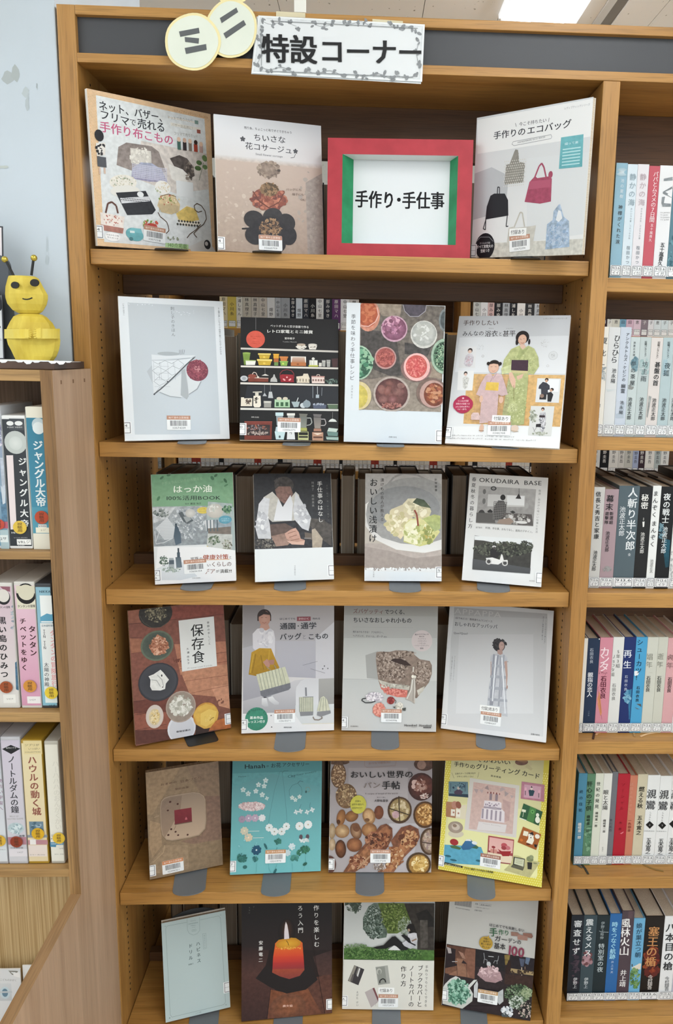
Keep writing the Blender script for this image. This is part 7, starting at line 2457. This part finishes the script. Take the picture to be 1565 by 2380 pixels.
farbooks((512, 830), 765, 1.597, .19, 17, FARN, '%s distant book, %s from the left above the black retro craft book', 'distant books seen above the second display shelf',
         ['e8d8b0', 'd8c060', 'e8e4d8', 'cfc8b8', 'cfc8bc', 'd0c8bc', 'e6e6e4', 'b8bcc0', 'a8acb0', '30343c', 'dce6ee', '3c4048', '2c2c30', 'f0f0ee', '3a3c44', '6a4470', 'eeeef0', 'd8d4d0', 'e8e2d8'])
farbooks((1100, 1262), 728, 1.597, .19, 17, FARN, '%s distant book, %s from the left above the kimono magazine', 'distant books seen above the kimono magazine',
         ['c8ccc8', 'e8e8e8', 'd8b8b4', '2a2a2e', 'b0b4b8', '2c2c30', 'f0ece8', '3a3a3c', 'c0c4c8', '4a4a4c'])
farbooks((1385, 1600), 765, 1.597, .19, 14, ['林真理子', '堀田', '唯川恵'], '%s distant book, %s above the second right shelf', 'distant books above the second right shelf',
         ['e8e6e0', '3a2c34', 'e6e6de', 'dcdcd0', '7cacc4', 'dcbccc', 'e4ccd8', '8c8088', 'e8e8ea', 'dfe8ea', 'dce8ea', 'e6eaea'])
farbooks((1372, 1535), 1095, 1.165, .19, 17.5, '東野圭吾', '%s distant book, %s above the third right shelf', 'distant books above the third right shelf',
         ['e0e0dc', '1c1c20', 'e8e6e0', 'dcdad4', 'c8c8c0', 'a8b4d0', '3c2c34', 'e6e4de', 'b0bab8'])
farbooks((345, 1250), 1085, 1.165, .115, 9.5, ['', '巻'], '', '', ['ece6dc', 'e8e2d4', 'e4e0d6', 'e8e4da', 'dfdbd0', 'ece8de', 'b04a3c', 'a84438', 'e8e4dc', 'ece8e0', 'e6e2d8', 'e8e4da', '2c2c2e', 'dcd8d0'], stuff=True)
# ---------------------------------------------------------------- the red and green paper frame
x, y, W, H, ps, th, ro, dz = POSE['fr']
U0 = Vector((math.cos(ps), math.sin(ps), 0)); N0 = Vector((-math.sin(ps), math.cos(ps), 0)); V0 = Vector((0, 0, 1))*math.cos(th)+N0*math.sin(th)
O = Vector((x, y, ROW[1]+.0004+(D_ := .032)*math.sin(th))); fr = empty('box_sign', frame_m(O, U0, V0))
tag(fr, 'red paper box frame with green inner strips and black lettering, top shelf', 'sign')
RED = mat('red_paper', 'b5333f', .55, 'noise', dark='a82c38', scale=(30, 30, 30)); GRN = mat('green_paper', '1f9460', .55, 'noise', dark='178452', scale=(50, 50, 30))
a = Art(O, U0, V0, W, H, *Z2)
i0, j0 = a.loc(57, 1105); i1, j1 = a.loc(588, 708); D = .032
MB().box((0, 0, -.0006), (i0, H, 0)).box((i1, 0, -.0006), (W, H, 0)).box((i0, j1, -.0006), (i1, H, 0)).box((i0, 0, -.0006), (i1, j0, 0)).build('front_face', RED, fr)
MB().box((0, 0, -D), (.0006, H, -.0006)).box((W-.0006, 0, -D), (W, H, -.0006)).box((0, H-.0006, -D), (W, H, -.0006)).box((0, 0, -D), (W, .0006, -.0006)).build('outer_side', RED, fr)
MB().box((0, 0, .0002), (W-.006, j0-.001, .0007)).build('folded_strip', RED, fr)
g = MB(); b0, _ = a.loc(104, 900); b1, _ = a.loc(550, 900)
g.face([(i0, j0, -.0002), (b0, j0, -D+.004), (b0, j1, -D+.004), (i0, j1, -.0002)]); g.build('green_strip', GRN, fr); g = MB(); g.face([(b1, j0, -D+.004), (i1, j0, -.0002), (i1, j1, -.0002), (b1, j1, -D+.004)])
g.build('green_strip', GRN, fr)
g = MB(); g.face([(i0, j1, -.0006), (b0, j1-.001, -D+.004), (b1, j1-.001, -D+.004), (i1, j1, -.0006)]); g.build('white_lining', mat('white_card', 'dfe3e6', .6), fr); g = MB(); g.face([(i0, j0, -.0006), (i1, j0, -.0006), (b1, j0+.001, -D+.004), (b0, j0+.001, -D+.004)])
g.build('white_lining', mat('white_card', 'dfe3e6', .6), fr)
q = Art(O-U0.cross(V0)*(D-.003), U0, V0, W, H, *Z2); q.rect(b0-.004, j1+.003, b1+.004, j0-.003, hexc('e1e5e8'), hexc('dfe4e6'))
q.run('''
T 118 905 302 912 82 1b1b1e*** 手作り
E 318 908 9 9 1b1b1e
T 332 912 526 914 82 1b1b1e*** 手仕事''')
o = q.mb.build('sign_sheet', PRINTM, fr); o.location = (0, 0, -D+.003)
# ---------------------------------------------------------------- the header signs
def flatthing(name, pts, yy, th_, mt, bevel=0):
    return MB().prism([(p.x, yy, p.z) for p in pts], (0, th_, 0)).build(name, mt)
WP = mat('laminated_paper', 'e3e8ea', .35)
sg = empty('header_sign', Matrix.Translation((.43, -.006, 2.01))); tag(sg, 'white laminated banner with black brush lettering and a leaf border on the header', 'sign')
inv = sg.matrix_world.inverted()
def card(px, yy, name, mt, par, th_=.0006):
    P = [onY(x, y, yy) for x, y in px]
    o = MB().prism([(p.x, yy, p.z) for p in P], (0, th_, 0)).build(name, mt, par); o.matrix_parent_inverse = inv; return o
card([(597, 38), (984, 58), (979, 195), (584, 172)], -.0045, 'backing_sheet', WP, sg)
C0 = [onY(x, y, -.0065) for x, y in ((601, 36), (988, 57), (981, 190), (585, 170))]
O = Vector((C0[3].x-.02, -.0065, min(c.z for c in C0)-.02)); U = Vector((1, 0, 0)); V = Vector((0, 0, 1))
a = Art(O, U, V, .34, .14, *Z1)
a.run('''
Q e7ebec 1175 70 1932 111 1920 372 1144 333
Q d5dadc~1 1182 78 1925 118 1912 362 1152 326
Q dfe3e5 1190 86 1917 124 1904 354 1160 320''')
LF = []
rl = random.Random(3)
def leaf(x, y, s, ang): LF.append('E %f %f %f %f 8b8f92~2 %f' % (x, y, s, s*.55, ang))
def vine(x0, y0, x1, y1, n):
    pts = []
    for i in range(n*4+1):
        t = i/(n*4); dx, dy = x1-x0, y1-y0; l = math.hypot(dx, dy); wv = 9*math.sin(t*n*3.14*1.2)
        pts.append((x0+dx*t-dy/l*wv, y0+dy*t+dx/l*wv))
    LF.append('L 2.5 9a9ea1 '+' '.join('%.1f %.1f' % p for p in pts))
    for i in range(0, len(pts), 2):
        for k in range(3): leaf(pts[i][0]+rl.uniform(-12, 12), pts[i][1]+rl.uniform(-13, 13), rl.uniform(7, 12), rl.uniform(0, 180))
for q_ in ((1200, 100, 1350, 112, 2), (1430, 112, 1520, 112, 1), (1560, 100, 1690, 112, 2), (1770, 112, 1900, 140, 2), (1196, 130, 1176, 300, 2), (1190, 305, 1340, 322, 2), (1400, 322, 1560, 335, 2), (1620, 335, 1780, 350, 2), (1800, 340, 1895, 350, 1), (1908, 190, 1898, 290, 1)): vine(*q_)
a.run('\n'.join(LF))
a.run('''
L 3 8e9396 1188 120 1190 300
L 3 8e9396 1240 325 1880 352
L 3 8e9396 1230 96 1900 130
T 1188 222 1445 232 132 232426*** 特設
T 1450 234 1925 242 120 232426*** コーナー''')
o = a.mb.build('front_sheet', PRINT, sg); o.matrix_parent_inverse = inv; o.matrix_basis = frame_m(O, U, V)
MB().face([(p.x, -.0058, p.z) for p in C0][::-1]).face([(p.x, -.0052, p.z) for p in C0]).build('sheet_back', WP, sg).matrix_parent_inverse = inv
tp = mat('masking_tape', 'd9cfae', .5)
for px in ([(642, 26), (710, 30), (710, 41), (642, 38)], [(866, 44), (937, 49), (937, 56), (866, 52)]): card(px, -.0016, 'tape_strip', tp, sg, .0004)
# two overlapping round cards with the strokes
rc = empty('round_header_card', Matrix.Translation((.21, -.01, 2.02))); tag(rc, 'pair of overlapping pale yellow-rimmed round cards with dark tape strokes, left on the header', 'sign')
inv = rc.matrix_world.inverted()
def disc(cx, cy, rx, ry, yy, name, mt, par):
    P = []
    for i in range(40):
        t = 2*math.pi*i/40; rr = 1+.012*math.sin(5*t+cx); p = onY(cx+rx*rr*math.cos(t), cy+ry*rr*math.sin(t), yy); P.append((p.x, yy, p.z))
    o = MB().prism(P, (0, .0006, 0)).build(name, mt, par); o.matrix_parent_inverse = inv
YR = mat('yellow_rim_paper', 'efe3ad', .6); PG = mat('pale_green_paper', 'e4eadc', .6, 'noise', dark='dde4d6', scale=(12, 12, 12)); GT = mat('grey_tape', '5c6062', .6)
disc(538, 66, 60, 69, -.0085, 'round_card', YR, rc); disc(538, 66, 54.5, 63, -.0092, 'card_face', PG, rc)
disc(448, 97, 65, 67, -.0100, 'round_card', YR, rc); disc(448, 97, 59, 61, -.0107, 'card_face', PG, rc)
disc(541, 0, 30, 7, -.0080, 'round_card', YR, rc)
for yy, px in ((-.0112, [(814, 143), (904, 126), (908, 150), (820, 167)]), (-.0112, [(840, 168), (905, 174), (903, 198), (842, 190)]), (-.0112, [(840, 218), (937, 200), (940, 226), (846, 245)]),
               (-.0097, [(1000, 82), (1075, 34), (1083, 54), (1008, 105)]), (-.0097, [(1016, 152), (1108, 91), (1119, 112), (1028, 175)])):
    card([(x/1.956, y/1.956) for x, y in px], yy, 'tape_stroke', GT, rc, .0004)
# ---------------------------------------------------------------- white strap rising from the header top
p0, p1 = onZ(684, 26, 2.073), onZ(712, 28, 2.073)
st = MB().box((p0.x, p0.y, 2.0718), (p1.x, p0.y+.002, 2.6)).build('hanging_strap', mat('white_strap', 'e4e4dc', .6)); tag(st, 'white strap hanging from the ceiling behind the header sign', 'strap')
# ---------------------------------------------------------------- the paper bee on the cabinet
BX, BY, BZ = onY(88, 838, -.085).x, -.085, 1.5045
tb = MB().box((-.20, -.148, 1.4905), (-.005, -.02, 1.5025)).build('turntable', mat('dark_lacquer', '5a4437', .4, 'noise', dark='48352a', scale=(20, 20, 20)), None, .001)
tag(tb, 'dark brown flat board under the yellow paper bee, on top of the cabinet', 'board')
dm = MB(); n = 60; P = []
for i in range(n):
    t = 2*math.pi*i/n; s_ = 1+.02*math.cos(12*t); ex = math.copysign(abs(math.cos(t))**.5, math.cos(t)); ey = math.copysign(abs(math.sin(t))**.5, math.sin(t))
    P.append((-.129+.094*ex*s_, -.084+.060*ey*s_, 1.5030))
dm.prism(P, (0, 0, .0012))
xr = xat(167, 850, -.1486); k = 0; x = -.2
while x < xr-.002:
    w_ = min(.0125, xr-x); h_ = .0035+.002*math.sin(k*1.7)
    dm.prism([(x, -.1488, 1.5042), (x+w_, -.1488, 1.5042), (x+w_, -.1488, 1.5042-h_*.45), (x+w_*.75, -.1488, 1.5042-h_), (x+w_*.3, -.1488, 1.5042-h_*1.1), (x, -.1488, 1.5042-h_*.5)], (0, .0004, 0)); x += w_; k += 1
dm.box((-.2, -.1484, 1.5026), (xr-.004, -.1, 1.5029))
dl = dm.build('paper_doily', mat('white_doily', 'eef2f4', .7)); tag(dl, 'white scalloped paper doily under the yellow paper bee', 'doily')
bee = empty('paper_bee', Matrix.Translation((BX, BY, BZ))); tag(bee, 'yellow paper bee figure with black antennae and folded arms, standing on the cabinet', 'figure')
YP = mat('yellow_paper', 'dcc650', .6, 'noise', dark='c8ae3a', scale=(60, 20, 25), detail=5)
m1 = 1.285/1758
def bodypart(name, prof, cz0, k=14, dep=.62, rotz=0):
    """prof: list of (px_left, px_right, py) rows -> faceted paper form; the front crease is modelled"""
    R = []
    for (xl, xr, py) in prof:
        z = onY(88, py, BY).z-BZ; x0, x1 = onY(xl, py, BY).x-BX, onY(xr, py, BY).x-BX; cx, hw = (x0+x1)/2, (x1-x0)/2; ring = []
        for i in range(k):
            t = 2*math.pi*i/k; s = math.sin(t); c = math.cos(t)
            ring.append((cx+hw*c, -hw*dep*s*(1.08 if abs(c) < .3 else 1), z))
        R.append(ring)
    m = MB()
    for a_, b_ in zip(R, R[1:]):
        for i in range(k): m.face([a_[i], b_[i], b_[(i+1) % k], a_[(i+1) % k]])
    m.face(R[0]); m.face(R[-1][::-1])
    return m.build(name, YP, bee)
bodypart('head', [(21, 82, 643), (19, 90, 648), (14, 101, 668), (13, 111, 685), (14, 111, 695), (18, 108, 708), (30, 100, 722), (43, 92, 729), (56, 84, 732)], 0)
bodypart('body', [(60, 84, 729), (44, 98, 731), (32, 109, 737), (24, 122, 750), (17, 130, 765), (16, 136, 775), (17, 140, 790), (20, 139, 802), (27, 136, 815), (33, 131, 828), (38, 124, 838)], 0)
bp = lambda x, y, d: Vector((onY(x, y, BY-d).x-BX, -d, onY(x, y, BY-d).z-BZ))
BK2 = mat('black_paper', '1c1e1c', .6)
for (cx, cy, rx, ry, d) in ((34, 662.5, 9, 8, .0205), (79.5, 657, 10, 8.6, .0235)):
    P = [bp(cx+rx*math.cos(t), cy+ry*math.sin(t), d+(.0045*math.cos(t)*(1 if cx < 60 else -1))) for t in [2*math.pi*i/20 for i in range(20)]]
    MB().prism(P, (0, .0035, 0)).build('eye', BK2, bee)
MB().tube([bp(x, y, .0285) for x, y in ((52.5, 694), (57, 695.5), (63, 696), (69, 694.8), (75, 692))], .0010, 6).build('mouth', BK2, bee)
GOLD = mat('gold_bead', 'c8b450', .25, metal=.7)
for (x0, y0, x1, y1, hx, hy) in ((34, 642, 15, 608, 11, 603), (73, 637, 77.5, 605, 79, 599.5)):
    MB().tube([bp(x0, y0+3, -.002), bp(x1, y1, -.002)], .0021, 8).build('antenna', BK2, bee)
    o = MB(); c_ = bp(hx, hy, -.002); r_ = .0052
    for i in range(6):
        for j in range(10):
            f_ = lambda i_, j_: c_+Vector((math.sin(math.pi*i_/6)*math.cos(6.2832*j_/10), math.sin(math.pi*i_/6)*math.sin(6.2832*j_/10), math.cos(math.pi*i_/6)))*r_
            o.face([f_(i, j), f_(i+1, j), f_(i+1, j+1), f_(i, j+1)])
    o.build('antenna_bead', GOLD, bee, 0, True)
YL = mat('light_yellow_paper', 'dfcd66', .6, 'noise', dark='dfc64a', scale=(60, 20, 25), detail=5)
def arm(x0, x1, ya, yb, hand, side):
    """paper arm wrapped round the body ending in a hand with five fingers"""
    m = MB(); n = 8; top = []; bot = []
    for i in range(n+1):
        t = i/n; x = x0+(x1-x0)*t; d = .008+.030*math.sin(math.pi*.5*t)**.8
        top.append(bp(x, ya, d)); bot.append(bp(x, yb, d))
    for i in range(n): m.face([top[i], top[i+1], bot[i+1], bot[i]]); m.face([v+Vector((0, .0008, 0)) for v in (bot[i], bot[i+1], top[i+1], top[i])])
    d = .0385
    m.prism([bp(x, y, d) for x, y in hand], (0, .0012, 0))
    for k in range(5):
        yy = min(p[1] for p in hand)+2+(max(p[1] for p in hand)-min(p[1] for p in hand)-4)*k/4; xx = hand[0][0]
        l_ = (3.2, 6, 7, 6.5, 5)[k]; m.tube([bp(xx-side*1, yy, d-.0008), bp(xx+side*l_*.6, yy+.3, d-.0006), bp(xx+side*l_, yy+.8, d-.0014)], [.00125, .0012, .0008], 6)
    m.build('arm', YL, bee)
arm(10, 66, 765, 787, [(67, 766), (67, 785), (58, 785), (58, 764)], 1)
arm(139, 86, 764, 787, [(84, 764), (84, 784), (95, 786), (95, 762)], -1)
# ---------------------------------------------------------------- things at the left picture edge
pl = onY(24, 700, -.055).x; sl = MB(); P = []
z1 = onY(10, 592, -.055).z
for i in range(7):
    t = math.pi/2*(i/6); P.append((pl-.018+.018*math.sin(t), -.055, z1-.02+.02*math.cos(t)))
P = [(-.22, -.055, z1)]+P+[(pl, -.055, 1.5044), (-.22, -.055, 1.5044)]
sl.prism(P, (0, .012, 0)); o = sl.build('slate_board', mat('slate_grey', '4a5058', .5)); tag(o, 'dark grey rounded board behind the yellow paper bee', 'board')
def cardL(px, yy, name, base, border, lab, cat, art=None, th_=.0015):
    P = [onY(x, y, yy) for x, y in px]
    m = MB().prism([(p.x, yy, p.z) for p in P], (0, th_, 0), hexc(border))
    cx = sum(p.x for p in P)/4; cz = sum(p.z for p in P)/4
    m.face([(cx+(p.x-cx)*.93, yy-.0002, cz+(p.z-cz)*.965) for p in P][::-1], [hexc(base)]*4)
    if art:
        ar = Art(Vector((cx-.1, yy-.0003, cz-.15)), Vector((1, 0, 0)), Vector((0, 0, 1)), .2, .3); ar.run(art)
        for pts, cs in zip(ar.mb.f, ar.mb.c): m.face([(ar.mb.v[j][0]+cx-.1, yy-.0003-ar.mb.v[j][2], ar.mb.v[j][1]+cz-.15) for j in pts], cs)
    o = m.build(name, PRINT); tag(o, lab, cat)
cardL([(-60, 522), (6, 526), (9, 700), (-60, 700)], -.040, 'framed_card', 'e4dde0', '3a3c40', 'pinkish white card with a dark rounded outline, cut by the left edge', 'card')
cardL([(-60, 672), (5, 684), (10, 835), (-60, 833)], -.070, 'book_cover_card', 'd8dce0', '4a4c54', 'pale upright card with small print at the left edge beside the bee', 'card', '''
Q 24262c -50 674 0 676 5 715 2 722 -50 722
T -40 758 3 760 10 3a3a3c** まちの
T -40 768 3 769 10 3a3a3c** はち
T -40 788 5 789 7 7a7a7c* つくりかた''')
# ---------------------------------------------------------------- pamphlets on the cabinet's lower tray
def pamph(px, yb, zb, name, lab, art, lean, col):
    (x0, y0), (x1, y1) = px
    zt = .345
    A = onY(x0, y0, yb); B = onY(x1, y1, yb); W = B.x-A.x; H = .21
    V = Vector((0, math.sin(lean), math.cos(lean))); U = Vector((1, 0, 0)); O = Vector((A.x, yb, A.z))-V*H
    a = Art(O, U, V, W, H, *(0, 2000, 6.02)); a.mb.box((0, 0, -.002), (W, H, -.00001), hexc('dcdcd8')); a.rect(0, H, W, 0, hexc(col), hexc(col)); a.run(art)
    o = a.mb.build(name, PRINT); o.matrix_world = frame_m(O, U, V); tag(o, lab, 'pamphlet', 'pamphlets in the cabinet tray')
pamph(((-120, 2254), (47, 2256)), -.152, 0, 'pamphlet', 'pale pamphlet with a small blue arch picture in the cabinet tray', '''
Q 8a8c84~3 115 1540 250 1545 240 1600 170 1600
Q dfe3e4 150 1560 220 1560 210 1585 170 1580
Q eceeee 180 1580 270 1560 280 1640 200 1620
T 0 1665 235 1678 36 9a9e9c* こどものかがく
R -20 1720 170 1960 d4dadd>c4ccd0
E 70 1850 66 90 c4d8e0
E 70 1850 40 62 6c8ca0
R -20 1830 170 1850 c4ccd0''', .03, 'dde1e3')
pamph(((52, 2244), (110, 2246)), -.147, 0, 'pamphlet', 'plain white pamphlet beside the panel edge in the cabinet tray', '''
L 3 9a9c9c 330 1620 332 1700''', .03, 'e6e9e8')
bpy.data.objects.remove(_fo); bpy.data.curves.remove(_fc)
